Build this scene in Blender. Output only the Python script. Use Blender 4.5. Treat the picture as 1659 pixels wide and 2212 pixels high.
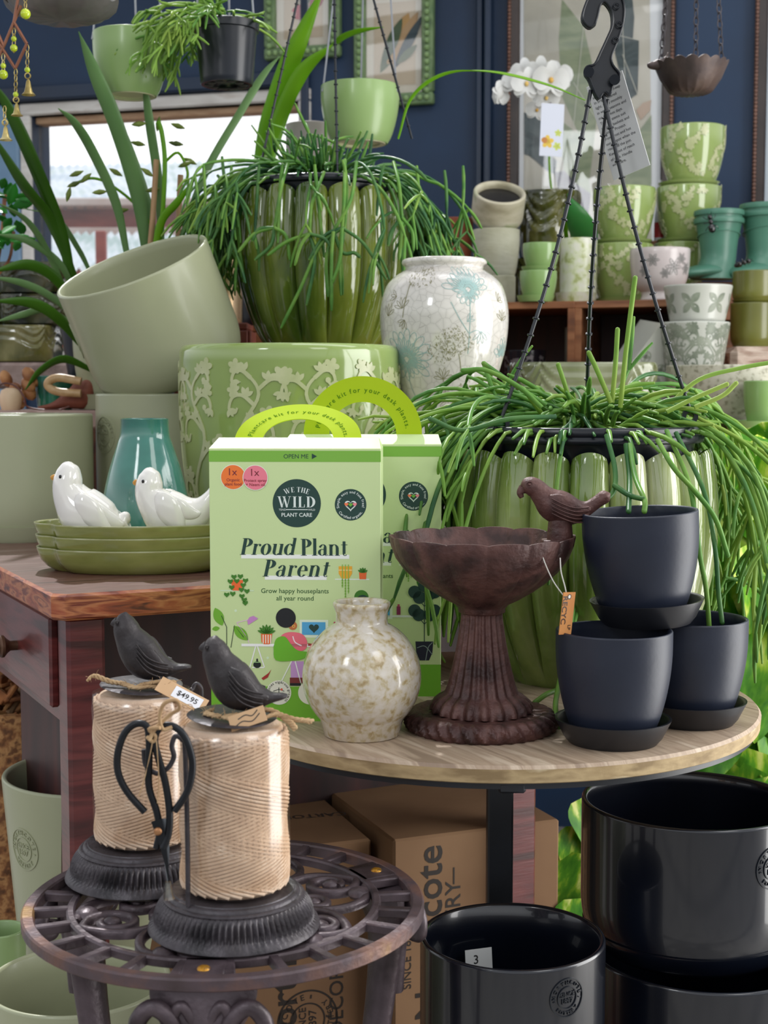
import bpy, bmesh, math, random
from mathutils import Vector, Matrix, noise, Euler

PI = math.pi
for _o in list(bpy.data.objects): bpy.data.objects.remove(_o)
SC = bpy.context.scene
COL = SC.collection

# ------------------------------------------------------------------ camera
FPX, CX, CY, EYE = 3100.0, 829.5, 1106.0, 1.10
PITCH = math.atan(256 / FPX)
_cam = bpy.data.cameras.new('camera')
_cam.sensor_fit = 'VERTICAL'; _cam.sensor_height = 36.0
_cam.lens = FPX / 2212 * 36.0
_cam.clip_start = 0.05; _cam.clip_end = 100
CAM = bpy.data.objects.new('camera', _cam); COL.objects.link(CAM)
CAM.location = (0, 0, EYE); CAM.rotation_euler = (PI / 2 - PITCH, 0, 0)
SC.camera = CAM
_cam.dof.use_dof = True; _cam.dof.focus_distance = 1.45; _cam.dof.aperture_fstop = 12.0

# ------------------------------------------------------------------ world, lights, exposure
WD = bpy.data.worlds.new('sky'); SC.world = WD; WD.use_nodes = True
_nt = WD.node_tree; _nt.nodes.clear()
_out = _nt.nodes.new('ShaderNodeOutputWorld'); _bg = _nt.nodes.new('ShaderNodeBackground')
_tc = _nt.nodes.new('ShaderNodeTexCoord'); _sx = _nt.nodes.new('ShaderNodeSeparateXYZ'); _rp = _nt.nodes.new('ShaderNodeValToRGB')
_nt.links.new(_tc.outputs['Generated'], _sx.inputs[0])
_mr = _nt.nodes.new('ShaderNodeMapRange'); _mr.inputs[1].default_value = -1; _mr.inputs[2].default_value = 1
_nt.links.new(_sx.outputs['Z'], _mr.inputs[0]); _nt.links.new(_mr.outputs[0], _rp.inputs[0])
_e = _rp.color_ramp.elements
_e[0].position = 0.30; _e[0].color = (0.10, 0.105, 0.11, 1)
_e[1].position = 0.80; _e[1].color = (0.50, 0.52, 0.56, 1)
_m = _rp.color_ramp.elements.new(0.52); _m.color = (0.26, 0.27, 0.30, 1)
_m = _rp.color_ramp.elements.new(0.58); _m.color = (0.98, 1.0, 1.02, 1)
_m = _rp.color_ramp.elements.new(0.66); _m.color = (0.60, 0.62, 0.66, 1)
_nt.links.new(_rp.outputs[0], _bg.inputs[0]); _bg.inputs[1].default_value = 1.0
_nt.links.new(_bg.outputs[0], _out.inputs[0])

def area(name, loc, target, sx, sy, power, color=(1, 1, 1)):
    l = bpy.data.lights.new(name, 'AREA'); l.shape = 'RECTANGLE'; l.size = sx; l.size_y = sy
    l.energy = power; l.color = color
    o = bpy.data.objects.new(name, l); COL.objects.link(o); o.location = loc
    d = Vector(target) - Vector(loc); o.rotation_euler = d.to_track_quat('-Z', 'Y').to_euler()
    return o
area('skylight_key', (1.2, 0.1, 2.5), (0.1, 1.6, 0.9), 0.7, 0.9, 5.5, (1.0, 0.985, 0.96))
area('side_opening', (1.8, 1.45, 1.0), (0.1, 1.45, 0.9), 1.2, 2.0, 34, (1.0, 0.99, 0.97))
area('skylight_left', (-1.1, -0.2, 2.2), (-0.1, 1.6, 0.9), 0.35, 0.55, 5, (0.95, 0.98, 1.0))
area('skylight_back', (0.7, 2.0, 2.75), (0.6, 3.3, 0.9), 1.6, 0.8, 8, (1, 1, 1))
_sun = bpy.data.lights.new('outdoor_sun', 'SUN'); _sun.energy = 2.4; _sun.angle = 0.02
_so = bpy.data.objects.new('outdoor_sun', _sun); COL.objects.link(_so); _so.location = (-3, 6, 5)
_so.rotation_euler = Euler((math.radians(-38), math.radians(-12), 0))
SC.view_settings.view_transform = 'Standard'; SC.view_settings.look = 'None'
SC.view_settings.gamma = 1.0; SC.view_settings.use_curve_mapping = False
SC.view_settings.exposure = 0.48

# ------------------------------------------------------------------ pixel helpers (photograph frame 1659 x 2212)
_F = Vector((0, math.cos(PITCH), -math.sin(PITCH))); _U = Vector((0, math.sin(PITCH), math.cos(PITCH)))
def _dir(px, py): return _F + Vector((1, 0, 0)) * ((px - CX) / FPX) + _U * ((CY - py) / FPX)
def W(px, py, Y):
    d = _dir(px, py); t = Y / d.y
    return Vector((d.x * t, Y, EYE + d.z * t))
def WZ(px, py, Z):
    d = _dir(px, py); t = (Z - EYE) / d.z
    return Vector((d.x * t, d.y * t, Z))
def S(n, Y): return n * Y / FPX
def Zat(py, Y): return W(CX, py, Y).z
def Xat(px, Y): return W(px, CY, Y).x

# ------------------------------------------------------------------ materials
def lin(h):
    if isinstance(h, (tuple, list)): return tuple(h[:3]) + (1,)
    h = h.lstrip('#'); r = [int(h[i:i + 2], 16) / 255 for i in (0, 2, 4)]
    return tuple(((c + .055) / 1.055) ** 2.4 if c > .04045 else c / 12.92 for c in r) + (1,)
_MC = {}
def mat(name, cols, scale=8, rough=.5, metal=0, coat=0, bump=0, bscale=60, stretch=(1, 1, 1), bstretch=(1, 1, 1),
        kind='noise', detail=4, pos=None, spec=.5, trans=0, emit=0, distort=0, roughvar=0, sss=0, sheen=0):
    if name in _MC: return _MC[name]
    m = bpy.data.materials.new(name); m.use_nodes = True; nt = m.node_tree; b = nt.nodes['Principled BSDF']
    b.inputs['Roughness'].default_value = rough; b.inputs['Metallic'].default_value = metal
    b.inputs['Coat Weight'].default_value = coat; b.inputs['Coat Roughness'].default_value = .06
    b.inputs['Specular IOR Level'].default_value = spec
    b.inputs['Transmission Weight'].default_value = trans
    if isinstance(cols, str): cols = [cols]
    tc = nt.nodes.new('ShaderNodeTexCoord')
    def mapped(st):
        mp = nt.nodes.new('ShaderNodeMapping'); mp.inputs['Scale'].default_value = st
        nt.links.new(tc.outputs['Object'], mp.inputs[0]); return mp.outputs[0]
    if len(cols) == 1:
        b.inputs['Base Color'].default_value = lin(cols[0])
    else:
        if kind == 'voronoi':
            t = nt.nodes.new('ShaderNodeTexVoronoi'); t.inputs['Scale'].default_value = scale; o = t.outputs['Distance']
        elif kind == 'crackle':
            t = nt.nodes.new('ShaderNodeTexVoronoi'); t.feature = 'DISTANCE_TO_EDGE'; t.inputs['Scale'].default_value = scale; o = t.outputs['Distance']
        elif kind == 'wave':
            t = nt.nodes.new('ShaderNodeTexWave'); t.inputs['Scale'].default_value = scale; t.inputs['Distortion'].default_value = distort
            t.inputs['Detail'].default_value = detail; o = t.outputs['Fac']
        else:
            t = nt.nodes.new('ShaderNodeTexNoise'); t.inputs['Scale'].default_value = scale; t.inputs['Detail'].default_value = detail
            t.inputs['Distortion'].default_value = distort; o = t.outputs['Fac']
        nt.links.new(mapped(stretch), t.inputs['Vector'])
        rp = nt.nodes.new('ShaderNodeValToRGB'); nt.links.new(o, rp.inputs[0]); e = rp.color_ramp.elements
        n = len(cols); pos = pos or ([.34 + .32 * i / (n - 1) for i in range(n)] if kind in ('noise',) else [i / (n - 1) for i in range(n)])
        e[0].position = pos[0]; e[0].color = lin(cols[0]); e[1].position = pos[-1]; e[1].color = lin(cols[-1])
        for i in range(1, n - 1): k = e.new(pos[i]); k.color = lin(cols[i])
        nt.links.new(rp.outputs[0], b.inputs['Base Color'])
        if roughvar:
            mr = nt.nodes.new('ShaderNodeMapRange'); mr.inputs[3].default_value = rough - roughvar; mr.inputs[4].default_value = rough + roughvar
            nt.links.new(o, mr.inputs[0]); nt.links.new(mr.outputs[0], b.inputs['Roughness'])
    if bump:
        bt = nt.nodes.new('ShaderNodeTexNoise'); bt.inputs['Scale'].default_value = bscale; bt.inputs['Detail'].default_value = 4
        nt.links.new(mapped(bstretch), bt.inputs['Vector'])
        bn = nt.nodes.new('ShaderNodeBump'); bn.inputs['Strength'].default_value = bump; bn.inputs['Distance'].default_value = .002
        nt.links.new(bt.outputs['Fac'], bn.inputs['Height']); nt.links.new(bn.outputs[0], b.inputs['Normal'])
    if emit:
        b.inputs['Emission Color'].default_value = lin(cols[0]); b.inputs['Emission Strength'].default_value = emit
    _MC[name] = m; return m
def ink(h, rough=.45): return mat('print_' + h.strip('#'), [h], rough=rough)
def glassy(name, col, fac=.12, rough=.08):
    if name in _MC: return _MC[name]
    m = bpy.data.materials.new(name); m.use_nodes = True; nt = m.node_tree; nt.nodes.clear()
    o = nt.nodes.new('ShaderNodeOutputMaterial'); mx = nt.nodes.new('ShaderNodeMixShader'); t = nt.nodes.new('ShaderNodeBsdfTransparent')
    g = nt.nodes.new('ShaderNodeBsdfGlossy'); g.inputs['Roughness'].default_value = rough; g.inputs['Color'].default_value = (1, 1, 1, 1)
    t.inputs[0].default_value = lin(col); mx.inputs[0].default_value = fac
    nt.links.new(t.outputs[0], mx.inputs[1]); nt.links.new(g.outputs[0], mx.inputs[2]); nt.links.new(mx.outputs[0], o.inputs[0])
    _MC[name] = m; return m
def leafmat(name, cols, scale=6, rough=.35, trans=.25, stretch=(1, 1, 1), pos=None):
    if name in _MC: return _MC[name]
    m = mat(name, cols, scale=scale, rough=rough, spec=.28, stretch=stretch, pos=pos)
    nt = m.node_tree; b = nt.nodes['Principled BSDF']; out = nt.nodes['Material Output']
    tr = nt.nodes.new('ShaderNodeBsdfTranslucent'); mx = nt.nodes.new('ShaderNodeMixShader'); mx.inputs[0].default_value = trans
    src = b.inputs['Base Color'].links
    if src: nt.links.new(src[0].from_socket, tr.inputs[0])
    else: tr.inputs[0].default_value = lin(cols[0] if not isinstance(cols, str) else cols)
    nt.links.new(b.outputs[0], mx.inputs[1]); nt.links.new(tr.outputs[0], mx.inputs[2]); nt.links.new(mx.outputs[0], out.inputs[0])
    return m

# ------------------------------------------------------------------ curves
def catmull(pts, n=8):
    """smooth a list of equal-length tuples, n samples per span"""
    P = [tuple(p) for p in pts]; out = []
    if len(P) < 3:
        for i in range(n + 1): out.append(tuple(a + (b - a) * i / n for a, b in zip(P[0], P[-1])))
        return out
    E = [tuple(2 * a - b for a, b in zip(P[0], P[1]))] + P + [tuple(2 * a - b for a, b in zip(P[-1], P[-2]))]
    for i in range(1, len(E) - 2):
        for k in range(n):
            t = k / n; r = []
            for a, b, c, d in zip(E[i - 1], E[i], E[i + 1], E[i + 2]):
                r.append(.5 * (2 * b + (c - a) * t + (2 * a - 5 * b + 4 * c - d) * t * t + (3 * b - a - 3 * c + d) * t ** 3))
            out.append(tuple(r))
    out.append(P[-1]); return out
def interp(tab, x):
    if x <= tab[0][0]: return tab[0][1]
    for (a, b), (c, d) in zip(tab, tab[1:]):
        if x <= c: return b + (d - b) * (x - a) / (c - a + 1e-12)
    return tab[-1][1]

# ------------------------------------------------------------------ mesh builder
class MB:
    def __init__(s): s.v = []; s.f = []; s.m = []
    def add(s, vs, fs, mi=0):
        n = len(s.v); s.v.extend([tuple(v) for v in vs]); s.f.extend([tuple(i + n for i in f) for f in fs]); s.m.extend([mi] * len(fs)); return s
    def box(s, x0, x1, y0, y1, z0, z1, mi=0, M=None):
        v = [Vector(p) for p in ((x0, y0, z0), (x1, y0, z0), (x1, y1, z0), (x0, y1, z0), (x0, y0, z1), (x1, y0, z1), (x1, y1, z1), (x0, y1, z1))]
        if M: v = [M @ p for p in v]
        return s.add(v, [(0, 3, 2, 1), (4, 5, 6, 7), (0, 1, 5, 4), (1, 2, 6, 5), (2, 3, 7, 6), (3, 0, 4, 7)], mi)
    def cbox(s, x0, x1, y0, y1, z0, z1, b=.003, mi=0, M=None):
        """box with chamfered edges: convex hull of 24 points"""
        bm = bmesh.new()
        for x, sx in ((x0, 1), (x1, -1)):
            for y, sy in ((y0, 1), (y1, -1)):
                for z, sz in ((z0, 1), (z1, -1)):
                    for d in ((0, b, b), (b, 0, b), (b, b, 0)): bm.verts.new((x + sx * d[0], y + sy * d[1], z + sz * d[2]))
        bmesh.ops.convex_hull(bm, input=bm.verts)
        bmesh.ops.dissolve_limit(bm, angle_limit=.01, verts=bm.verts, edges=bm.edges)
        return s.bm(bm, mi, M)
    def bm(s, bm, mi=0, M=None):
        bm.verts.index_update()
        v = [(M @ x.co) if M else x.co.copy() for x in bm.verts]; f = [[q.index for q in x.verts] for x in bm.faces]; bm.free()
        return s.add(v, f, mi)
    def lathe(s, prof, steps=64, c=(0, 0, 0), fn=None, mi=0, a0=0, a1=2 * PI, cap0=False, cap1=False, M=None):
        """prof: [(r, z)]; fn(theta, r, z, k) -> (r, z)"""
        full = abs(a1 - a0 - 2 * PI) < 1e-6; n = steps if full else steps + 1; vs = []
        for k, (r, z) in enumerate(prof):
            for i in range(n):
                a = a0 + (a1 - a0) * i / steps; rr, zz = (fn(a, r, z, k) if fn else (r, z))
                p = Vector((c[0] + rr * math.cos(a), c[1] + rr * math.sin(a), c[2] + zz)); vs.append(M @ p if M else p)
        fs = []
        for k in range(len(prof) - 1):
            for i in range(steps):
                j = (i + 1) % n; fs.append((k * n + i, k * n + j, (k + 1) * n + j, (k + 1) * n + i))
        if cap0: fs.append(tuple(range(n))[::-1])
        if cap1: fs.append(tuple((len(prof) - 1) * n + i for i in range(n)))
        return s.add(vs, fs, mi)
    def tube(s, pts, r, sides=8, mi=0, closed=False, caps=True, flat=1.0):
        pts = [Vector(p) for p in pts]; n = len(pts); vs = []
        rs = r if isinstance(r, (list, tuple)) else [r] * n
        up = None
        for i, p in enumerate(pts):
            if closed: t = pts[(i + 1) % n] - pts[i - 1]
            else: t = pts[min(i + 1, n - 1)] - pts[max(i - 1, 0)]
            if t.length < 1e-9: t = Vector((0, 0, 1))
            t.normalize()
            if up is None: up = Vector((0, 0, 1)) if abs(t.z) < .9 else Vector((0, 1, 0))
            x = up.cross(t)
            if x.length < 1e-6: x = Vector((1, 0, 0)).cross(t)
            x.normalize(); y = t.cross(x).normalized(); up = y
            for k in range(sides):
                a = 2 * PI * k / sides; vs.append(p + x * (rs[i] * math.cos(a)) + y * (rs[i] * flat * math.sin(a)))
        fs = []
        for i in range(n if closed else n - 1):
            for k in range(sides):
                a = i * sides; b = ((i + 1) % n) * sides; l = (k + 1) % sides
                fs.append((a + k, a + l, b + l, b + k))
        if caps and not closed: fs.append(tuple(range(sides))[::-1]); fs.append(tuple((n - 1) * sides + k for k in range(sides)))
        return s.add(vs, fs, mi)
    def ball(s, c, r, seg=12, rings=8, mi=0, M=None):
        r = (r, r, r) if not isinstance(r, (tuple, list)) else r; vs = []; fs = []
        for i in range(rings + 1):
            p = PI * i / rings
            for k in range(seg):
                a = 2 * PI * k / seg; q = Vector((r[0] * math.sin(p) * math.cos(a), r[1] * math.sin(p) * math.sin(a), r[2] * math.cos(p)))
                if M: q = M @ q
                vs.append(Vector(c) + q)
        for i in range(rings):
            for k in range(seg): fs.append((i * seg + k, (i + 1) * seg + k, (i + 1) * seg + (k + 1) % seg, i * seg + (k + 1) % seg))
        return s.add(vs, fs, mi)
    def loft(s, secs, sides=16, n=4, mi=0, post=None):
        """secs: (x,y,z, ra, rb) spine in space; ra = radius in the vertical plane, rb = sideways"""
        q = catmull(secs, n); pts = [Vector(p[:3]) for p in q]; vs = []; side = None
        for i, p in enumerate(pts):
            t = (pts[min(i + 1, len(pts) - 1)] - pts[max(i - 1, 0)]).normalized()
            y = Vector((0, 1, 0)); y = (y - t * y.dot(t)).normalized(); x = y.cross(t)
            for k in range(sides):
                a = 2 * PI * k / sides; v = p + x * (q[i][3] * math.cos(a)) + y * (q[i][4] * math.sin(a))
                vs.append(post(v) if post else v)
        fs = []
        for i in range(len(pts) - 1):
            for k in range(sides):
                l = (k + 1) % sides; fs.append((i * sides + k, i * sides + l, (i + 1) * sides + l, (i + 1) * sides + k))
        fs.append(tuple(range(sides))[::-1]); fs.append(tuple((len(pts) - 1) * sides + k for k in range(sides)))
        return s.add(vs, fs, mi)
    def art(s, m2, fn, h=.0002, thick=0, mi=0):
        """flat art m2=(verts2d, faces) laid on a surface by fn(x, y, height)"""
        v, f = m2; n = len(v)
        vs = [fn(x, y, h + thick) for x, y in v]; fs = [tuple(q) for q in f]
        if thick:
            vs += [fn(x, y, 0) for x, y in v]; cnt = {}
            for q in f:
                for a, b in zip(q, list(q[1:]) + [q[0]]): cnt[(a, b)] = 1
            for (a, b) in cnt:
                if (b, a) not in cnt: fs.append((b, a, a + n, b + n))
        return s.add(vs, fs, mi)
    def blade(s, pts, w, fold=.25, mi=0, th=.0006, side=None):
        """strap leaf: pts spine, w list of half widths; a folded strip with thickness"""
        pts = [Vector(p) for p in pts]; n = len(pts); vs = []; fs = []
        for i, p in enumerate(pts):
            t = (pts[min(i + 1, n - 1)] - pts[max(i - 1, 0)]).normalized()
            sd = Vector(side) if side else Vector((1, 0, 0))
            x = (sd - t * sd.dot(t))
            if x.length < .2: x = Vector((0, 0, 1)).cross(t)
            x.normalize(); nn = t.cross(x).normalized()
            for q in (-1, -.5, 0, .5, 1): vs.append(p + x * w[i] * q + nn * (abs(q) * w[i] * fold))
            for q in (-1, -.5, 0, .5, 1): vs.append(p + x * w[i] * q * .96 + nn * (abs(q) * w[i] * fold - th * 2))
        for i in range(n - 1):
            a = i * 10; b = a + 10
            for k in range(4):
                fs.append((a + k, a + k + 1, b + k + 1, b + k)); fs.append((a + 5 + k + 1, a + 5 + k, b + 5 + k, b + 5 + k + 1))
            fs.append((a, b, b + 5, a + 5)); fs.append((a + 4, a + 9, b + 9, b + 4))
        return s.add(vs, fs, mi)
    def xf(s, M): s.v = [tuple(M @ Vector(v)) for v in s.v]; return s
    def merge(s, o, M=None, mi=None):
        n = len(s.v); s.v.extend([tuple(M @ Vector(v)) if M else v for v in o.v]); s.f.extend([tuple(i + n for i in f) for f in o.f])
        s.m.extend(o.m if mi is None else [mi] * len(o.m)); return s

def build(name, mb, mats, parent=None, loc=None, smooth=38, label=None, rot=None):
    me = bpy.data.meshes.new(name); me.from_pydata(mb.v, [], mb.f)
    for m in (mats if isinstance(mats, (list, tuple)) else [mats]): me.materials.append(m)
    if any(mb.m): me.polygons.foreach_set('material_index', mb.m)
    me.validate(); me.update()
    if smooth:
        me.polygons.foreach_set('use_smooth', [True] * len(me.polygons)); me.set_sharp_from_angle(angle=math.radians(smooth))
    o = bpy.data.objects.new(name, me); COL.objects.link(o)
    if loc is not None: o.location = loc
    if rot is not None: o.rotation_euler = rot
    if parent: o.parent = parent
    if label: o['label'] = label
    return o
def tag(o, label, cat, group=None):
    o['label'] = label; o['category'] = cat
    if group: o['group'] = group
    return o
def thing(name, label, cat, loc=(0, 0, 0), rot=(0, 0, 0), group=None):
    o = bpy.data.objects.new(name, None); COL.objects.link(o); o.location = loc; o.rotation_euler = rot
    o.empty_display_size = .02
    return tag(o, label, cat, group)
def solo(name, mb, mats, label, cat, loc=(0, 0, 0), group=None, smooth=38, rot=None):
    return tag(build(name, mb, mats, None, loc, smooth, rot=rot), label, cat, group)
def struct(name, mb, mats, smooth=0, loc=None):
    o = build(name, mb, mats, None, loc, smooth); o['kind'] = 'structure'; return o
def copy_tree(o, label=None, loc=None, rot=None, parent=None, group=None):
    c = o.copy(); COL.objects.link(c)
    if parent: c.parent = parent
    if label: c['label'] = label
    if group: c['group'] = group
    if loc is not None: c.location = loc
    if rot is not None: c.rotation_euler = rot
    for ch in list(o.children): copy_tree(ch, parent=c)
    return c

# ------------------------------------------------------------------ flat art (2d meshes)
def circ(cx, cy, r, n=32, ry=None):
    ry = ry or r; return ([(cx + r * math.cos(2 * PI * i / n), cy + ry * math.sin(2 * PI * i / n)) for i in range(n)], [tuple(range(n))])
def poly(*p): return (list(p), [tuple(range(len(p)))])
def rect(x0, y0, x1, y1): return poly((x0, y0), (x1, y0), (x1, y1), (x0, y1))
def ring(cx, cy, ro, ri, a0=0, a1=360, n=32, roy=None, riy=None):
    roy = roy or ro; riy = riy or ri; v = []; f = []
    for i in range(n + 1):
        a = math.radians(a0 + (a1 - a0) * i / n); v += [(cx + ro * math.cos(a), cy + roy * math.sin(a)), (cx + ri * math.cos(a), cy + riy * math.sin(a))]
        if i: f.append((2 * i - 2, 2 * i, 2 * i + 1, 2 * i - 1))
    return v, f
def stroke(pts, w):
    """polyline ribbon; w number or list"""
    n = len(pts); v = []; f = []; ws = w if isinstance(w, (list, tuple)) else [w] * n
    for i, p in enumerate(pts):
        a = pts[max(i - 1, 0)]; b = pts[min(i + 1, n - 1)]; dx, dy = b[0] - a[0], b[1] - a[1]; l = math.hypot(dx, dy) or 1
        nx, ny = -dy / l * ws[i] / 2, dx / l * ws[i] / 2; v += [(p[0] - nx, p[1] - ny), (p[0] + nx, p[1] + ny)]
        if i: f.append((2 * i - 2, 2 * i, 2 * i + 1, 2 * i - 1))
    return v, f
def join(*ms):
    v = []; f = []
    for a, b in ms:
        n = len(v); v += list(a); f += [tuple(i + n for i in q) for q in b]
    return v, f
def T(m, s=1, rot=0, dx=0, dy=0, shear=0, sy=None):
    sy = s if sy is None else sy; c, k = math.cos(rot), math.sin(rot); out = []
    for x, y in m[0]:
        x = (x + shear * y) * s; y = y * sy; out.append((x * c - y * k + dx, x * k + y * c + dy))
    return out, m[1]
_TX = {}
def text(t, size=1.0, bold=0.0, align='C'):
    """text outline as a flat mesh with cap height ~.7*size, x-centred, baseline at y=0"""
    key = (t, bold)
    if key not in _TX:
        c = bpy.data.curves.new('t', 'FONT'); c.body = t; c.size = 1; c.offset = bold; c.fill_mode = 'FRONT'; c.resolution_u = 3
        o = bpy.data.objects.new('t', c); COL.objects.link(o); dg = bpy.context.evaluated_depsgraph_get(); e = o.evaluated_get(dg); me = e.to_mesh()
        _TX[key] = ([(v.co.x, v.co.y) for v in me.vertices], [tuple(p.vertices) for p in me.polygons]); e.to_mesh_clear()
        bpy.data.objects.remove(o); bpy.data.curves.remove(c)
    v, f = _TX[key]
    if not v: return ([], [])
    x0 = min(a for a, b in v); x1 = max(a for a, b in v); cx = {'C': (x0 + x1) / 2, 'L': x0, 'R': x1}[align]
    return [((a - cx) * size, b * size) for a, b in v], f
def text_w(t, size, bold=0): v, f = text(t, size, bold); return max(a for a, b in v) - min(a for a, b in v) if v else 0
def arctext(t, R, size, mid, bold=0.0, track=1.0, inside=False):
    """letters along a circle round the origin; mid = angle of the middle in degrees; inside=True reads along the bottom"""
    adv = [(.32 if ch == ' ' else text_w(ch, 1, bold) + .09) * size * track for ch in t]; tot = sum(adv); out = []; x = -tot / 2
    for ch, a in zip(t, adv):
        m = x + a / 2; x += a
        if ch == ' ': continue
        g = text(ch, size, bold)
        if inside: ang = math.radians(mid) + m / R; out.append(T(g, rot=ang + PI / 2, dx=R * math.cos(ang), dy=R * math.sin(ang)))
        else: ang = math.radians(mid) - m / R; out.append(T(g, rot=ang - PI / 2, dx=R * math.cos(ang), dy=R * math.sin(ang)))
    return join(*out) if out else ([], [])
# high-contrast serif letters, cap height .72, x height .48
def _sf(x, w=.2, y=0, t=.022): return rect(x - w / 2, y, x + w / 2, y + t)
def _stem(x, y0, y1, w=.12): return rect(x - w * .6, y0, x + w * .6, y1)
def _serif():
    G = {}
    rg = lambda cx, cy, rx, ry, irx, iry, a0=0, a1=360: ring(cx, cy, rx + .006, irx * .84, a0, a1, 28, ry, iry)
    G['P'] = (join(_stem(.13, 0, .72), _sf(.13, .26), _sf(.1, .2, .698), rg(.19, .535, .27, .185, .13, .163, -90, 90)), .5)
    G['r'] = (join(_stem(.12, 0, .48, .105), _sf(.12, .24), _sf(.08, .12, .458), rg(.27, .37, .1, .11, .08, .09, 60, 180), circ(.315, .42, .05, 14)), .37)
    G['o'] = (rg(.24, .24, .22, .25, .1, .228), .5)
    G['u'] = (join(_stem(.12, .12, .48, .105), _sf(.08, .14, .458), rg(.24, .13, .17, .14, .068, .118, 180, 330), _stem(.4, 0, .48, .105), _sf(.36, .14, .458), _sf(.43, .14)), .53)
    G['d'] = (join(rg(.23, .24, .21, .25, .09, .228, 40, 320), _stem(.4, 0, .74, .105), _sf(.36, .14, .718), _sf(.44, .12)), .54)
    G['l'] = (join(_stem(.12, 0, .74, .11), _sf(.12, .24), _sf(.08, .12, .718)), .25)
    G['a'] = (join(_stem(.33, .03, .36, .105), rg(.24, .36, .142, .13, .055, .108, 0, 160), circ(.12, .385, .045, 14), rg(.2, .14, .17, .145, .075, .122, 60, 320), rg(.38, .05, .07, .06, .045, .04, 180, 350)), .48)
    G['n'] = (join(_stem(.12, 0, .48, .105), _sf(.12, .23), _sf(.08, .12, .458), rg(.26, .32, .182, .17, .082, .148, 0, 150), _stem(.39, 0, .33, .105), _sf(.39, .23)), .54)
    G['t'] = (join(_stem(.16, .08, .62, .1), _sf(.17, .28, .458), rg(.2, .09, .09, .1, .05, .078, 180, 330)), .32)
    G['e'] = (join(rg(.24, .24, .21, .25, .095, .228, 0, 320), rect(.12, .24, .44, .262)), .48)
    G['W'] = (join(*[stroke([a, b], w) for a, b, w in (((.1, .71), (.3, 0), .12), ((.3, 0), (.46, .68), .03), ((.42, .71), (.62, 0), .12), ((.62, 0), (.8, .7), .03))], _sf(.1, .24, .698), _sf(.42, .22, .698), _sf(.8, .2, .698)), .92)
    G['I'] = (join(_stem(.14, 0, .72), _sf(.14, .27), _sf(.14, .27, .698)), .3)
    G['L'] = (join(_stem(.13, 0, .72), _sf(.13, .24, .698), rect(0, 0, .42, .024), poly((.44, 0), (.44, .2), (.41, .2), (.38, .02))), .48)
    G['D'] = (join(_stem(.13, 0, .72), rect(0, 0, .2, .022), rect(0, .698, .2, .72), rg(.2, .36, .38, .36, .25, .338, -90, 90)), .63)
    G['E'] = (join(_stem(.13, 0, .72), rect(0, 0, .42, .024), rect(0, .696, .42, .72), rect(.15, .35, .33, .374), rect(.4, 0, .43, .17), rect(.4, .55, .43, .72), rect(.31, .27, .335, .45)), .49)
    G['T'] = (join(_stem(.25, 0, .72), _sf(.25, .27), rect(0, .696, .5, .72), rect(0, .54, .03, .72), rect(.47, .54, .5, .72)), .54)
    G['H'] = (join(_stem(.13, 0, .72), _stem(.47, 0, .72), _sf(.13, .25), _sf(.13, .25, .698), _sf(.47, .25), _sf(.47, .25, .698), rect(.13, .35, .47, .374)), .62)
    G[' '] = (([], []), .22)
    return G
SERIF = _serif()
def serif(t, size, shear=0, track=.02, arc=None):
    x = 0; out = []; tot = sum(SERIF[c][1] + track for c in t) - track
    for c in t:
        g, a = SERIF[c]
        if g[0]:
            if arc: ang = PI / 2 - ((x + a / 2) - tot / 2) * size / arc; out.append(T(T(g, size, dx=-a / 2 * size), 1, rot=ang - PI / 2, dx=arc * math.cos(ang), dy=arc * math.sin(ang)))
            else: out.append(T(g, size, dx=(x - tot / 2) * size, shear=shear))
        x += a + track
    return join(*out)
def heart(cx, cy, r):
    p = []
    for i in range(28):
        t = 2 * PI * i / 28; p.append((cx + r * .062 * 16 * math.sin(t) ** 3, cy + r * .062 * (13 * math.cos(t) - 5 * math.cos(2 * t) - 2 * math.cos(3 * t) - math.cos(4 * t))))
    return poly(*p)
def leaf2(cx, cy, L, w, ang, n=10):
    p = []
    for i in range(n + 1): t = i / n; p.append((t * L, w * math.sin(PI * t) ** .8))
    for i in range(n - 1, 0, -1): t = i / n; p.append((t * L, -w * math.sin(PI * t) ** .8))
    return T(poly(*p), rot=ang, dx=cx, dy=cy)

# ================================================================== THE SETTING
random.seed(7)
TA = .27; AL = math.atan(TA); WD_ = Vector((math.cos(AL), -math.sin(AL), 0)); WN = Vector((-math.sin(AL), -math.cos(AL), 0)); WO = Vector((0, 3.7, 0))
def wall_Y(px): return 3.7 / (1 + TA * (px - CX) / FPX)
def wsz(px, py):
    """pixel -> (s, z) on the back wall"""
    p = W(px, py, wall_Y(px)); return (p - WO).dot(WD_), p.z
def WMX(off=0):
    m = Matrix.Identity(4); m.col[0][:3] = WD_; m.col[1][:3] = -WN; m.col[2][:3] = (0, 0, 1); m.col[3][:3] = WO + WN * off
    return m      # local x = along wall, local y = into the wall, z = up
M_NAVY = mat('navy_paint', ['#082440', '#0c2e4e'], scale=3, rough=.55, bump=.08, bscale=30)
M_NAVY2 = mat('navy_trim_paint', ['#0d2036', '#142b45'], scale=3, rough=.35)
M_FLOOR = mat('concrete_floor', ['#7c7a76', '#96938e', '#8a8783'], scale=3, rough=.75, bump=.3)
M_WHITEFR = mat('weathered_white_paint', ['#b9b4ad', '#d5d2cc', '#a08a78'], scale=6, rough=.6, stretch=(1, 1, 4), bump=.2, pos=[.3, .55, .75])
s0, _z = wsz(-400, 800); s1, _z = wsz(2000, 800)
sw0, _ = wsz(74, 500); sw1, _ = wsz(648, 500); zt = 1.848; zb = 1.22
mb = MB(); m = WMX()
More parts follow.
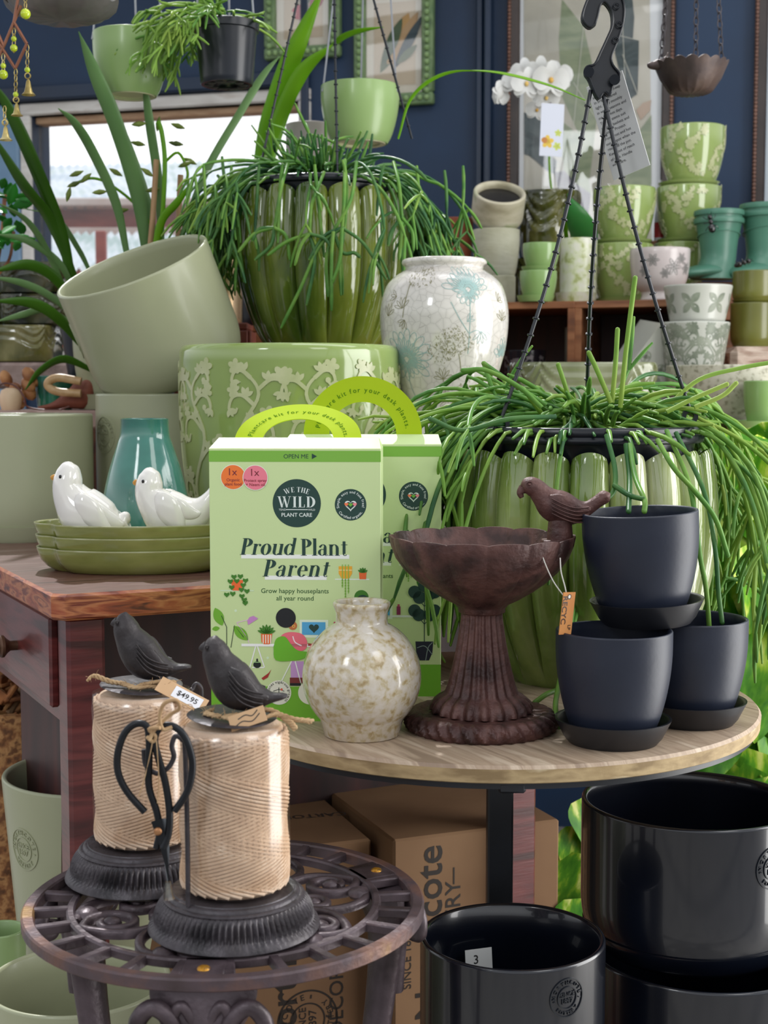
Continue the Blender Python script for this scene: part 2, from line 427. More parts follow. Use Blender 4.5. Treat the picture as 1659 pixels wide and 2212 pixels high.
mb.box(s0, sw0, 0, .1, 0, 2.9, M=m); mb.box(sw1, s1, 0, .1, 0, 2.9, M=m); mb.box(sw0, sw1, 0, .1, 0, zb, M=m); mb.box(sw0, sw1, 0, .1, zt, 2.9, M=m)
struct('wall_back', mb, M_NAVY)
struct('floor', MB().box(-3.2, 3.2, -1.5, 6, -.05, 0), M_FLOOR)
n = 0
for a, b, off in ((1030, 1046, .03), (1050, 1064, .045), (655, 672, .02), (1640, 1650, .02)):
    n += 1; x0, x1 = wsz(a, 500)[0], wsz(b, 500)[0]; struct('trim_%d' % n, MB().cbox(x0, x1, -off, 0, .3, 2.8, .004, M=m), M_NAVY2)
x0 = wsz(-60, 300)[0]; x1 = wsz(662, 300)[0]
n += 1; struct('trim_%d' % n, MB().cbox(x0, x1, -.03, 0, zt + .035, zt + .075, .005, M=m), M_NAVY2)
n += 1; struct('trim_%d' % n, MB().cbox(x0, wsz(48, 300)[0], -.02, 0, .3, zt + .03, .005, M=m), mat('pale_blue_trim', ['#5f7f9c', '#7593ad'], rough=.5))
# window frame and pane
wf = MB(); t = .032
wf.cbox(sw0 - t, sw1 + t, -.012, .07, zt, zt + t, .004, M=m); wf.cbox(sw0 - t, sw0, -.012, .07, zb - t, zt, .004, M=m)
wf.cbox(sw1, sw1 + t, -.012, .07, zb - t, zt, .004, M=m); wf.cbox(sw0, sw1, -.012, .07, zb - t, zb, .004, M=m)
wf.cbox(sw0, sw1, .02, .07, zt - .018, zt, .003, 1, M=m)
wo = struct('window_1', wf, [M_WHITEFR, mat('bare_pine', ['#b08a6a', '#c9a684'], scale=9, rough=.6, stretch=(1, 8, 8))])
build('pane', MB().box(sw0, sw1, .05, .054, zb, zt, M=m), glassy('window_glass', '#ffffff', .04, .02), wo, smooth=0)
# ceiling beams that the hanging pots are hooked on
for i, y in enumerate((1.55, 2.35, 3.2)):
    struct('trim_%d' % (n + 1 + i), MB().cbox(-2.2, 2.2, y - .03, y + .03, 2.35, 2.43, .005), mat('beam_paint', ['#33302e', '#45413e'], rough=.6))

# ---------- outside: sheds seen through the window
M_ROOF = mat('roof_sheet', ['#c4d2dc', '#e6ecf0', '#b5c9c6'], scale=3, rough=.4, bump=.1)
def corrugated(x0, x1, y0, z0, y1, z1, n=40, amp=.014, axis_n=8):
    mb = MB(); vs = []; k = n * 4
    for j in range(axis_n + 1):
        t = j / axis_n
        for i in range(k + 1): vs.append((x0 + (x1 - x0) * i / k, y0 + (y1 - y0) * t, z0 + (z1 - z0) * t + amp * math.cos(i * PI / 2)))
    mb.add(vs, [(j * (k + 1) + i, j * (k + 1) + i + 1, (j + 1) * (k + 1) + i + 1, (j + 1) * (k + 1) + i) for j in range(axis_n) for i in range(k)]); return mb
Yo = 8.0
sh = thing('shed', 'red timber shed with pale corrugated roof outside the window', 'shed', W(300, 560, Yo))
bl = sh.location.copy()
x0, x1 = W(-60, 500, Yo).x, W(660, 500, Yo).x
rz0 = Zat(432, Yo); c = corrugated(x0, x1, Yo - .15, rz0, Yo + 1.7, Zat(335, Yo + 1.7), 34); c.xf(Matrix.Rotation(math.radians(-2), 4, 'Y')); c.xf(Matrix.Translation(-bl))
build('roof', c, M_ROOF, sh)
M_RED = mat('red_paint', ['#9c3526', '#b54a34', '#86301f'], scale=2, rough=.6, stretch=(1, 1, 4))
wl = MB().box(x0, x1, Yo, Yo + 1.2, -1, rz0 - .02); wl.xf(Matrix.Translation(-bl)); build('wall', wl, M_RED, sh, smooth=0)
g = MB()
for py in (436, 500): z = Zat(py, Yo - .2); g.cbox(x0, x1, Yo - .2, Yo - .05, z - .02, z + .022, .005)
g.xf(Matrix.Translation(-bl)); build('fascia', g, mat('shed_fascia', ['#e8dcd2', '#d9c4b6'], rough=.5), sh, smooth=0)
sh2 = thing('shed', 'low white corrugated awning with a dark red strip outside the window', 'shed', W(200, 640, 6.6)); bl = sh2.location.copy()
c = corrugated(W(-40, 600, 6.6).x, W(560, 600, 6.6).x, 6.3, Zat(585, 6.3), 7.3, Zat(505, 7.3), 30, .014); c.xf(Matrix.Translation(-bl)); build('roof', c, M_ROOF, sh2)
g = MB().cbox(W(210, 560, 6.3).x, W(232, 560, 6.3).x, 6.26, 6.3, Zat(590, 6.3), Zat(500, 6.3), .004).box(W(-40, 600, 6.3).x, W(560, 600, 6.3).x, 6.32, 7.2, -1, Zat(600, 6.3)); g.xf(Matrix.Translation(-bl)); build('wall', g, M_RED, sh2, smooth=0)

# ---------- framed pictures on the back wall
def picture(name, label, px0, px1, pyb, ztop, bar, mats, beads, group=None):
    """frame in wall coordinates; returns (thing, s0, s1, z0, z1) of the opening"""
    a = wsz(px0, pyb)[0]; b = wsz(px1, pyb)[0]; z0 = wsz((px0 + px1) / 2, pyb)[1]; z1 = ztop
    base = m @ Vector(((a + b) / 2, 0, z0)); th = thing(name, label, 'picture', base, group=group); inv = Matrix.Translation(-base)
    f = MB()
    f.cbox(a, b, -.028, -.001, z0, z0 + bar, .004, M=m); f.cbox(a, b, -.028, -.001, z1 - bar, z1, .004, M=m)
    f.cbox(a, a + bar, -.028, -.001, z0 + bar, z1 - bar, .004, M=m); f.cbox(b - bar, b, -.028, -.001, z0 + bar, z1 - bar, .004, M=m)
    build('frame', f.xf(inv), mats[0], th)
    bd = MB(); st = beads[1]; r = beads[0]; off = beads[2]
    for zz in (z0 + off, z1 - off):
        k = int((b - a - 2 * off) / st)
        for i in range(k + 1): bd.ball(m @ Vector((a + off + (b - a - 2 * off) * i / k, -.03, zz)), (r, r, r), 6, 4)
    for ss in (a + off, b - off):
        k = int((z1 - z0 - 2 * off) / st)
        for i in range(1, k): bd.ball(m @ Vector((ss, -.03, z0 + off + (z1 - z0 - 2 * off) * i / k)), (r, r, r), 6, 4)
    build('beading', bd.xf(inv), mats[1], th)
    a += bar; b -= bar; z0 += bar; z1 -= bar
    build('mount', MB().box(a, b, -.012, -.002, z0, z1, M=m).xf(inv), mats[2], th, smooth=0)
    return th, a, b, z0, z1, inv
def wall_art(th, inv, name, items, off=-.0125):
    mb = MB(); ms = []
    for k, (a2, col) in enumerate(items):
        mt = ink(col, .7) if isinstance(col, str) else col
        if mt not in ms: ms.append(mt)
        mb.art(a2, lambda x, y, h: m @ Vector((x, off - h, y)), .0004 * (k + 1), mi=ms.index(mt))
    return build(name, mb.xf(inv), ms, th, smooth=0)
M_GFR = mat('green_frame', ['#4c6340', '#6c8458', '#56704a'], scale=20, rough=.45); M_GBD = mat('green_beads', ['#6d8a58', '#86a06c'], scale=30, rough=.4)
M_MAT = mat('picture_mount', ['#cfc8b8'], rough=.8)
paper = mat('aged_paper', ['#b9aa93', '#c4b59e'], scale=3, rough=.8)
for k, (p0, p1, pb, zt_, lab) in enumerate(((578, 740, 130, 2.16, 'small green beaded frame holding a red flower print, left of the other'), (770, 940, 232, 2.125, 'small green beaded frame holding an orange and green feather print'))):
    th, a, b, z0, z1, inv = picture('framed_print', lab, p0, p1, pb, zt_, .03, (M_GFR, M_GBD, M_MAT), (.0075, .017, .015), 'small green framed prints')
    w, h = b - a, z1 - z0; it = [(rect(a + .02, z0 + .022, b - .018, z1 - .02), paper)]
    P = lambda x, y: (a + w * x, z0 + h * y)
    if k == 1:
        for q, (x, y, L, wd, an, c) in enumerate(((.25, .22, .62, .08, 62, '#4e5f3d'), (.38, .3, .55, .1, 66, '#b08a52'), (.45, .28, .6, .07, 62, '#a98a62'), (.5, .25, .6, .05, 60, '#2c3f45'), (.3, .3, .5, .06, 66, '#3e5436'), (.55, .3, .28, .04, 40, '#5d6b50'))):
            it.append((leaf2(*P(x, y), L * h, wd * h, math.radians(an)), c))
    else:
        for q, (x, y, L, wd, an, c) in enumerate(((.62, .62, .34, .1, 40, '#8e2436'), (.6, .66, .3, .07, 190, '#b3304a'), (.58, .62, .26, .08, 215, '#a8263a'), (.6, .7, .22, .08, 100, '#4a5a34'), (.6, .7, .2, .06, 140, '#37452b'))):
            it.append((leaf2(*P(x, y), L * h, wd * h, math.radians(an)), c))
        it.append((stroke([P(.6, .62), P(.66, .4), P(.6, .25), P(.62, .14)], .003), '#9a8a70'))
    wall_art(th, inv, 'print', it)
    build('glass', MB().box(a, b, -.018, -.0165, z0, z1, M=m).xf(inv), glassy('picture_glass', '#ffffff', .08, .02), th, smooth=0)
# large botanical picture
M_DFR = mat('dark_brown_frame', ['#2a2220', '#3a2f2b'], scale=14, rough=.4); M_DBD = mat('bronze_beads', ['#5d4034', '#7a5747'], scale=40, rough=.4)
th, a, b, z0, z1, inv = picture('framed_print', 'large dark beaded frame with a grey and green banana leaf print', 1095, 1450, 700, 2.2, .03, (M_DFR, M_DBD, mat('white_mount', ['#c9ccce'], rough=.8)), (.005, .009, .006))
w, h = b - a, z1 - z0; P = lambda px, py: wsz(px, py)
def PP(*pts): return poly(*[wsz(x, y) for x, y in pts])
bgp = mat('watercolour_ground', ['#98968a', '#aca89a', '#bbb7ab'], scale=4, rough=.8)
lfa = mat('watercolour_sage', ['#6a775c', '#858e72', '#747f68'], scale=9, rough=.8, stretch=(1, 1, 3)); lfb = mat('watercolour_slate', ['#2f3a3c', '#485354', '#3b4648'], scale=12, rough=.8, distort=2)
lfc = mat('watercolour_tan', ['#a08a78', '#b3a08e'], scale=9, rough=.8); lfd = mat('watercolour_plum', ['#4c4850', '#625e66'], scale=12, rough=.8)
it = [(PP((1133, 740), (1410, 740), (1404, -40), (1133, -40)), bgp),
      (PP((1215, 0), (1262, 60), (1285, 160), (1290, 260), (1275, 390), (1255, 300), (1215, 210), (1208, 90)), lfa),
      (PP((1210, 260), (1262, 300), (1278, 420), (1255, 470), (1222, 400)), lfa),
      (PP((1340, 0), (1366, -10), (1371, 40), (1368, 85), (1381, 90), (1380, 150), (1378, 205), (1362, 216), (1345, 180), (1330, 120), (1325, 50)), lfb),
      (PP((1134, 245), (1168, 250), (1180, 330), (1205, 348), (1200, 378), (1182, 370), (1160, 350), (1145, 338), (1134, 335)), lfb),
      (PP((1200, 375), (1220, 370), (1248, 400), (1278, 420), (1272, 470), (1240, 450), (1215, 440)), lfd),
      (PP((1375, 240), (1390, 224), (1408, 218), (1405, 240), (1385, 262)), lfc),
      (PP((1378, 290), (1408, 250), (1408, 400), (1388, 410), (1350, 400), (1360, 340)), lfa)]
for x, y, x2, y2 in ((1262, 60, 1238, 300), (1290, 260, 1240, 180), (1345, 30, 1352, 190), (1378, 205, 1346, 120), (1381, 90, 1340, 80)): it.append((stroke([wsz(x, y), wsz(x2, y2)], .0015), '#b5b5a8'))
wall_art(th, inv, 'print', it)
build('glass', MB().box(a, b, -.018, -.0165, z0, z1, M=m).xf(inv), glassy('picture_glass2', '#ffffff', .02, .02), th, smooth=0)
th, a, b, z0, z1, inv = picture('framed_print', 'dark beaded frame with a pale mount, partly cut off at the far right', 1619, 1900, 620, 2.2, .03, (M_DFR, M_DBD, mat('white_mount2', ['#b9c4cc'], rough=.8)), (.005, .009, .006))
wall_art(th, inv, 'print', [(rect(a + .06, z0 + .06, b - .06, z1 - .06), lfa)])

# ================================================================== FURNITURE IN FRONT
Z_STOOL, Z_TABLE, Z_DESK = EYE - .414, EYE - .322, EYE - .21
def potprof(rt, rb, h, t=.005, kind='cup', foot=.006, n=14, lip=.0):
    """cup: round shoulders low down; drum: nearly straight with a rounded foot; cone: straight taper"""
    o = [(0, foot * .5), (rb * .82, foot * .5), (rb * .86, 0), (rb * .97, 0), (rb, foot * .4)]
    for i in range(1, n + 1):
        q = i / n
        if kind == 'cup': r = rb + (rt - rb) * math.sin(PI / 2 * min(1, q * 1.15)) ** .75
        elif kind == 'drum': r = rb + (rt - rb) * (1 - (1 - min(1, q / .32)) ** 2.2) ** .6
        elif kind == 'flare': r = rb + (rt - rb) * q ** 1.6
        else: r = rb + (rt - rb) * q
        o.append((r, foot * .4 + (h - t * .5 - foot * .4) * q))
    ro, zo = o[-1]
    o += [(ro + lip, zo + t * .1), (ro + lip - t * .12, h - t * .12), (ro - t * .35, h), (ro - t * .7, h - t * .08), (ro - t, h - t * .5)]
    for i in range(n - 1, 0, -1): r, z = o[4 + i]; o.append((max(r - t, .001), max(z, t * 1.6)))
    o += [(rb * .7, t * 1.5), (0, t * 1.5)]
    return o
def saucerprof(rt, rb, h, t=.004): return [(0, .001), (rb * .9, .001), (rb, 0), (rb + (rt - rb) * .35, h * .25), (rt - t * .3, h - t * .3), (rt - t * .2, h), (rt - t * .9, h), (rt - t * 1.3, h - t * .5), (rb + (rt - rb) * .2, t * 1.3), (rb * .8, t), (0, t)]
def wrapfn(prof_r, c=(0, 0, 0), a_mid=-PI / 2, r_ref=None):
    """x = arc length at r_ref round the axis (0 faces the camera), y = height"""
    def fn(x, y, h):
        r = prof_r(y); a = a_mid + x / (r_ref or r); r += h; return Vector((c[0] + r * math.cos(a), c[1] + r * math.sin(a), c[2] + y))
    return fn
def emblem(rad, word='NORTHCOTE', word2='POTTERY'):
    k = rad
    return join(ring(0, 0, k, k * .94, n=48), ring(0, 0, k * .58, k * .53, n=36), arctext(word, k * .69, k * .27, 95, .012, 1.25), arctext(word2, k * .86, k * .26, 270, .012, 1.25, True),
                stroke([(-k * .82, -k * .12), (-k * .7, -k * .1)], k * .05), stroke([(k * .82, -k * .12), (k * .7, -k * .1)], k * .05),
                T(text('SINCE', k * .33, .012), dy=k * .06), T(text('1897', k * .36, .012), dy=-k * .28))

# ---------- dark red desk
M_DESK = mat('mahogany', ['#381211', '#561f1f', '#662b29', '#421817'], scale=5, rough=.33, stretch=(1, 1, 9), coat=.25, bump=.15, bscale=30, bstretch=(1, 1, 10), distort=.6)
M_DESKTOP = mat('worn_tabletop', ['#4a2b28', '#6d4a45', '#5a342e', '#7d625c'], scale=7, rough=.36, stretch=(1, 7, 1), coat=.2, bump=.2, bscale=25, bstretch=(1, 8, 1), distort=1.2)
M_DESKEDGE = mat('worn_desk_edge', ['#4f1d12', '#924628', '#ae6c44', '#6c2c1a'], scale=9, rough=.4, stretch=(1, 1, 7), coat=.15, distort=2, bump=.25, bscale=40, bstretch=(1, 1, 6))
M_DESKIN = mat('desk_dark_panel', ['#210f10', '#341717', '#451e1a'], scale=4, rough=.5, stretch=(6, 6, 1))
K = WZ(116, 1286, Z_DESK); yaw = math.radians(26.7)
desk = thing('desk', 'dark red wooden desk with a round drawer knob and worn orange top edge', 'desk', (K.x, K.y, 0), (0, 0, yaw))
L, D, tt = .70, .88, .0285; zt_ = Z_DESK
bm_ = MB()
# top with clipped near corner: local x = along right edge, local y = back along the left edge
pts = [(.012, 0), (L, 0), (L, D), (0, D), (0, .012)]
top = [(x, y, zt_) for x, y in pts]; n_ = len(pts); i2 = [(.0025, .0025)]
def inset(p, d): cx, cy = L / 2, D / 2; return (p[0] + (d if p[0] < cx else -d), p[1] + (d if p[1] < cy else -d))
lo = [(x, y, zt_ - tt + .003) for x, y in pts]; mid = [(x, y, zt_ - .003) for x, y in pts]; tp = [(*inset(p, .003), zt_) for p in pts]; bt = [(*inset(p, .003), zt_ - tt) for p in pts]
v = bt + lo + mid + tp; f = []
for k in range(3):
    for i in range(n_): j = (i + 1) % n_; f.append((k * n_ + i, k * n_ + j, (k + 1) * n_ + j, (k + 1) * n_ + i))
bm_.add(v, f, 1); bm_.add(tp, [tuple(range(n_))], 0); bm_.add(bt, [tuple(range(n_))[::-1]], 1)
build('desk_top', bm_, [M_DESKTOP, M_DESKEDGE], desk, smooth=0)
lw = .042; ap = .125; za = zt_ - tt
lx, ly = .018, .02
for i, (x, y) in enumerate(((lx, ly), (L - lx - lw - .055, ly + .022), (lx, D - .05 - lw), (L - lx - lw, D - .05 - lw))):
    build('leg', MB().cbox(x, x + lw, y, y + lw, 0, za, .004), M_DESK, desk, smooth=0)
b_ = MB().cbox(lx + .006, lx + .024, ly + lw, D - .05 - lw, za - ap, za, .002)
build('side_apron', b_, M_DESK, desk, smooth=0)
build('back_panel', MB().box(lx + lw, L - lx, .30, .312, .3, za).box(lx + .024, lx + .03, ly + lw, .36, .5, za - ap), M_DESKIN, desk, smooth=0)
dr = build('drawer', MB().cbox(lx - .006, lx + .006, ly + lw + .012, ly + lw + .40, za - ap + .018, za - .006, .003), M_DESK, desk, smooth=0)
kb = MB(); R90 = Matrix.Rotation(-PI / 2, 4, 'Y'); kp = Matrix.Translation((lx - .006, ly + lw + .175, za - ap * .5))
kb.lathe([(0, 0), (.006, 0), (.006, .008), (.009, .012), (.0135, .016), (.0135, .019), (.011, .022), (.0125, .024), (.012, .028), (0, .029)], 28, M=kp @ R90)
build('knob', kb, mat('dark_bronze', ['#4a3328', '#6a4c38'], scale=30, rough=.35, metal=.5), dr)

# ---------- round wooden side table
M_TTOP = mat('weathered_oak', ['#8f7a66', '#b6a18a', '#a08a74', '#c3b09a'], scale=5, rough=.55, stretch=(1.2, 9, 1), bump=.25, bscale=20, bstretch=(1.5, 14, 1), distort=.8, coat=.08)
M_TEDGE = mat('weathered_oak_edge', ['#8a7452', '#b39c74', '#9c855f', '#d2c3a2'], scale=14, rough=.75, stretch=(1, 1, 3), bump=.6, bscale=45)
M_BLK = mat('black_metal', ['#101318', '#191d24'], scale=20, rough=.4)
c = Vector((Xat(1060, 1.5), 1.5, 0)); R = .279
tb = thing('side_table', 'round weathered wooden side table on a black metal pedestal', 'table', (c.x, c.y, 0))
b_ = MB(); b_.lathe([(0, Z_TABLE - .0165), (R - .004, Z_TABLE - .0165), (R - .001, Z_TABLE - .015), (R, Z_TABLE - .003)], 120, mi=1); b_.lathe([(R, Z_TABLE - .003), (R - .0025, Z_TABLE), (0, Z_TABLE)], 120, mi=0)
build('tabletop', b_, [M_TTOP, M_TEDGE], tb, smooth=50, rot=(0, 0, math.radians(-62)))
b_ = MB(); r_ = R - .006; b_.lathe([(r_ - .012, Z_TABLE - .022), (r_, Z_TABLE - .022), (r_, Z_TABLE - .0165), (r_ - .012, Z_TABLE - .0165)], 96)
for a in (0, PI / 2): b_.cbox(-r_, r_, -.012, .012, Z_TABLE - .026, Z_TABLE - .0165, .002, M=Matrix.Rotation(a, 4, 'Z'))
build('under_frame', b_, M_BLK, tb)
build('pedestal', MB().cbox(-.002, .025, -.014, .014, .02, Z_TABLE - .022, .002), M_BLK, tb, smooth=0)
b_ = MB()
for a in (.6, .6 + PI / 2): b_.cbox(-.2, .2, -.02, .02, 0, .02, .003, M=Matrix.Rotation(a, 4, 'Z'))
build('foot', b_, M_BLK, tb)

# ---------- cast iron stool
M_IRON = mat('rusty_cast_iron', ['#2a2122', '#44393d', '#564a4f', '#352b2f'], scale=16, rough=.4, metal=.35, bump=.5, bscale=120, roughvar=.1)
M_IRONR = mat('rust_edged_iron', ['#3c302e', '#54464a', '#6e4f44', '#8a6a3a'], scale=18, rough=.45, metal=.3, bump=.5, bscale=110, pos=[.3, .5, .62, .74])
c = Vector((Xat(479, 1.15), 1.15, 0)); R = .1635; zs = Z_STOOL
st = thing('plant_stool', 'round cast iron plant stool with pierced scrollwork top and rust marks', 'stool', (c.x, c.y, 0))
def flatring(mb, ro, ri, z0, z1, n=96, mi=0):
    mb.lathe([(ri, z0), (ro - .001, z0), (ro, z0 + .001), (ro, z1 - .0015), (ro - .0015, z1), (ri + .0015, z1), (ri, z1 - .0015), (ri, z0)], n, mi=mi)
b_ = MB(); flatring(b_, R, R - .0105, zs - .010, zs, mi=0); build('outer_rim', b_, M_IRONR, st, smooth=40)
b_ = MB(); flatring(b_, .128, .121, zs - .008, zs - .0005)
NB = 24
for i in range(NB):
    a = 2 * PI * (i + .5) / NB
    b_.cbox(.124, R - .006, -.0042, .0042, zs - .0085, zs - .0008, .0012, M=Matrix.Rotation(a, 4, 'Z'))
for i in range(3):
    a = math.radians(30 + 120 * i); Mz = Matrix.Rotation(a, 4, 'Z')
    b_.cbox(.122, R - .004, -.016, .016, zs - .009, zs - .0005, .0012, M=Mz)
build('pierced_band', b_, M_IRON, st, smooth=40)
for i in range(3):
    a = math.radians(30 + 120 * i); q = Matrix.Rotation(a, 4, 'Z') @ Vector((.143, 0, zs - .0005))
    h_ = MB().lathe([(0, .002), (.003, .002), (.0045, .001), (.005, 0)], 16); build('bolt', h_, mat('brass_bolt', ['#8a5a10', '#c89028', '#6b5030'], scale=300, rough=.35, metal=.6), st, loc=q)
def scroll(mb, pts, w, M, z0, z1):
    """flat bar standing on edge along a curve, rounded top"""
    p = catmull(pts, 6); n = len(p); vs = []; fs = []
    for i, (x, y) in enumerate(p):
        a_ = p[max(i - 1, 0)]; b = p[min(i + 1, n - 1)]; dx, dy = b[0] - a_[0], b[1] - a_[1]; l = math.hypot(dx, dy) or 1; nx, ny = -dy / l, dx / l
        for o_, z in ((-w / 2, z0), (-w / 2, z1 - w * .25), (-w * .25, z1), (w * .25, z1), (w / 2, z1 - w * .25), (w / 2, z0)): vs.append(M @ Vector((x + nx * o_, y + ny * o_, z)))
    for i in range(n - 1):
        for k in range(6): fs.append((i * 6 + k, i * 6 + (k + 1) % 6, i * 6 + 6 + (k + 1) % 6, i * 6 + 6 + k))
    fs += [tuple(range(6))[::-1], tuple((n - 1) * 6 + k for k in range(6))]; mb.add(vs, fs)
def spiral(cx, cy, r0, r1, a0, turns, k=10): return [(cx + (r0 + (r1 - r0) * t / (k * abs(turns))) * math.cos(math.radians(a0) + 2 * PI * turns * t / (k * abs(turns))), cy + (r0 + (r1 - r0) * t / (k * abs(turns))) * math.sin(math.radians(a0) + 2 * PI * turns * t / (k * abs(turns)))) for t in range(int(k * abs(turns)) + 1)]
b_ = MB()
for i in range(6):
    Mz = Matrix.Rotation(2 * PI * i / 6 + .25, 4, 'Z')
    scroll(b_, [(.03, .004)] + [(.055, .034), (.083, .046)] + spiral(.092, .022, .025, .008, 60, -1.35)[1:], .0075, Mz, zs - .008, zs - .001)
    scroll(b_, [(.121, .012), (.112, -.02), (.085, -.035)] + spiral(.07, -.018, .019, .006, 250, -1.2)[1:], .0072, Mz, zs - .008, zs - .0015)
    scroll(b_, [(.018, .0), (.045, -.012), (.06, .008), (.054, .02), (.044, .014)], .0068, Mz, zs - .008, zs - .0018)
    b_.ball(Mz @ Vector((.093, .021, zs - .004)), (.008, .008, .005), 10, 6); b_.ball(Mz @ Vector((.07, -.019, zs - .004)), (.0065, .0065, .005), 10, 6); b_.ball(Mz @ Vector((.112, -.004, zs - .004)), (.01, .012, .005), 10, 6)
flatring(b_, .034, .022, zs - .008, zs - .001, 32)
build('scrollwork', b_, M_IRON, st, smooth=50)
for i, a in enumerate((math.radians(-90), math.radians(150), math.radians(30))):
    lg = MB(); Mz = Matrix.Rotation(a, 4, 'Z'); q = []
    for x, z, ra, rb in ((.143, zs - .009, .012, .040), (.146, zs - .026, .014, .038), (.152, zs - .055, .013, .024), (.146, zs - .12, .011, .017), (.125, zs - .26, .010, .015), (.118, zs - .40, .010, .014), (.15, .09, .011, .016), (.178, .03, .014, .02), (.182, .0, .016, .022)): q.append((x, 0, z, ra, rb))
    t_ = MB().loft(q, 14, 5); lg.merge(t_, Mz)
    for sgn in (-1, 1):
        pth = [(.160, sgn * .005, zs - .11)] + [(.160, sgn * y, z) for y, z in ((.010, zs - .07), (.02, zs - .035), (.034, zs - .022), (.045, zs - .032), (.044, zs - .046), (.034, zs - .048), (.031, zs - .038))]
        lg.tube([Mz @ Vector(p) for p in catmull(pth, 6)], .0065, 8)
        pth = [(.158, sgn * .004, zs - .06), (.158, sgn * .006, zs - .035), (.158, sgn * .014, zs - .022), (.158, sgn * .02, zs - .03), (.158, sgn * .016, zs - .04)]; lg.tube([Mz @ Vector(p) for p in catmull(pth, 6)], .0045, 8)
    build('leg', lg, M_IRON, st, smooth=50)

# ---------- twine stands
M_DIRON = mat('graphite_iron', ['#2d2a2d', '#474246', '#3a3537'], scale=30, rough=.42, metal=.35, bump=.5, bscale=160)
M_BIRDI = mat('graphite_bird', ['#292526', '#3a3435'], scale=20, rough=.5, metal=.25, bump=.7, bscale=130)
M_JUTE = mat('jute', ['#c6ab92', '#d6bda4'], scale=90, rough=.85, bump=.5, bscale=600)
M_FIBRE = mat('jute_fibre', ['#c4a67e', '#a58560'], scale=60, rough=.9)
def iron_bird(mb, M=None):
    """perching bird, breast to -x, tail to +x, feet at the origin"""
    k = .001; t = MB()
    t.loft([(40 * k, 0, 14.5 * k, 1 * k, 2.4 * k), (36 * k, 0, 14 * k, 2.2 * k, 4.6 * k), (28 * k, 0, 13 * k, 3.6 * k, 6 * k), (20 * k, 0, 13 * k, 7 * k, 8.5 * k), (10 * k, 0, 15 * k, 12 * k, 12 * k), (0, 0, 20 * k, 15.5 * k, 14.5 * k), (-8 * k, 0, 28 * k, 14.5 * k, 14 * k), (-13.5 * k, 0, 36 * k, 11.6 * k, 11.5 * k), (-16 * k, 0, 43 * k, 10.3 * k, 10.2 * k), (-16.5 * k, 0, 49 * k, 7 * k, 7.2 * k), (-16 * k, 0, 53 * k, 1 * k, 1 * k)], 22, 4, post=lambda v: Vector((v.x, v.y, max(v.z, 0))))
    mb.merge(t, M); return mb
def wing(k=.001, pts=((-7, 34, 3, 7), (-1, 27, 8.5, 4), (8, 20, 8, 3), (17, 15.5, 4.5, 2.4), (26, 14, 1.8, 1)), y=-12.5):
    w = MB(); secs = [(x * k, (y + 2.2 * abs(i - 1.2)) * k, z * k, a * k, 2.6 * k if 0 < i < 4 else 1.2 * k) for i, (x, z, a, b) in enumerate(pts)]; w.loft(secs, 12, 4); return w
def feathers(mb, secs, n=4, k=.001):
    for i in range(n):
        p = [Vector((x, y - .0009, z - (i + .3) * .0034 + .004)) for x, y, z in secs]; mb.tube(catmull(p, 5), .0007, 5)
spool_me = None
def make_spool():
    mb = MB(); r0, r1, h = .0405, .0400, .128; NP = 28; turns = 1.45
    for d in (0, 1):
        for i in range(NP):
            ph = 2 * PI * i / NP + d * .4; pts = []; K_ = 64
            for s_ in range(K_ + 1):
                t = s_ / K_; z = .004 + (h - .008) * t; a = ph + (1 if d else -1) * turns * 2 * PI * t
                band = math.sin(z * 2 * PI / .055 + a * .5 + ph * .5); rr = r1 + (r0 - r1) * min(1, math.sin(PI * min(max(t, .0), 1)) * 9) + .0011 * (1 if d else -1) * band
                pts.append((rr * math.cos(a), rr * math.sin(a), z))
            mb.tube(pts, .0015, 5)
    mb.lathe([(0, .001), (r1 - .004, .001), (r1 - .001, .004), (r0 - .0025, .02), (r0 - .0025, h - .02), (r1 - .002, h - .003), (r1 - .004, h - .0005), (0, h)], 64)
    return mb
SP = make_spool()
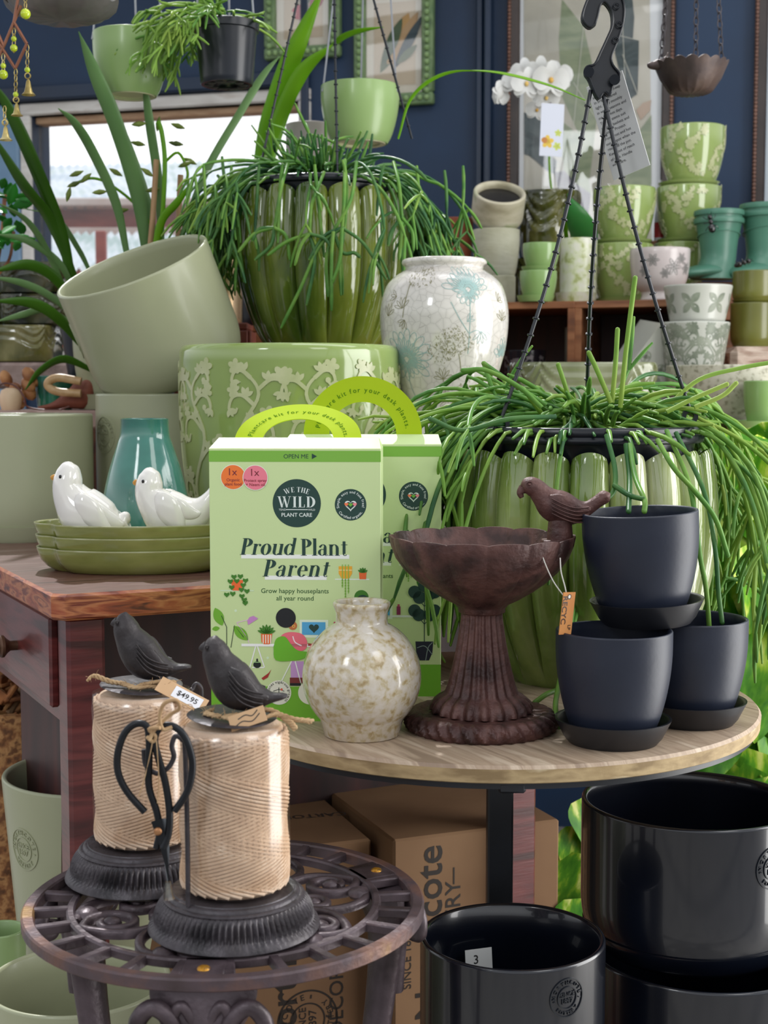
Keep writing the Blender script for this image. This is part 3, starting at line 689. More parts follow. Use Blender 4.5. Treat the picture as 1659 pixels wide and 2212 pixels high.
def twine_stand(cx, cy, hook, lab_s, lab_t, lab_c, rz=0, second=False):
    """stand with base, post + hook; spool on it; disc and bird on top"""
    zb_ = Z_STOOL; t = thing('twine_stand', lab_s, 'twine stand', (cx, cy, zb_), group='cast iron twine stands')
    def flute(a, r, z, k):
        if 5 <= k <= 10: w_ = math.sin(PI * (k - 4.5) / 6.2); return r + .0017 * w_ * math.cos(a * 80), z
        return r, z
    b_ = MB().lathe([(0, .002), (.060, .002), (.0645, .0), (.0668, .002), (.0655, .0055), (.0622, .0075), (.0612, .0095), (.0605, .013), (.0592, .017), (.0575, .0205), (.0555, .0235), (.0545, .0245), (.055, .026), (.0535, .0275), (.0515, .0275), (.051, .029), (.0495, .0305), (.0475, .0305), (.047, .0315), (.02, .032), (0, .032)], 480, fn=flute)
    build('base', b_, M_DIRON, t, smooth=50)
    hx, hy, loop = hook
    q = catmull([(hx, hy, .03), (hx, hy, .09), (hx - .001, hy, .150)] + [(hx + x, hy + y, z) for x, y, z in loop], 8)
    build('hook_post', MB().tube(q, .0019, 10), M_DIRON, t, smooth=60)
    sp = build('twine_spool', MB().merge(SP), M_JUTE, None, (cx + .001, cy, zb_ + .0325), smooth=80); tag(sp, lab_t, 'spool of twine', 'jute twine spools')
    wr = build('plastic_wrap', MB().lathe([(.039, .001), (.0425, .010), (.0432, .05), (.0426, .09), (.0432, .118), (.0420, .1285), (.036, .1300)], 48, fn=lambda a, r, z, k: (r + .0004 * math.sin(a * 7 + k * 2) + .0003 * math.sin(a * 17 + k), z)), glassy('shrink_wrap', '#fdf8f2', .10, .2), sp, smooth=80)
    zc = .032 + .1285 + .0055
    cap = thing('bird_ornament', lab_c, 'ornament', (cx, cy, zb_ + zc), (math.radians(2.5), math.radians(2), 0), 'iron birds on the twine spools')
    build('plate', MB().lathe([(0, -.005), (.006, -.004), (.02, -.0015), (.0335, .0), (.035, .0009), (.0335, .0016), (.02, .0004), (0, 0)], 64, fn=lambda a, r, z, k: (r, z + .0006 * math.sin(a * 2 + .5) * r / .035)), M_DIRON, cap)
    bd = build('bird', iron_bird(MB()), M_BIRDI, cap, loc=(.002, 0, .001), smooth=80); bd.scale = (1.0, 1.15, 1.17)
    secs = [(-.004, -.0142, .030), (.005, -.0146, .021), (.014, -.0115, .0165), (.022, -.0082, .0145)]
    wg = wing(); feathers(wg, secs, 4); build('wing', wg, M_BIRDI, bd, smooth=80); wg = wing(); feathers(wg, secs, 4); wg.xf(Matrix.Scale(-1, 4, (0, 1, 0))); build('wing', wg, M_BIRDI, bd, smooth=80)
    build('beak', MB().loft([(-.0235, 0, .045, .0042, .004), (-.027, 0, .0442, .0022, .002), (-.0288, 0, .0436, .0004, .0004)], 10, 3), M_BIRDI, bd, smooth=80)
    ey = MB()
    for s_ in (-1, 1):
        Mx = Matrix.Translation((-.0218, s_ * .0083, .0465)) @ Matrix.Rotation(math.radians(-35 * s_), 4, 'Z') @ Matrix.Rotation(PI / 2, 4, 'X')
        ey.lathe([(.0014, -.0006), (.0022, .0), (.0022, .0006), (.0014, .0006)], 14, M=Mx); ey.ball((-.0218, s_ * .0083, .0465), .0011, 8, 6)
    build('eye', ey, M_BIRDI, bd, smooth=60)
    random.seed(11 + second)
    tw = MB()
    def strand(pts, r=.0021):
        p = catmull(pts, 8)
        for ph in (0, 2.1, 4.2):
            tw.tube([(x + r * .55 * math.cos(i * .9 + ph), y + r * .55 * math.sin(i * .9 + ph), z + r * .4 * math.cos(i * .9 + ph)) for i, (x, y, z) in enumerate(p)], r * .62, 5)
        for _ in range(26):
            i = random.randrange(len(p)); a = Vector(p[i]); d = Vector((random.gauss(0, 1), random.gauss(0, 1), random.gauss(.3, .8))).normalized() * random.uniform(.003, .008)
            tw.tube([a, a + d * .6 + Vector((0, 0, .0008)), a + d], .00018, 3)
    if not second:
        strand([(-.006, -.012, .003), (.006, -.02, .003), (.02, -.02, .003), (.034, -.012, .006), (.048, -.012, .003), (.062, -.01, .001)]); strand([(-.006, -.012, .003), (.01, -.014, .006), (.028, -.006, .008), (.044, -.014, .002), (.05, -.018, -.003)])
        strand([(-.016, .006, .003), (-.02, -.004, .003), (-.008, -.012, .003)])
    else:
        strand([(-.012, -.012, .004), (-.024, -.014, .006), (-.038, -.012, .010), (-.043, -.012, .006)]); strand([(-.014, -.012, .004), (0, -.02, .003), (.014, -.018, .004), (.03, -.02, -.001), (.034, -.024, -.006)])
        strand([(.0, -.016, .004), (.016, -.018, .008), (.03, -.014, .007), (.022, -.02, .003)])
    build('twine_bow', tw, M_FIBRE, cap, smooth=80)
    tg = MB(); ms = [mat('kraft_card', ['#c09a72', '#cda880'], scale=20, rough=.8), ink('#e6e6ea'), ink('#2a2420')]
    if not second:
        Mt = Matrix.Translation((.014, -.026, .006)) @ Euler((math.radians(62), math.radians(-20), math.radians(4))).to_matrix().to_4x4()
        tg.cbox(-.014, .014, -.006, .006, -.0003, .0003, .0001, M=Mt)
        fn = lambda x, y, h: Mt @ Vector((x, y, .0003 + h))
        for q in ([(-.010, -.003), (-.004, -.001), (.003, -.003), (.010, .001)], [(-.007, .0015), (-.001, .003), (.004, .001), (.009, .004)]): tg.art(stroke(catmull(q, 5), .0008), fn, mi=2)
    else:
        Mt = Matrix.Translation((.038, -.024, -.001)) @ Euler((math.radians(40), math.radians(24), math.radians(-8))).to_matrix().to_4x4()
        tg.cbox(-.022, .022, -.0075, .0075, -.0003, .0003, .0001, M=Mt); tg.art(rect(-.008, -.0055, .018, .0055), lambda x, y, h: Mt @ Vector((x, y, .0003 + h)), mi=1)
        tg.art(T(text('$49.95', .007, .01), dx=.005, dy=-.002), lambda x, y, h: Mt @ Vector((x, y, .0005 + h)), mi=2)
    build('price_tag', tg, ms, cap, smooth=0)
    return t
pA = Vector((Xat(498, 1.089), 1.089, 0)); pB = Vector((Xat(300, 1.207), 1.207, 0))
hk = Xat(395, 1.045) - pA.x
loopA = [(-.0025, -.002, .158), (-.0075, -.004, .161), (-.010, -.005, .154), (-.0085, -.006, .146), (-.013, -.007, .138), (-.021, -.007, .134), (-.029, -.007, .140), (-.0305, -.007, .152)]
twine_stand(pA.x, pA.y, (hk, -.040, loopA), 'fluted cast iron twine stand at the front of the iron stool', 'wrapped spool of jute twine nearest the camera', 'iron bird on a disc, beak visible, atop the front twine spool')
loopB = [(.001, .002, .158), (.004, .004, .162), (.008, .004, .158), (.0085, .004, .148)]
twine_stand(pB.x, pB.y, (.0395, .022, loopB), 'fluted cast iron twine stand at the rear left of the iron stool', 'wrapped spool of jute twine behind the scissors, by the desk leg', 'iron bird looking away on a disc atop the rear twine spool', second=True)
# scissors hanging from the front hook
M_SCI = mat('blackened_steel', ['#17181b', '#24262a'], scale=30, rough=.38, metal=.55)
ys = 1.035; sc0 = W(335, 1800, ys); sci = thing('scissors', 'black butterfly handled scissors hanging by twine from the hook', 'scissors', sc0)
def sp_(l, y=ys): return [W(a, b, y + (c_[0] if c_ else 0)) - sc0 for a, b, *c_ in l]
build('handle', MB().tube(catmull(sp_([(338, 1832, .003), (345, 1795, .002), (338, 1752), (322, 1700), (322, 1640), (322, 1598), (316, 1568), (292, 1564), (268, 1586), (254, 1630), (256, 1672), (276, 1712), (313, 1754)]), 6), .0027, 10), M_SCI, sci, smooth=70)
build('handle', MB().tube(catmull(sp_([(352, 1832, -.001), (364, 1800), (366, 1752), (357, 1690), (343, 1640), (334, 1600), (345, 1572), (372, 1568), (398, 1590), (414, 1635), (414, 1675), (402, 1715), (377, 1752)]), 6), .0027, 10), M_SCI, sci, smooth=70)
def blade(pl, y0, y1): v = [W(a, b, y) - sc0 for y in (y0, y1) for a, b in pl]; n = len(pl); return MB().add(v, [tuple(range(n)), tuple(range(n, 2 * n))[::-1]] + [(i, i + n, (i + 1) % n + n, (i + 1) % n) for i in range(n)])
build('blade', blade([(326, 1775), (350, 1768), (356, 1800), (364, 1870), (365, 1912), (357, 1870), (341, 1815)], ys - .002, ys + .0), M_SCI, sci, smooth=0)
build('blade', blade([(345, 1768), (368, 1768), (367, 1800), (365, 1860), (362, 1912), (350, 1830)], ys + .0005, ys + .0025), mat('ground_steel', ['#6c7074', '#868b90'], scale=30, rough=.35, metal=.4), sci, smooth=0)
build('rivet', MB().ball(W(341, 1796, ys - .0025) - sc0, (.0032, .002, .0032), 16, 8), mat('copper', ['#8a5a3c', '#b08058'], scale=90, rough=.35, metal=.7), sci)
build('tip_guard', MB().tube(sp_([(363, 1905), (364, 1925), (366, 1942)]), [.0022, .003, .0042], 8), glassy('clear_plastic', '#e8e6d8', .2, .1), sci)
tw = MB()
for l in ([(322, 1600), (335, 1575), (366, 1545), (388, 1530), (380, 1512), (355, 1520), (345, 1548), (352, 1575), (372, 1570)], [(318, 1592), (330, 1602), (336, 1590), (322, 1575), (346, 1572)], [(330, 1600), (322, 1640), (310, 1690), (300, 1720)], [(338, 1600), (343, 1680), (340, 1735)], [(390, 1525), (412, 1522), (418, 1535)]):
    tw.tube(catmull([W(a, b, ys - .006 + .004 * math.sin(i)) - sc0 for i, (a, b) in enumerate(l)], 6), .0015 if len(l) > 4 else .0004, 6)
build('twine_tie', tw, M_FIBRE, sci, smooth=70)

# ================================================================== THINGS ON THE ROUND TABLE
# ---------- boxed kits
M_CARD = mat('pale_green_card', ['#c8dd9e', '#cfe2a5'], scale=2, rough=.5); M_CARDT = mat('lime_card', ['#a0b81c', '#abc226'], scale=3, rough=.8, spec=.15)
M_CARDB = mat('green_print_band', ['#6fb52c'], rough=.45)
BW, BH, BD = .1675, .2785, .056
def heads(): return None
def kit_box(base, yaw, tilt_handle, label, full=True):
    t = thing('plant_care_kit', label, 'boxed kit', base, (0, 0, yaw), 'boxed plant care kits')
    build('carton', MB().cbox(0, BW, 0, BD, 0, BH - .0095, .0006).add([(0, 0, BH - .010), (BW, 0, BH - .010), (BW, BD, BH - .010), (0, BD, BH - .010), (.006, BD * .5 - .002, BH), (BW - .003, BD * .5 - .002, BH), (BW - .003, BD * .5 + .002, BH), (.006, BD * .5 + .002, BH)],
          [(0, 1, 5, 4), (2, 3, 7, 6), (1, 2, 6, 5), (3, 0, 4, 7), (4, 5, 6, 7)]), M_CARD, t, smooth=0)
    k = BW / 370.0; X = lambda px: (px - 456) * k; Z = lambda py: (1556 - py) * k
    fn = lambda x, y, h: Vector((x, -h, y)); L = .00015
    def A(name, items, lab=None):
        mb = MB(); ms = []
        for i, (a2, c, lay) in enumerate(items):
            if not a2[0]: continue
            mt = ink(c, .5)
            if mt not in ms: ms.append(mt)
            v = [(X(x) if not isinstance(x, tuple) else x, Z(y)) for x, y in a2[0]]; f = [q[::-1] for q in a2[1]]
            mb.art((v, f), fn, L * lay, mi=ms.index(mt))
        return build(name, mb, ms, t, smooth=0, label=lab)
    # art is given in photo pixels with y DOWN: flip helper for text shapes (y up, metres of 1 px)
    def tx(m2, cx, cy, s=1): return [(cx + x * s, cy - y * s) for x, y in m2[0]], [q[::-1] for q in m2[1]]
    DG, MG = '#1d4038', '#2e5a2a'
    A('header_band', [(rect(456, 967, 826, 991), '#7cb440', 1), (tx(text('OPEN ME', 13, 0), 644, 983.5), DG, 2), (poly((678, 973), (678, 985), (689, 979)), DG, 2)])
    A('footer_band', [(rect(456, 1480, 826, 1556), '#72b62c', 1)])
    def badge(name, cx, cy, r, col, big, l1, l2, lay):
        A(name, [(circ(cx, cy, r + 1.6), '#e9efd8', lay), (circ(cx, cy, r), col, lay + 1), (tx(text(big, 22), cx, cy - 4), '#7a2430', lay + 2), (tx(text(l1, 9, .008), cx, cy + 9), '#8a2a30', lay + 2), (tx(text(l2, 9, .008), cx, cy + 18), '#8a2a30', lay + 2)])
    badge('contents_badge', 508, 1024, 26, '#f07a30', '1x', 'Organic', 'plant food', 1); badge('contents_badge', 556, 1025, 26, '#ee7f90', '1x', 'Protect spray', '+ Neem oil', 4)
    W_ = '#dfe9e2'
    A('brand_logo', [(circ(645, 1080, 52, 56), DG, 1), (tx(serif('WE THE', 15.5, arc=62), 645, 1118), W_, 2), (tx(serif('WILD', 33, track=.06), 645, 1089), W_, 2), (rect(621, 1093, 669, 1094.6), W_, 2),
        (tx(text('TEND', 6), 614, 1096), W_, 2), (tx(text('WILD', 6), 677, 1096), W_, 2), (tx(text('PLANT CARE', 11.5, .012), 645, 1109), W_, 2)])
    cx, cy = 761, 1083
    A('certified_badge', [(circ(cx, cy, 34, 48), DG, 1), (tx(arctext('Simple, easy and fuss free!', 25, 8.0, 92, .008), cx, cy), W_, 2), (tx(arctext('Certified organic.', 30.5, 8.0, 270, .008, 1, True), cx, cy), W_, 2),
        (tx(heart(0, -1, 13), cx, cy), W_, 2), (tx(heart(0, -1, 9.5), cx, cy), DG, 3), (tx(heart(-9, 1, 4.5), cx, cy), '#f07a4a', 4), (tx(heart(0, 0, 4.5), cx, cy), '#6cb83a', 4), (tx(heart(9, 1, 4.5), cx, cy), '#ee8a90', 4)])
    A('title_lettering', [(rect(524, 1191, 758, 1200), '#f2f6ee', 1), (rect(575, 1237, 709, 1246), '#f2f6ee', 1), (tx(serif('Proud', 50, .2, -.01), 581, 1192), DG, 2), (tx(serif('Plant', 50, .0, -.015), 704, 1193), DG, 2), (tx(serif('Parent', 51, .22), 641, 1239), DG, 2)])
    A('tagline', [(tx(text('Grow happy houseplants', 14.6, .006), 640, 1275), MG, 1), (tx(text('all year round', 14.6, .006), 640, 1291), MG, 1)])
    G1, G2, OR = '#3f7d22', '#6fae2e', '#f06c30'
    it = [(rect(478, 1269, 551, 1271.4), '#cfe6c2', 1), (poly((501, 1247), (528, 1247), (524, 1270), (505, 1270)), OR, 2), (rect(727, 1243, 801, 1245.5), '#e9f2e2', 1),
          (poly((735, 1216), (764, 1216), (764, 1232), (757, 1243), (742, 1243), (735, 1232)), '#f0b030', 2), (rect(735, 1223, 764, 1226), '#f6d080', 3), (poly((779, 1229), (795, 1229), (794, 1244), (780, 1244)), OR, 2)]
    for i, y1 in enumerate((1262, 1283, 1275)): x = 743 + 6.5 * i; it += [(rect(x - .9, 1212, x + .9, y1), '#8cc04a', 4)] + [(circ(x, yy, 1.9, 8), '#8cc04a', 4) for yy in range(1246, int(y1), 6)]
    for an in (30, 60, 90, 120, 150): it.append((leaf2(787, 1230, 12, 2.6, -math.radians(an)), G1, 3))
    for x, y in ((508, 1240), (522, 1239), (500, 1250), (533, 1248), (514, 1249), (528, 1258), (503, 1263), (524, 1268), (536, 1271), (505, 1277), (492, 1279), (525, 1282), (532, 1297), (530, 1290)): it.append((([(x - .0 + q, y + w) for q, w in ((0, 6), (-6, 0), (-5, -5), (0, -3), (5, -5), (6, 0))], [(0, 1, 2, 3, 4, 5)]), G1, 4))
    it += [(circ(784, 1283, 15.5, 30), G1, 1), (circ(511, 1314, 3, 10), '#d6ecc8', 1), (circ(580, 1417, 3, 10), '#d6ecc8', 1)]
    it += [(leaf2(466, 1308, 42, 11, math.radians(68)), G2, 2), (stroke([(480, 1325), (491, 1350), (491, 1400)], 1.4), '#23382a', 3), (stroke([(500, 1395), (508, 1346), (528, 1372)], 1.4), '#23382a', 3), (leaf2(506, 1348, 44, 11, math.radians(44)), G2, 2), (leaf2(476, 1352, 17, 5, math.radians(170)), G2, 2)]
    it += [(stroke([(513, 1340), (545, 1332)], 1.8), '#e4c8d8', 2), (stroke([(513, 1340), (535, 1372), (540, 1385)], 1.8), '#e4c8d8', 2), (poly((538, 1345), (536, 1336), (541, 1328), (550, 1325), (560, 1331)), '#c88ac8', 3)]
    it += [(rect(523, 1386, 706, 1392), '#f4f6f2', 3), (poly((566, 1364), (590, 1364), (588, 1382), (584, 1387), (572, 1387), (567, 1382)), OR, 4)] + [(rect(569.5 + 5.4 * i, 1366, 571.8 + 5.4 * i, 1385), '#f6ead8', 5) for i in range(4)]
    for an in (20, 42, 66, 90, 114, 138, 160): it.append((leaf2(578, 1364, 21, 3.2, -math.radians(an)), G1, 5))
    it += [(stroke([(554, 1392), (541, 1438)], 2.6), '#f2f4f0', 2), (stroke([(558, 1392), (573, 1438)], 2.6), '#f2f4f0', 2), (rect(546, 1437, 572, 1439.6), '#f2f4f0', 2), (circ(557, 1432, 8.5, 18, 7.5), '#14201e', 3), (leaf2(557, 1426, 8, 2, -PI / 2), '#14201e', 3), (rect(549, 1426, 565, 1427.6), '#9cc88a', 4)]
    it += [(circ(620, 1329, 21.6, 40), '#14181e', 3), (circ(635, 1346, 9.5, 18), '#c0703c', 2), (ring(637, 1347, 3.4, 2, n=14), '#f0c060', 4), (([(x, y) for x, y in catmull([(600, 1385), (612, 1366), (630, 1360), (655, 1364), (666, 1380), (664, 1395), (650, 1402), (620, 1400), (600, 1385)], 4)][:-1], [tuple(range(32))]), '#ee7080', 3)]
    it += [(stroke(catmull([(635, 1369), (640, 1382), (654, 1390)], 5), 2.4), '#f6e8ec', 4), (rect(650, 1333, 712, 1372), '#e2f0d8', 1), (rect(655, 1338, 706, 1366), '#52a8d8', 2), (tx(heart(0, 0, 11), 681, 1351), DG, 3), (poly((668, 1384), (682, 1386), (684, 1389), (668, 1390)), '#a04430', 4)]
    sh = catmull([(593, 1392), (600, 1374), (618, 1370), (632, 1388), (646, 1400), (668, 1404), (662, 1416), (640, 1422), (598, 1422), (593, 1392)], 4)[:-1]
    it += [(([tuple(p) for p in sh], [tuple(range(len(sh)))]), '#6cb82a', 5), (stroke([(632, 1424), (608, 1472)], 2.4), '#eef4ea', 3), (stroke([(640, 1424), (652, 1472)], 2.4), '#eef4ea', 3), (rect(630, 1424, 668, 1460), '#c79ad0', 2), (rect(628, 1460, 660, 1472), '#7a2c2c', 3), (rect(628, 1472, 652, 1478), '#14181e', 3), (poly((566, 1462), (582, 1450), (588, 1442), (580, 1460), (570, 1466)), '#a8322c', 3)]
    A('illustration', it)
    A('round_sticker', [(circ(604, 1493, 27, 40), '#e8ead8', 3), (tx(arctext('Promotes vigorous growth', 20.5, 8, 80, .012), 604, 1493), '#22281e', 4), (stroke([(604, 1482), (604, 1493), (596, 1503)], 1.6), '#22281e', 4), (stroke([(604, 1493), (613, 1502)], 1.6), '#22281e', 4), (stroke([(592, 1490), (604, 1486), (616, 1490)], 1.4), '#22281e', 4), (circ(610, 1486, 2.6, 10), '#e0604a', 5)] +
        [(circ(672, 1493, 26, 30), '#e8ead8', 3)])
    it = [(rect(786, 1305, 788, 1430), DG, 2), (poly((766, 1425), (808, 1425), (806, 1452), (798, 1470), (776, 1470), (768, 1452)), '#181d33', 3), (stroke(catmull([(806, 1427), (796, 1440), (790, 1470)], 5), 1.8), '#8fa0a0', 4), (stroke(catmull([(770, 1440), (788, 1436), (806, 1456)], 5), 1.8), '#8fa0a0', 4)]
    for x, y in ((764, 1308), (775, 1321), (800, 1312), (811, 1308), (787, 1293), (764, 1352), (774, 1362), (800, 1362), (811, 1352)): it.append((circ(x, y, 15, 24), DG, 4))
    for y in (1330, 1372): it += [(stroke([(787, y + 12), (772, y - 6)], 1.8), DG, 3), (stroke([(787, y + 12), (804, y - 6)], 1.8), DG, 3)]
    it += [(rect(722, 1342, 731, 1362), '#8c2858', 3), (rect(724, 1337, 729, 1343), '#c04868', 3), (rect(700, 1363, 760, 1368), '#dfe8dc', 2)]
    A('tree_illustration', it)
    # handle: a bent arch of card with the printed line
    ro, ri = .0635, .036; hc = (BW * .5, BD * .5, BH - .0015); Mh = Matrix.Translation(hc) @ Matrix.Rotation(tilt_handle, 4, 'X')
    def hfn(x, y, h): return Mh @ Vector((x, -h - .0004 + 4.0 * max(0, .035 - y) ** 2 * (1 if tilt_handle else 0), y))
    hm = MB(); arc_ = ring(0, 0, ro, ri, 0, 180, 40); v, f = arc_; f = [q for q in f]
    hm.art((v, f), hfn, 0); hm.art((v, [q[::-1] for q in f]), hfn, -.0009)
    n = len(v); edge = list(range(0, n, 2)); e2 = list(range(1, n, 2))
    for E in (edge, e2):
        vs = [hfn(*v[i], 0) for i in E] + [hfn(*v[i], -.0009) for i in E]; q = len(E); hm.add(vs, [(i, i + 1, q + i + 1, q + i) for i in range(q - 1)])
    h_ = build('handle', hm, M_CARDT, t, smooth=60)
    build('handle_lettering', MB().art(arctext('Plantcare kit for your desk plants.', .0465, .0072, 90, .006, 1.22), hfn, .0003), mat('handle_ink', ['#4c7a1c'], rough=1, spec=0), h_, smooth=0)
    return t
b1 = WZ(457, 1556, Z_TABLE); kit_box((b1.x, b1.y, Z_TABLE), math.radians(-2.2), math.radians(-58), 'front pale green plant care kit box with its lime handle folded back')
b2x = Xat(611, 1.512); kit_box((b2x, 1.512, Z_TABLE), math.radians(-1), 0, 'plant care kit box standing behind, its lime handle arched upright')

# ---------- round speckled vase
M_SPECK = mat('mottled_cream_glaze', ['#a08a5e', '#bcae8c', '#cbc2b0', '#d2cbbf'], scale=130, rough=.14, coat=.6, pos=[.3, .42, .52, .66], detail=8, distort=.3, bump=.12, bscale=60)
c = Vector((Xat(781, 1.338), 1.338, Z_TABLE)); Rb = .0562
pr = [(0, .002), (.030, .002), (.031, 0), (.034, 0), (.036, .0015)]
for i in range(1, 24):
    a = -PI / 2 + .70 + (PI - 1.15) * i / 24; pr.append((Rb * math.cos(a), .0560 + Rb * 1.0 * math.sin(a)))
pr += [(.0248, .1065), (.0243, .110), (.0246, .117), (.0262, .1215), (.0272, .1235), (.0272, .1262), (.0258, .1275), (.0235, .1265), (.0222, .123), (.0215, .112), (.024, .100), (.03, .09), (.0, .08)]
solo('bud_vase', MB().lathe(pr, 96), M_SPECK, 'round cream vase with brown speckled glaze in front of the kit boxes', 'vase', c, smooth=70)

# ---------- cast iron bird bath
M_BATH = mat('brown_cast_iron', ['#301c1a', '#4c302c', '#60403a', '#3a2523'], scale=22, rough=.52, metal=.15, bump=.8, bscale=150, roughvar=.12)
c = Vector((Xat(1042, 1.365), 1.365, Z_TABLE)); bb = thing('bird_bath', 'brown cast iron bird bath bowl on fluted stem with bird on its rim', 'bird bath', c)
def fb(a, r, z, k):
    if 2 <= k <= 8: return r + .0028 * math.cos(a * 36 + z * 330) * math.sin(PI * (k - 1) / 8), z
    return r, z
build('base', MB().lathe([(0, .001), (.066, .001), (.0695, 0), (.0722, .003), (.0732, .007), (.0722, .0115), (.069, .0155), (.0645, .018), (.060, .0175), (.058, .0165), (.052, .0165), (0, .0165)], 320, fn=fb), M_BATH, bb, smooth=60)
def fs(a, r, z, k): return r * (1 + .055 * math.cos(a * 20) * (1 if 1 <= k < 15 else 0)), z
build('stem', MB().lathe([(.046, .0165), (.048, .018), (.0475, .022), (.045, .027), (.040, .0315), (.0355, .034), (.0335, .036), (.0305, .045), (.0275, .058), (.0245, .072), (.0222, .085), (.0205, .097), (.0193, .105), (.019, .110), (.019, .112), (.02, .113)], 240, fn=fs), M_BATH, bb, smooth=60)
NLB = 14
def fbl(a, r, z, k):
    t = min(1, max(0, (z - .113) / .07)); g = abs(math.cos(a * NLB / 2)) ** .6; return r * (1 + .045 * (g - .7) * math.sin(PI * min(1, t * 1.1) * .8)), z + (.0022 * (g - .5) if z > .175 else 0)
ob = [(0, .112), (.02, .112), (.0225, .1135), (.0225, .117), (.026, .121), (.036, .126), (.050, .1345), (.063, .144), (.074, .1545), (.082, .1655), (.0868, .1765), (.0885, .1845), (.0882, .1862), (.086, .1862), (.084, .182), (.079, .170), (.070, .157), (.058, .146), (.044, .137), (.028, .131), (0, .129)]
build('bowl', MB().lathe(ob, 280, fn=fbl), M_BATH, bb, smooth=60)
R0 = Matrix.Translation((.0735, -.006, .1845))
bp = MB().loft([(.0, 0, -.008, .0065, .012), (0, 0, .0, .0075, .0125), (.0, 0, .006, .008, .012)], 16, 2, post=None)
k = .001
pl = MB().cbox(-.017, .012, -.012, .012, -.007, -.001, .001); pl.lathe([(0, -.002), (.0125, -.002), (.0122, .005), (.0115, .013), (.011, .018), (0, .018)], 24)
pl.xf(R0); prc = build('perch', pl, M_BATH, bb, smooth=50)
bd = MB().loft([(47 * k, 0, 43 * k, 1 * k, 3 * k), (43 * k, 0, 40.5 * k, 6.2 * k, 7.5 * k), (35 * k, 0, 35 * k, 6 * k, 7 * k), (26 * k, 0, 29 * k, 7 * k, 7.5 * k), (16 * k, 0, 26.5 * k, 12 * k, 11 * k), (4 * k, 0, 28 * k, 16 * k, 14.5 * k), (-8 * k, 0, 33 * k, 15.5 * k, 14.5 * k), (-17 * k, 0, 41 * k, 11 * k, 11 * k), (-23 * k, 0, 47.5 * k, 9.4 * k, 10 * k), (-29 * k, 0, 50 * k, 9 * k, 9.5 * k), (-34.5 * k, 0, 50 * k, 6.5 * k, 7 * k), (-38 * k, 0, 49.5 * k, 1 * k, 1 * k)], 24, 4)
bo = build('bird', bd.xf(R0), M_BATH, bb, smooth=80)
be = MB().loft([(-35 * k, 0, 48 * k, 5 * k, 5 * k), (-38 * k, 0, 43.5 * k, 3.6 * k, 3.6 * k), (-36.5 * k, 0, 39 * k, 2.2 * k, 2.4 * k)], 12, 4).xf(R0); build('beak', be, M_BATH, bo, smooth=80)
wg = wing(pts=((-13, 40, 3, 7), (-5, 36, 8, 4), (7, 31, 9, 3), (18, 28, 5.5, 2.4), (28, 29, 2, 1)), y=-13); secs = [(-.010, -.0150, .036), (.003, -.0158, .030), (.014, -.0125, .027), (.026, -.0085, .0275)]
feathers(wg, secs, 5); w2 = MB().merge(wg, Matrix.Scale(-1, 4, (0, 1, 0))); build('wing', wg.xf(R0), M_BATH, bo, smooth=80); build('wing', w2.xf(R0), M_BATH, bo, smooth=80)
ey = MB().ball((-.0305, -.0092, .052), .0014, 10, 6).lathe([(.0018, 0), (.0028, .0005), (.0028, .0012)], 14, M=Matrix.Translation((-.0305, -.0085, .052)) @ Matrix.Rotation(PI / 2, 4, 'X')); build('eye', ey.xf(R0), M_BATH, bo)
tg = MB(); base = Vector(c); p = lambda x, y, yy: W(x, y, yy) - base
tg.tube(catmull([p(1182, 1181, 1.302), p(1171, 1186, 1.298), p(1173, 1205, 1.296), (p(1195, 1255, 1.294)), p(1226, 1298, 1.292)], 8), .0006, 6); tg.tube(catmull([p(1210, 1205, 1.298), p(1212, 1235, 1.294), p(1221, 1270, 1.292), p(1226, 1298, 1.292)], 6), .0006, 6)
build('tag_string', tg, mat('white_string', ['#c9c6bd'], rough=.7), bb)
Mt = Matrix.Translation(p(1225, 1325, 1.292)) @ Euler((math.radians(4), math.radians(4), math.radians(38))).to_matrix().to_4x4()
tg = MB().cbox(-.0078, .0078, -.0005, .0005, -.0195, .0195, .0002, M=Mt); fn = lambda x, y, h: Mt @ Vector((x, -.0005 - h, y))
tg.art(T(text('RECYC', .0085, .02), rot=-PI / 2, dx=-.0075, dy=.003), fn, .0002, mi=1); tg.art(T(text('LP', .005, .02), rot=-PI / 2, dx=.002, dy=-.013), fn, .0002, mi=1); tg.art(circ(.0, .0155, .0016, 14), fn, .0002, mi=2); tg.art(ring(.0, .0155, .0024, .0016), fn, .0003, mi=1)
build('hang_tag', tg, [mat('orange_card', ['#b9763a', '#c98a4c'], scale=20, rough=.7), ink('#3a2010'), ink('#dcd8cc')], bb, smooth=0)

# ---------- three dark pots with saucers
M_SLATE = mat('matte_slate_glaze', ['#1d2230', '#232938'], scale=12, rough=.42, spec=.45, bump=.06, bscale=200)
M_SAUC = mat('charcoal_saucer_glaze', ['#191a1e', '#212227'], scale=12, rough=.36)
ph = .100; ppr = potprof(.0536, .036, ph, .0032, 'cup')
pot_me = MB().lathe(ppr, 96); spr = saucerprof(.0545, .041, .0225, .0032); sau_me = MB().lathe(spr, 96)
gp, gs = 'matte slate pots stacked at the right of the table', 'charcoal saucers under the slate pots'
A_ = (Xat(1330, 1.312), 1.312, Z_TABLE); B_ = (Xat(1500, 1.392), 1.392, Z_TABLE)
s1 = solo('saucer', sau_me, M_SAUC, 'charcoal saucer under the front left slate pot', 'saucer', A_, gs, 60)
p1 = solo('plant_pot', pot_me, M_SLATE, 'matte slate pot front left, standing beside the bird bath', 'plant pot', (A_[0], A_[1], A_[2] + .005), gp, 60)
copy_tree(s1, 'charcoal saucer under the right hand slate pot', B_); copy_tree(p1, 'matte slate pot on the right, nearest the table edge', (B_[0], B_[1], B_[2] + .0035))
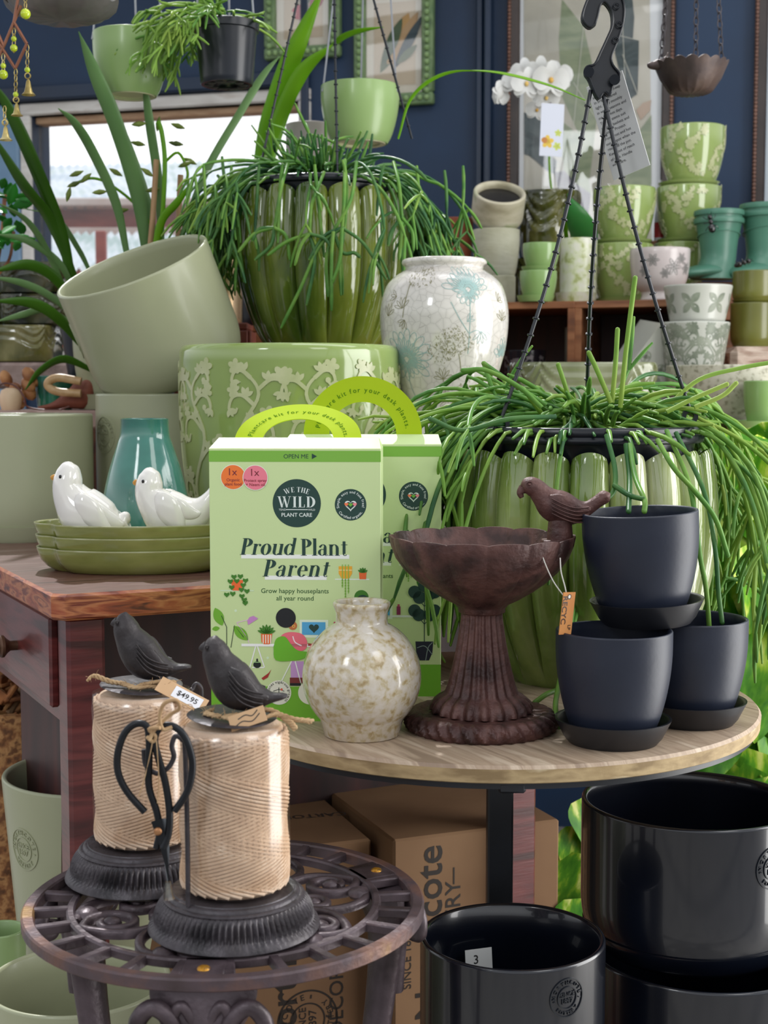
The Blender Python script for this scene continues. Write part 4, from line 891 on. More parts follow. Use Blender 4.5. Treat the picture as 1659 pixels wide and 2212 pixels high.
zc = Z_TABLE + .1052; C_ = (Xat(1402, 1.352), 1.352, zc)
tl = (math.radians(1), math.radians(-3.0), 0)
copy_tree(s1, 'charcoal saucer resting across the rims of two slate pots', C_, tl)
cp = copy_tree(p1, 'matte slate pot on top of the other two', (C_[0] - .004, C_[1], C_[2] + .0065), (math.radians(1), math.radians(-3), 0)); cp.scale = (1.02, 1.02, 1.0)

# ================================================================== THINGS ON THE DESK
# ---------- lobed olive dishes, three nested
M_OLIVE = mat('olive_glaze', ['#666a2c', '#7e8242', '#909252', '#9c9c66'], scale=10, rough=.16, coat=.5, bump=.1, bscale=80, stretch=(1, 1, 3), pos=[.3, .45, .6, .75])
M_OLRIM = mat('olive_rim_glaze', ['#8f8f5c', '#b9bb98'], scale=30, rough=.12, coat=.6)
def dish():
    A, B = .118, .074
    def R(a, t):
        x = math.cos(a); lob = 1 + .030 * math.cos(a * 5 + .4 * math.cos(a)) ** 1
        notch = 0
        for an in (math.radians(203), math.radians(157)):
            d = abs((a - an + PI) % (2 * PI) - PI); notch += .075 * math.exp(-(d / .13) ** 2)
        return (1 / math.sqrt((math.cos(a) / A) ** 2 + (math.sin(a) / B) ** 2)) * (1 + .03 * (lob - 1) - notch * min(1, t * 1.6 + .3))
    pr = [(0, .001, .3), (.80, .0, .3), (.83, .0015, .5), (.9, .007, .8), (.955, .015, .9), (.985, .024, 1), (1.0, .031, 1), (1.0, .0325, 1), (.985, .0328, 1), (.968, .031, 1), (.95, .024, 1), (.91, .013, .9), (.84, .006, .6), (.7, .004, .4), (0, .004, .3)]
    mb = MB(); N = 160; vs = []
    for k, (r, z, t) in enumerate(pr):
        for i in range(N): a = 2 * PI * i / N; q = R(a, t) * r; vs.append((q * math.cos(a), q * math.sin(a), z))
    fs = []; mm = []
    for k in range(len(pr) - 1):
        for i in range(N): j = (i + 1) % N; mb_m = 1 if 6 <= k <= 8 else 0; fs.append((k * N + i, k * N + j, (k + 1) * N + j, (k + 1) * N + i)); mm.append(mb_m)
    mb.v = [(x, y, z * .88) for x, y, z in vs]; mb.f = fs; mb.m = mm; return mb
px = Xat(288, 1.70)
d0 = solo('dish', dish(), [M_OLIVE, M_OLRIM], 'lobed olive green dish at the bottom of the stack of three', 'dish', (px, 1.712, Z_DESK), 'nested olive dishes on the desk', 60)
copy_tree(d0, 'lobed olive green dish in the middle of the stack of three', (px - .001, 1.712, Z_DESK + .0145)); copy_tree(d0, 'lobed olive green dish on top of the stack, holding two white birds', (px - .0025, 1.712, Z_DESK + .029))

# ---------- white ceramic birds on the top dish
M_WHITE = mat('white_porcelain', ['#dedad3', '#e8e5df'], scale=6, rough=.1, coat=.8)
M_BEAK = mat('ochre_beak', ['#b07820', '#c89038'], scale=80, rough=.35); M_EYE = mat('black_eye', ['#0c0c0e'], rough=.2)
Yb = 1.682; zb0 = Z_DESK + .0330
def wbird(cx, label, secs, wpts, wy, head, hr, beakdir, scale=1):
    base = Vector((cx, Yb, zb0)); t = thing('bird_figurine', label, 'bird figurine', base, group='white porcelain birds on the olive dishes'); k = .001
    sc = [(x * k, 0, z * k, a * k, b * k) for x, z, a, b in secs]
    bo = build('body', MB().loft(sc, 28, 5, post=lambda v: Vector((v.x, v.y, max(v.z, 0)))), M_WHITE, t, smooth=80)
    for sgn in (1, -1):
        w = MB()
        for row in wpts:
            q = [(x * k, (wy + dy) * k, z * k, a * k, b * k) for x, z, a, b, dy in row]; w.loft(q, 12, 4)
        if sgn < 0: w.xf(Matrix.Scale(-1, 4, (0, 1, 0)))
        build('wing', w, M_WHITE, t, smooth=80)
    hx, hz = head; e = MB()
    build('beak', MB().loft([((hx - hr * .8) * k, 0, (hz - 1) * k, .0042, .0042), ((hx - hr - 3) * k, 0, (hz + .3 * beakdir) * k, .0034, .0034), ((hx - hr - 6.5) * k, 0, (hz + 1 * beakdir) * k, .0018, .002), ((hx - hr - 7.6) * k, 0, (hz + 1 * beakdir) * k, .0003, .0003)], 12, 4), M_BEAK, t, smooth=80)
    for sgn in (-1, 1): build('eye', MB().ball(((hx - hr * .42) * k, sgn * (hr + 2) * .97 * k, (hz + 2) * k), .0019, 10, 8), M_EYE, t)
    t.scale = (1.0, 1.1, 1.24)
    return t
s_ = Yb / FPX * 1000
wbird(Xat(190, Yb), 'white porcelain bird on the left, tail tucked low', [(50, 24, 2, 4), (46, 24, 8, 9), (40, 20, 12, 13), (28, 19, 20, 19), (8, 24, 26, 25), (-9, 32, 26, 26), (-19, 44, 21, 22), (-23, 55, 18, 19), (-22, 64, 16, 17), (-21, 71, 13, 13.5), (-20.5, 76, 8.5, 9), (-20, 78.5, 2, 2)],
      [[(-10, 46, 3, 2, 4), (-4, 42, 10, 5, 0), (8, 32, 13, 5, -1), (18, 22, 10, 4.5, 1), (27, 14, 6, 3.5, 4), (32, 11, 2, 2, 6)], [(4, 42, 3, 2, 5), (14, 34, 8, 4, 2), (26, 26, 8, 4, 5), (38, 21, 6, 3.5, 8), (45, 20, 2, 2, 10)]], -22, (-22, 63), 14, .6)
wbird(Xat(382, Yb), 'white porcelain bird on the right, tail raised, beside the kit box', [(47, 62, 1.5, 4), (45, 56, 4, 8), (40, 46, 7, 10), (30, 34, 13, 14), (16, 27, 20, 19), (0, 26, 24, 23), (-16, 30, 24, 24), (-27, 40, 19, 21), (-32, 50, 17, 18), (-31, 60, 15, 16), (-30, 66, 12, 12.5), (-29.5, 70.5, 8, 8.5), (-29, 73, 2, 2)],
      [[(-24, 44, 3, 2, 6), (-16, 42, 11, 5, 1), (-6, 34, 14, 5, -1), (3, 24, 11, 4.5, 0), (8, 16, 5, 3, 2), (10, 12, 2, 1.5, 3)], [(-12, 46, 3, 2, 5), (2, 38, 9, 4, 2), (14, 32, 8, 4, 3), (24, 30, 5, 3, 6), (30, 31, 1.5, 1.5, 8)]], -21, (-31, 58.5), 13, 0)

# ---------- teal vase
M_TEAL = mat('teal_reactive_glaze', ['#285c52', '#367468', '#46857a', '#6a988e'], scale=5, rough=.12, coat=.7, stretch=(1, 1, 1.5), bump=.06, bscale=90)
c = Vector((Xat(315, 1.82), 1.82, Z_DESK)); zt = Zat(905, 1.82) - Z_DESK; pr = []
for r, z in catmull([(.053, .004), (.056, .03), (.056, .055), (.052, .085), (.045, .115), (.0385, .135), (.0345, .147), (.0315, .156), (.0305, .166), (.0302, zt - .002)], 5): pr.append((r, z))
pr = [(0, .002), (.048, .002), (.051, 0)] + pr + [(.0302, zt), (.028, zt + .0008), (.0265, zt - .001), (.0262, .165), (.03, .14), (0, .1)]
tv = solo('vase', MB().lathe(pr, 80), M_TEAL, 'teal glazed vase with a narrow neck behind the white birds', 'vase', c, smooth=60)

# ---------- sage green pots
M_SAGE = mat('sage_matte_glaze', ['#9b9e7f', '#a7aa8b'], scale=3, rough=.33, coat=.12, bump=.03, bscale=60)
M_SAGEIN = M_SAGE
def prof_at(prof, z):
    best = 0; o = prof
    for (r1, z1), (r2, z2) in zip(o, o[1:]):
        if z2 <= z1: continue
        if z1 <= z <= z2: return r1 + (r2 - r1) * (z - z1) / (z2 - z1)
    return max(r for r, z in o)
def sage(name, label, loc, rt, rb, h, t=.007, kind='drum', m=M_SAGE, emb=None, group=None, rot=(0, 0, 0), cat='plant pot', mm=None):
    """pot with an optional pressed emblem: emb=(angle in degrees, height, radius)"""
    pr = potprof(rt, rb, h, t, kind); t_ = thing(name, label, cat, loc, rot, group); build('pot_wall', MB().lathe(pr, 112), m, t_, smooth=50)
    if emb:
        a, z, r = emb; fn0 = wrapfn(lambda zz: prof_at(pr, z + zz), a_mid=math.radians(a))
        v, f = emblem(r); build('maker_emblem', MB().art((v, f), lambda x, y, h_: fn0(x, y, h_) + Vector((0, 0, z)), .0000, .0011), mm or m, t_, smooth=0)
    return t_
gsp = 'sage green matte planters on the desk'
h2 = EYE - Z_DESK
Ys = 2.11; zs_ = Zat(896, Ys - .11); Xp = Xat(38, Ys)
solo('saucer', MB().lathe(saucerprof(.111, .102, .022, .005), 96), M_SAGE, 'wide sage saucer under the leftmost large planter on the desk', 'saucer', (Xp, Ys, Z_DESK), smooth=60)
sage('planter', 'large plain sage planter on a saucer at the left edge of the desk', (Xp, Ys, Z_DESK + .006), .111, .099, zs_ - Z_DESK - .006, group=gsp)
P2 = (Xat(362, 2.22), 2.22, Z_DESK); r2 = S(150, 2.22)
sage('planter', 'sage planter with round emblem standing behind the teal vase', P2, r2, r2 * .93, h2, emb=(219, .148, .028), group=gsp)
# tilted planter lying on the rim of the one below
Yt = 2.16; rimc = W(284, 572, Yt); ax = Vector((-.31, -.33, .90)).normalized(); Lp = .178; basec = rimc - ax * Lp
zq = Vector((0, 0, 1)).rotation_difference(ax).to_matrix().to_4x4(); e_ = zq.to_euler()
tp_ = sage('planter', 'sage planter tipped over to the left on top of another planter', basec, S(170, Yt), S(148, Yt), Lp, emb=(190, .10, .028), group=gsp, rot=e_)
Yk = 2.5
solo('saucer', MB().lathe(saucerprof(S(62, Yk), S(50, Yk), S(32, Yk), .004), 64), M_SAGE, 'small sage saucer behind the tipped planter', 'saucer', (Xat(226, Yk), Yk, Zat(884, Yk)), smooth=60)
sage('planter', 'small sage planter half hidden behind the tipped planter', (Xat(226, Yk), Yk, Zat(884, Yk) + .006), S(62, Yk), S(40, Yk), S(175, Yk), .005, 'cup', group=gsp)

# ---------- raised floral decoration
def blossom(x, y, r, rot=0, n=5): return join(*[T(circ(r * .58, 0, r * .46, 10, r * .36), rot=rot + 2 * PI * i / n, dx=x, dy=y) for i in range(n)], circ(x, y, r * .3, 8))
def sprig(x, y, s, rot): return join(*[leaf2(x, y, s, s * .24, rot + d, 5) for d in (-.7, 0, .7)])
def vines(width, height, unit, rnd, dens=1.0):
    """scrolling stems with curls, leaves and blossoms over width x height (x centred on 0)"""
    out = []; n = max(1, int(width / (unit * 2.25)))
    for i in range(n):
        x0 = -width / 2 + width * (i + .5) / n; sg = 1 if i % 2 else -1
        st = catmull([(x0 + unit * sg * .2, height * .02), (x0 - unit * .5 * sg, height * .3), (x0 + unit * .35 * sg, height * .58), (x0 - unit * .35 * sg, height * .8), (x0 + unit * .25 * sg, height * .93)], 7)
        out.append(stroke(st, [unit * (.17 - .08 * j / len(st)) for j in range(len(st))]))
        for fr, side, ln in ((.16, 1, 1.2), (.28, -1, 1.3), (.42, 1, 1.35), (.55, -1, 1.2), (.68, 1, 1.1), (.8, -1, .9), (.9, 1, .8)):
            j = int(fr * (len(st) - 1)); bx, by = st[j]; sd = side * sg; L = unit * ln * rnd.uniform(.85, 1.15)
            c_ = catmull([(bx, by), (bx + sd * L * .45, by + L * .35), (bx + sd * L * .85, by + L * .28), (bx + sd * L * 1.0, by - L * .12), (bx + sd * L * .78, by - L * .28), (bx + sd * L * .66, by - L * .1)], 4)
            out.append(stroke(c_, [unit * (.14 - .06 * q / len(c_)) for q in range(len(c_))]))
            a = (bx + sd * L * .82, by + L * .42); kind = rnd.random()
            out.append(blossom(a[0], min(a[1] + unit * .1, height * .96), unit * rnd.uniform(.24, .34), rnd.uniform(0, 6)))
            out.append(sprig(bx + sd * L * .98, by - L * .12, unit * .32, rnd.uniform(-2.2, -.9)))
            out.append(sprig(bx + sd * L * .35, by + L * .32, unit * .34, PI / 2 + rnd.uniform(-.5, .5)))
            if kind < .8: out.append(circ(bx + sd * L * .66, by - L * .09, unit * .1, 9))
    return join(*out)
M_FGREEN = mat('leaf_green_glaze', ['#83974e', '#8fa35c', '#97a768'], scale=3, rough=.12, coat=.7); M_RELIEF = mat('cream_green_relief', ['#adb382', '#bcbf94'], scale=40, rough=.3, coat=.3)
Yf = 2.0; rf = S(236, Yf); hf = Zat(748, Yf) - Z_DESK
fpr = potprof(rf, rf * .80, hf, .008, 'cone'); o2 = []
for r, z in fpr: o2.append((r, z))
def fbarrel(q): return rf * (.84 + .16 * math.sin(PI / 2 * min(1, q * 1.25)) ** .8) * (1 - .0 * q)
o = [(0, .003), (rf * .7, .003), (rf * .75, 0)] + [(fbarrel(i / 18), .001 + (hf - .010) * i / 18) for i in range(19)] + [(rf * .995, hf - .006), (rf * .975, hf - .001), (rf * .955, hf), (rf * .93, hf - .004), (rf * .92, hf - .02), (rf * .85, .05), (0, .02)]
flp = thing('planter', 'large leaf green planter with raised cream floral vines behind the kit boxes', 'plant pot', (Xat(628, Yf), Yf, Z_DESK))
build('pot_wall', MB().lathe(o, 128), M_FGREEN, flp, smooth=50)
rnd = random.Random(5); va = vines(rf * PI * 1.1, hf * .95, .038, rnd)
fn = wrapfn(lambda y: fbarrel(min(1, max(0, y / (hf - .01)))), r_ref=rf)
build('floral_relief', MB().art(va, fn, .0002, .0013), M_RELIEF, flp, smooth=30)

# ---------- white crackle vase with botanical drawing, on a white crackle stool
M_CRK = mat('white_crackle_glaze', ['#a9a59c', '#cfcac2', '#d8d3cb'], scale=85, kind='crackle', rough=.12, coat=.8, pos=[0, .02, .3], bump=.15, bscale=60)
Yw = 2.03; zst = Zat(888, Yw - .08); Rw = S(138, Yw)
stp = solo('garden_stool', MB().lathe([(0, .002), (.062, .002), (.066, .01), (.078, .05), (.086, .10), (.084, zst - Z_DESK - .03), (.076, zst - Z_DESK - .006), (.070, zst - Z_DESK), (0, zst - Z_DESK)], 96), M_CRK, 'white crackle glazed ceramic base under the botanical jar', 'pot', (Xat(952, Yw), Yw, Z_DESK), smooth=50)
hh = Zat(560, Yw) - zst; ks = [(.60, .0), (.64, .03), (.74, .12), (.86, .26), (.96, .42), (1.0, .58), (.985, .70), (.90, .82), (.78, .88), (.66, .915), (.61, .93), (.605, .945), (.625, .955), (.655, .965), (.66, .98), (.64, .995), (.60, 1.0), (.55, .99), (.54, .93), (.6, .88), (0, .6)]
pr = [(0, .002), (Rw * .5, .002), (Rw * .56, 0)] + [(r * Rw, z * hh) for r, z in catmull(ks[:17], 4)] + [(r * Rw, z * hh) for r, z in ks[17:]]
jar = thing('jar', 'white crackle jar with teal botanical drawings and a rolled rim', 'jar', (Xat(958, Yw), Yw, zst)); build('body', MB().lathe(pr, 128), M_CRK, jar, smooth=60)
outer = [(z * hh, r * Rw) for r, z in catmull(ks[:10], 6)]
fnj = wrapfn(lambda y: interp(outer, y), r_ref=Rw); PXJ = S(1, Yw)
def J(px, py): 
    x = (px - 958) * PXJ; return (math.asin(max(-.97, min(.97, x / Rw))) * Rw, (888 - py) * PXJ * 1.0)
TE, OLV, DK = '#7fa8a4', '#8a8358', '#5c6460'
ta = []; oa = []; rnd = random.Random(3)
def jflower(lst, px, py, r, n, a0, a1, w=1.0):
    x, y = J(px, py)
    for ringi, rr in enumerate((1, .72, .45)):
        for i in range(n):
            a = math.radians(a0 + (a1 - a0) * (i + .5 * (ringi % 2)) / (n - 1)); L = r * PXJ * rr * rnd.uniform(.9, 1.1); q = .5 * (a1 - a0) / 57.3 / n
            tip = (x + L * math.cos(a), y + L * math.sin(a)); l1 = (x + L * .8 * math.cos(a - q), y + L * .8 * math.sin(a - q)); r1 = (x + L * .8 * math.cos(a + q), y + L * .8 * math.sin(a + q)); b = (x + L * .25 * math.cos(a), y + L * .25 * math.sin(a))
            lst.append(stroke(catmull([b, l1, tip, r1, b], 4), w * .0008))
def jstem(lst, pts, w=.9): lst.append(stroke(catmull([J(*p) for p in pts], 6), .0011 * w))
def jleafs(lst, px, py, ang, s, n=5):
    x, y = J(px, py)
    for i in range(n): a = math.radians(ang + (i - n / 2) * 30); L = s * PXJ; lst.append(stroke(catmull([(x, y), (x + L * .6 * math.cos(a + .2), y + L * .6 * math.sin(a + .2)), (x + L * math.cos(a), y + L * math.sin(a)), (x + L * .6 * math.cos(a - .2), y + L * .6 * math.sin(a - .2)), (x, y)], 3), .0006))
def jdots(lst, px, py, r, n):
    for _ in range(n):
        a = rnd.uniform(0, 6.28); d = r * math.sqrt(rnd.random()); x, y = J(px + d * math.cos(a), py - d * .7 * math.sin(a)); t = rnd.uniform(0, 6.28); s = 2.6 * PXJ
        lst.append(stroke([(x, y), (x + s * math.cos(t), y + s * math.sin(t)), (x + s * math.cos(t + 1), y + s * math.sin(t) + s)], .0006))
jflower(ta, 1005, 640, 55, 11, 10, 170, 1.1); jflower(ta, 1005, 640, 30, 7, 180, 350); jflower(ta, 868, 782, 62, 13, -30, 190, 1.1); jflower(ta, 868, 782, 40, 7, 180, 340); jflower(ta, 1085, 775, 40, 7, 20, 160)
jstem(ta, [(1006, 650), (1006, 700), (1005, 770)]); jstem(ta, [(966, 665), (985, 700), (1004, 728)]); jstem(ta, [(1006, 728), (1020, 722), (1030, 726)]); jleafs(ta, 1030, 724, -60, 26, 5); jleafs(ta, 1000, 705, 60, 18, 3)
jstem(ta, [(868, 790), (866, 840), (880, 880)]); jleafs(ta, 892, 858, -20, 24, 5)
jdots(oa, 898, 610, 34, 90); jdots(oa, 975, 745, 40, 150); jdots(oa, 945, 768, 30, 70); jstem(oa, [(876, 625), (872, 660), (868, 695)]); jleafs(oa, 866, 676, 120, 24, 5); jleafs(oa, 852, 650, 200, 22, 4); jleafs(oa, 872, 700, 250, 20, 4); jleafs(oa, 838, 690, 90, 26, 4)
jstem(oa, [(985, 770), (992, 800), (990, 822)]); jleafs(oa, 950, 822, 110, 24, 6); jstem(oa, [(950, 822), (958, 850), (966, 872)]); jleafs(oa, 962, 868, 160, 24, 5); jdots(oa, 1010, 845, 26, 50); jleafs(oa, 1075, 700, 100, 24, 5); jleafs(oa, 1068, 660, 60, 20, 4)
build('botanical_drawing', MB().art(join(*ta), fnj, .0004).merge(MB().art(join(*oa), fnj, .0005), mi=1), [ink('#98b4b0', .2), ink('#8a8660', .2)], jar, smooth=0)

# ================================================================== RIBBED VASES WITH HANGING PLANTS
M_RIB = mat('reactive_green_glaze', ['#22340f', '#3c5219', '#5a6a22', '#6e7a2c', '#7f8a4a'], scale=6, rough=.08, coat=.85, stretch=(1.6, 1.6, .7), detail=7, pos=[.28, .4, .5, .6, .72], bump=.1, bscale=70)
M_RIB2 = mat('pale_reactive_glaze', ['#465c24', '#6a8238', '#8c9c58', '#aab084'], scale=6, rough=.08, coat=.85, stretch=(1.6, 1.6, .7), detail=7, bump=.1, bscale=70)
def ribbed(name, label, loc, R, h, n, m, ph=0):
    ks = [(.62, 0), (.66, .03), (.76, .12), (.88, .28), (.965, .45), (1.0, .62), (.995, .80), (.965, .93), (.945, .985)]
    o = [(0, .003), (R * .5, .003), (R * .58, 0)] + [(r * R, z * h) for r, z in catmull(ks, 4)]; q = len(o)
    o += [(R * .93, h * 1.0), (R * .905, h * .995), (R * .895, h * .96), (R * .90, h * .7), (R * .8, h * .3), (R * .5, .012), (0, .012)]
    def fn(a, r, z, k):
        g = abs(math.cos((a + ph) * n / 2)) ** .5; t = min(1, z / (h * .15)) if z > 0 else 0
        if k < 3: return r, z
        inn = k > q + 1
        rr = r * (1 + (.105 * (g - .8)) * t * (0 if inn else 1)); zz = z + (h * .055 * (g - .75) if z > h * .9 else h * .055 * (g - .75) * max(0, (z / h - .6) / .3) if z > h * .6 else 0)
        return rr, zz
    return solo(name, MB().lathe(o, n * 22, fn=fn), m, label, 'vase', loc, smooth=50)
V1 = Vector((Xat(700, 2.32), 2.32, 0)); V1.z = Zat(762, 2.2); R1 = S(182, 2.32); h1 = Zat(398, 2.2) - V1.z
ribbed('ribbed_vase', 'large olive ribbed vase holding the upper trailing plant', V1, R1, h1, 15, M_RIB)
V2 = Vector((Xat(1262, 1.63), 1.63, Z_TABLE)); R2 = S(280, 1.63); h2_ = Zat(985, 1.49) - Z_TABLE
ribbed('ribbed_vase', 'large pale green ribbed vase on the table holding the lower trailing plant', V2, R2, h2_, 20, M_RIB2, .1)
# plinths behind
M_CRATE = mat('red_crate_wood', ['#6e3428', '#8a4a3a', '#7a3f30'], scale=6, rough=.6, stretch=(1, 1, 7), bump=.2)
M_CRATE2 = mat('brown_crate_wood', ['#5a3420', '#80502f', '#9a6844'], scale=6, rough=.55, stretch=(1, 6, 6), bump=.2)
def crate(name, label, x0, x1, y0, y1, z0, z1, m=M_CRATE2, cat='crate', slats=4, rz=0):
    cx, cy = (x0 + x1) / 2, (y0 + y1) / 2; t = thing(name, label, cat, (cx, cy, z0), (0, 0, rz)); X, Y, h = (x1 - x0) / 2, (y1 - y0) / 2, z1 - z0; w = .012
    build('top_board', MB().cbox(-X, X, -Y, Y, h - w, h, .002), m, t, smooth=0)
    for sx in (-1, 1):
        for sy in (-1, 1): build('corner_post', MB().cbox(*sorted((sx * X, sx * (X - .025))), *sorted((sy * (Y - .001), sy * (Y - .025))), 0, h - w, .002), m, t, smooth=0)
    sl = MB(); hs = (h - w) / slats
    for i in range(slats):
        for y in (-Y - .006, Y): sl.cbox(-X, X, y, y + .006, i * hs + .004, (i + 1) * hs - .002, .0015)
        for x in (-X - .006, X): sl.cbox(x, x + .006, -Y, Y, i * hs + .004, (i + 1) * hs - .002, .0015)
    build('slats', sl, m, t, smooth=0); return t
crate('wooden_crate', 'wooden crate under the olive ribbed vase, hidden behind the floral planter', V1.x - .10, V1.x + .10, 2.22, 2.44, Z_DESK, V1.z)
crate('wooden_crate', 'red stained crate showing beside the foot of the olive ribbed vase', Xat(396, 2.6), Xat(545, 2.6), 2.54, 2.76, 0, Zat(697, 2.54), M_CRATE)
# brass planter
M_BRASS = mat('brushed_brass', ['#a5845e', '#c8aa84', '#dcc4a4'], scale=3, rough=.25, metal=.75, stretch=(8, 8, .2))
zc1 = Zat(697, 2.54); Yg = 2.64; solo('brass_planter', MB().lathe(potprof(S(54, Yg), S(48, Yg), Zat(512, Yg) - zc1, .003, 'cone'), 64), M_BRASS, 'tall brushed brass cylinder planter left of the olive ribbed vase', 'planter', (Xat(478, Yg), Yg, zc1), smooth=50)

# ---------- trailing cactus plants in hanging pots
M_STEM = leafmat('rhipsalis_green', ['#27502e', '#3a6a36', '#527c3e', '#33603c'], scale=14, rough=.38, trans=.12); M_STEM2 = leafmat('rhipsalis_bright', ['#467631', '#5c8e3a', '#769e44', '#4c7c3a'], scale=14, rough=.38, trans=.15)
M_STEM3 = leafmat('rhipsalis_lime', ['#6f9a3c', '#86ab48', '#98b04e'], scale=10, rough=.4, trans=.2)
M_PLASTIC = mat('black_plastic', ['#0f1319', '#171c24'], scale=15, rough=.28)
def rhipsalis(seed, n, rim_r, rim_z, out_r, drop, th, up=.35, branch=.055, az=None, lens=(.14, .34), body=None, elm=.5):
    """stems from the pot's centre: out over the rim then hanging; z=0 is the rim"""
    rd = random.Random(seed); mb = MB()
    def keep(p):
        r = math.hypot(p.x, p.y)
        if p.z < rim_z - .003:
            R = body(p.z) + th * 1.4 if body else rim_r + th * 2
            if r < R and r > 1e-5: f = R / r; p.x *= f; p.y *= f
        elif p.z < rim_z + th and r > rim_r * .8: p.z = rim_z + th
        return p
    def grow(p, d, L, g, r, mi, depth):
        pts = [p.copy()]; k = max(3, int(L / .016)); st = L / k; wob = Vector((rd.gauss(0, .03), rd.gauss(0, .03), rd.gauss(0, .03)))
        for i in range(k): d = (d + Vector((0, 0, -g * st)) + wob).normalized(); p = keep(p + d * st); pts.append(p.copy())
        q = pts; m = len(q); rr = [r * (1 if i else .75) * (1 - .12 * math.sin(PI * i / m)) for i in range(m)]; rr[-1] = r * .55
        mb.tube(q, rr, 6, mi=mi); mb.ball(q[-1], r * .56, 6, 4, mi=mi)
        if depth > 0 and rd.random() < .88:
            nb = rd.choice((2, 2, 3, 3)); base = d
            for b in range(nb):
                nd = (base + Vector((rd.gauss(0, .55), rd.gauss(0, .55), rd.gauss(0, .35)))).normalized()
                grow(pts[-1], nd, branch * rd.uniform(.6, 1.5), g * .8 + 6, r * .92, mi if rd.random() < .8 else min(2, mi + 1), depth - 1)
    for i in range(n):
        a = rd.uniform(0, 2 * PI) if az is None else math.radians(rd.uniform(*az)); rr0 = rim_r * rd.uniform(.0, .75)
        p = Vector((rr0 * math.cos(a), rr0 * math.sin(a), rim_z + rd.uniform(-.004, .022))); a2 = a + rd.gauss(0, .35)
        dp_ = 2
        if rd.random() < up: el = rd.uniform(.6, 1.4); L = rd.uniform(.03, .075); g = rd.uniform(0, 8); dp_ = 1
        else: el = rd.uniform(.0, elm); L = rd.uniform(*lens); g = rd.uniform(7, 15)
        grow(p, Vector((math.cos(a2) * math.cos(el), math.sin(a2) * math.cos(el), math.sin(el))), L, g, th * rd.uniform(.85, 1.1), rd.choice((0, 0, 0, 0, 1, 1) if seed < 30 else (0, 1, 1, 1, 1, 2, 2)), dp_ if lens[1] > .09 else 0)
    return mb, grow
def bead_rod(mb, a, b, r=.0019, step=.0155, bend=0, n=40):
    a, b = Vector(a), Vector(b); pts = [a.lerp(b, i / 12) + Vector((bend * math.sin(PI * i / 12), 0, 0)) for i in range(13)]; mb.tube(pts, r, 8)
    L = (b - a).length; k = int(L / step); d = (b - a).normalized(); q = Vector((0, 0, 1)).rotation_difference(d).to_matrix().to_4x4()
    for i in range(1, k):
        t = i / k; c_ = a.lerp(b, t) + Vector((bend * math.sin(PI * t), 0, 0)); mb.lathe([(r, -r * .5), (r * 1.75, -r * .35), (r * 1.75, r * .35), (r, r * .5)], 10, M=Matrix.Translation(c_) @ q)
    return mb
def basket(R, h, foot=.72):
    o = [(0, 0), (R * foot, 0), (R * .95, h - .012), (R * .985, h - .0115), (R * 1.0, h - .009), (R * 1.0, h - .002), (R * .985, h), (R * .94, h), (R * .93, h - .004), (R * .9, h - .03), (0, h - .03)]
    return MB().lathe(o, 72)
M_SOIL = mat('potting_soil', ['#1c1410', '#3a2a20', '#5a4632'], scale=60, rough=.95, bump=1, bscale=80)
# upper plant
rz = Zat(372, 2.2); Rb1 = S(163, 2.30); hb = .16
up = thing('trailing_cactus', 'upper trailing mistletoe cactus in a black hanging pot inside the olive ribbed vase', 'hanging plant', (V1.x, V1.y, rz))
build('pot', basket(Rb1, hb).xf(Matrix.Translation((0, 0, -hb))), M_PLASTIC, up, smooth=50); build('soil', MB().lathe([(0, -.01), (Rb1 * .9, -.022)], 40), M_SOIL, up)
bodyf = lambda z: R1 * 1.03 if z < -.03 else Rb1 * (1.0) + (R1 * 1.03 - Rb1) * min(1, -z / .03)
mb, gr = rhipsalis(21, 120, Rb1, 0, .2, .2, .0029, .25, .04, lens=(.08, .15), body=bodyf, az=(0, 180))
m_, _g = rhipsalis(25, 120, Rb1 * .8, 0, .2, .2, .0028, .4, .03, lens=(.035, .08), body=bodyf, az=(-180, 0)); mb.merge(m_)
for sd, n_s, azz, ln in ((22, 44, (-28, 50), (.15, .27)), (23, 44, (135, 212), (.12, .19)), (24, 4, (-150, -30), (.12, .26))): m_, _g = rhipsalis(sd, n_s, Rb1, 0, .2, .2, .0029, 0, .045, az=azz, lens=(ln[0] * .8, ln[1] * .8), body=bodyf); mb.merge(m_)
rd_ = random.Random(8)
for px_, py_, L in ((480, 380, .12), (470, 420, .14), (560, 400, .22), (610, 400, .25), (680, 400, .28), (740, 390, .30), (830, 400, .17), (900, 400, .14), (960, 410, .15), (1000, 400, .14), (500, 400, .2)):
    p = W(px_, py_, 2.32 - .98 * math.sqrt(max(0, R1 ** 2 - (Xat(px_, 2.3) - V1.x) ** 2)) - .01) - Vector((V1.x, V1.y, rz)); gr(p + Vector((0, 0, .03)), Vector((rd_.gauss(0, .2), -.3, -.8)).normalized(), L * .5, 12, .0029, rd_.choice((0, 1, 1)), 1)
ub = Vector((V1.x, V1.y, rz)); yf = 2.145
def whorl(base, pts, kids, y, r=.0028, mi=1, mb=mb):
    q = [W(a, b, y + .05 if i == 0 else y) - base for i, (a, b) in enumerate(pts)]; mb.tube(catmull(q, 6), r, 6, mi=mi)
    for i, kp in enumerate(kids): q = [W(a, b, y - .006 * (i % 3)) - base for a, b in [pts[-1]] + kp]; c_ = catmull(q, 6); mb.tube(c_, [r] * (len(c_) - 1) + [r * .6], 6, mi=(mi + i) % 2); mb.ball(q[-1], r * .6, 6, 4, mi=mi)
whorl(ub, [(745, 345), (744, 420), (739, 492)], [[(690, 533), (648, 625), (607, 708)], [(787, 528), (834, 603)], [(734, 561), (715, 617)], [(700, 510), (668, 560)]], yf)
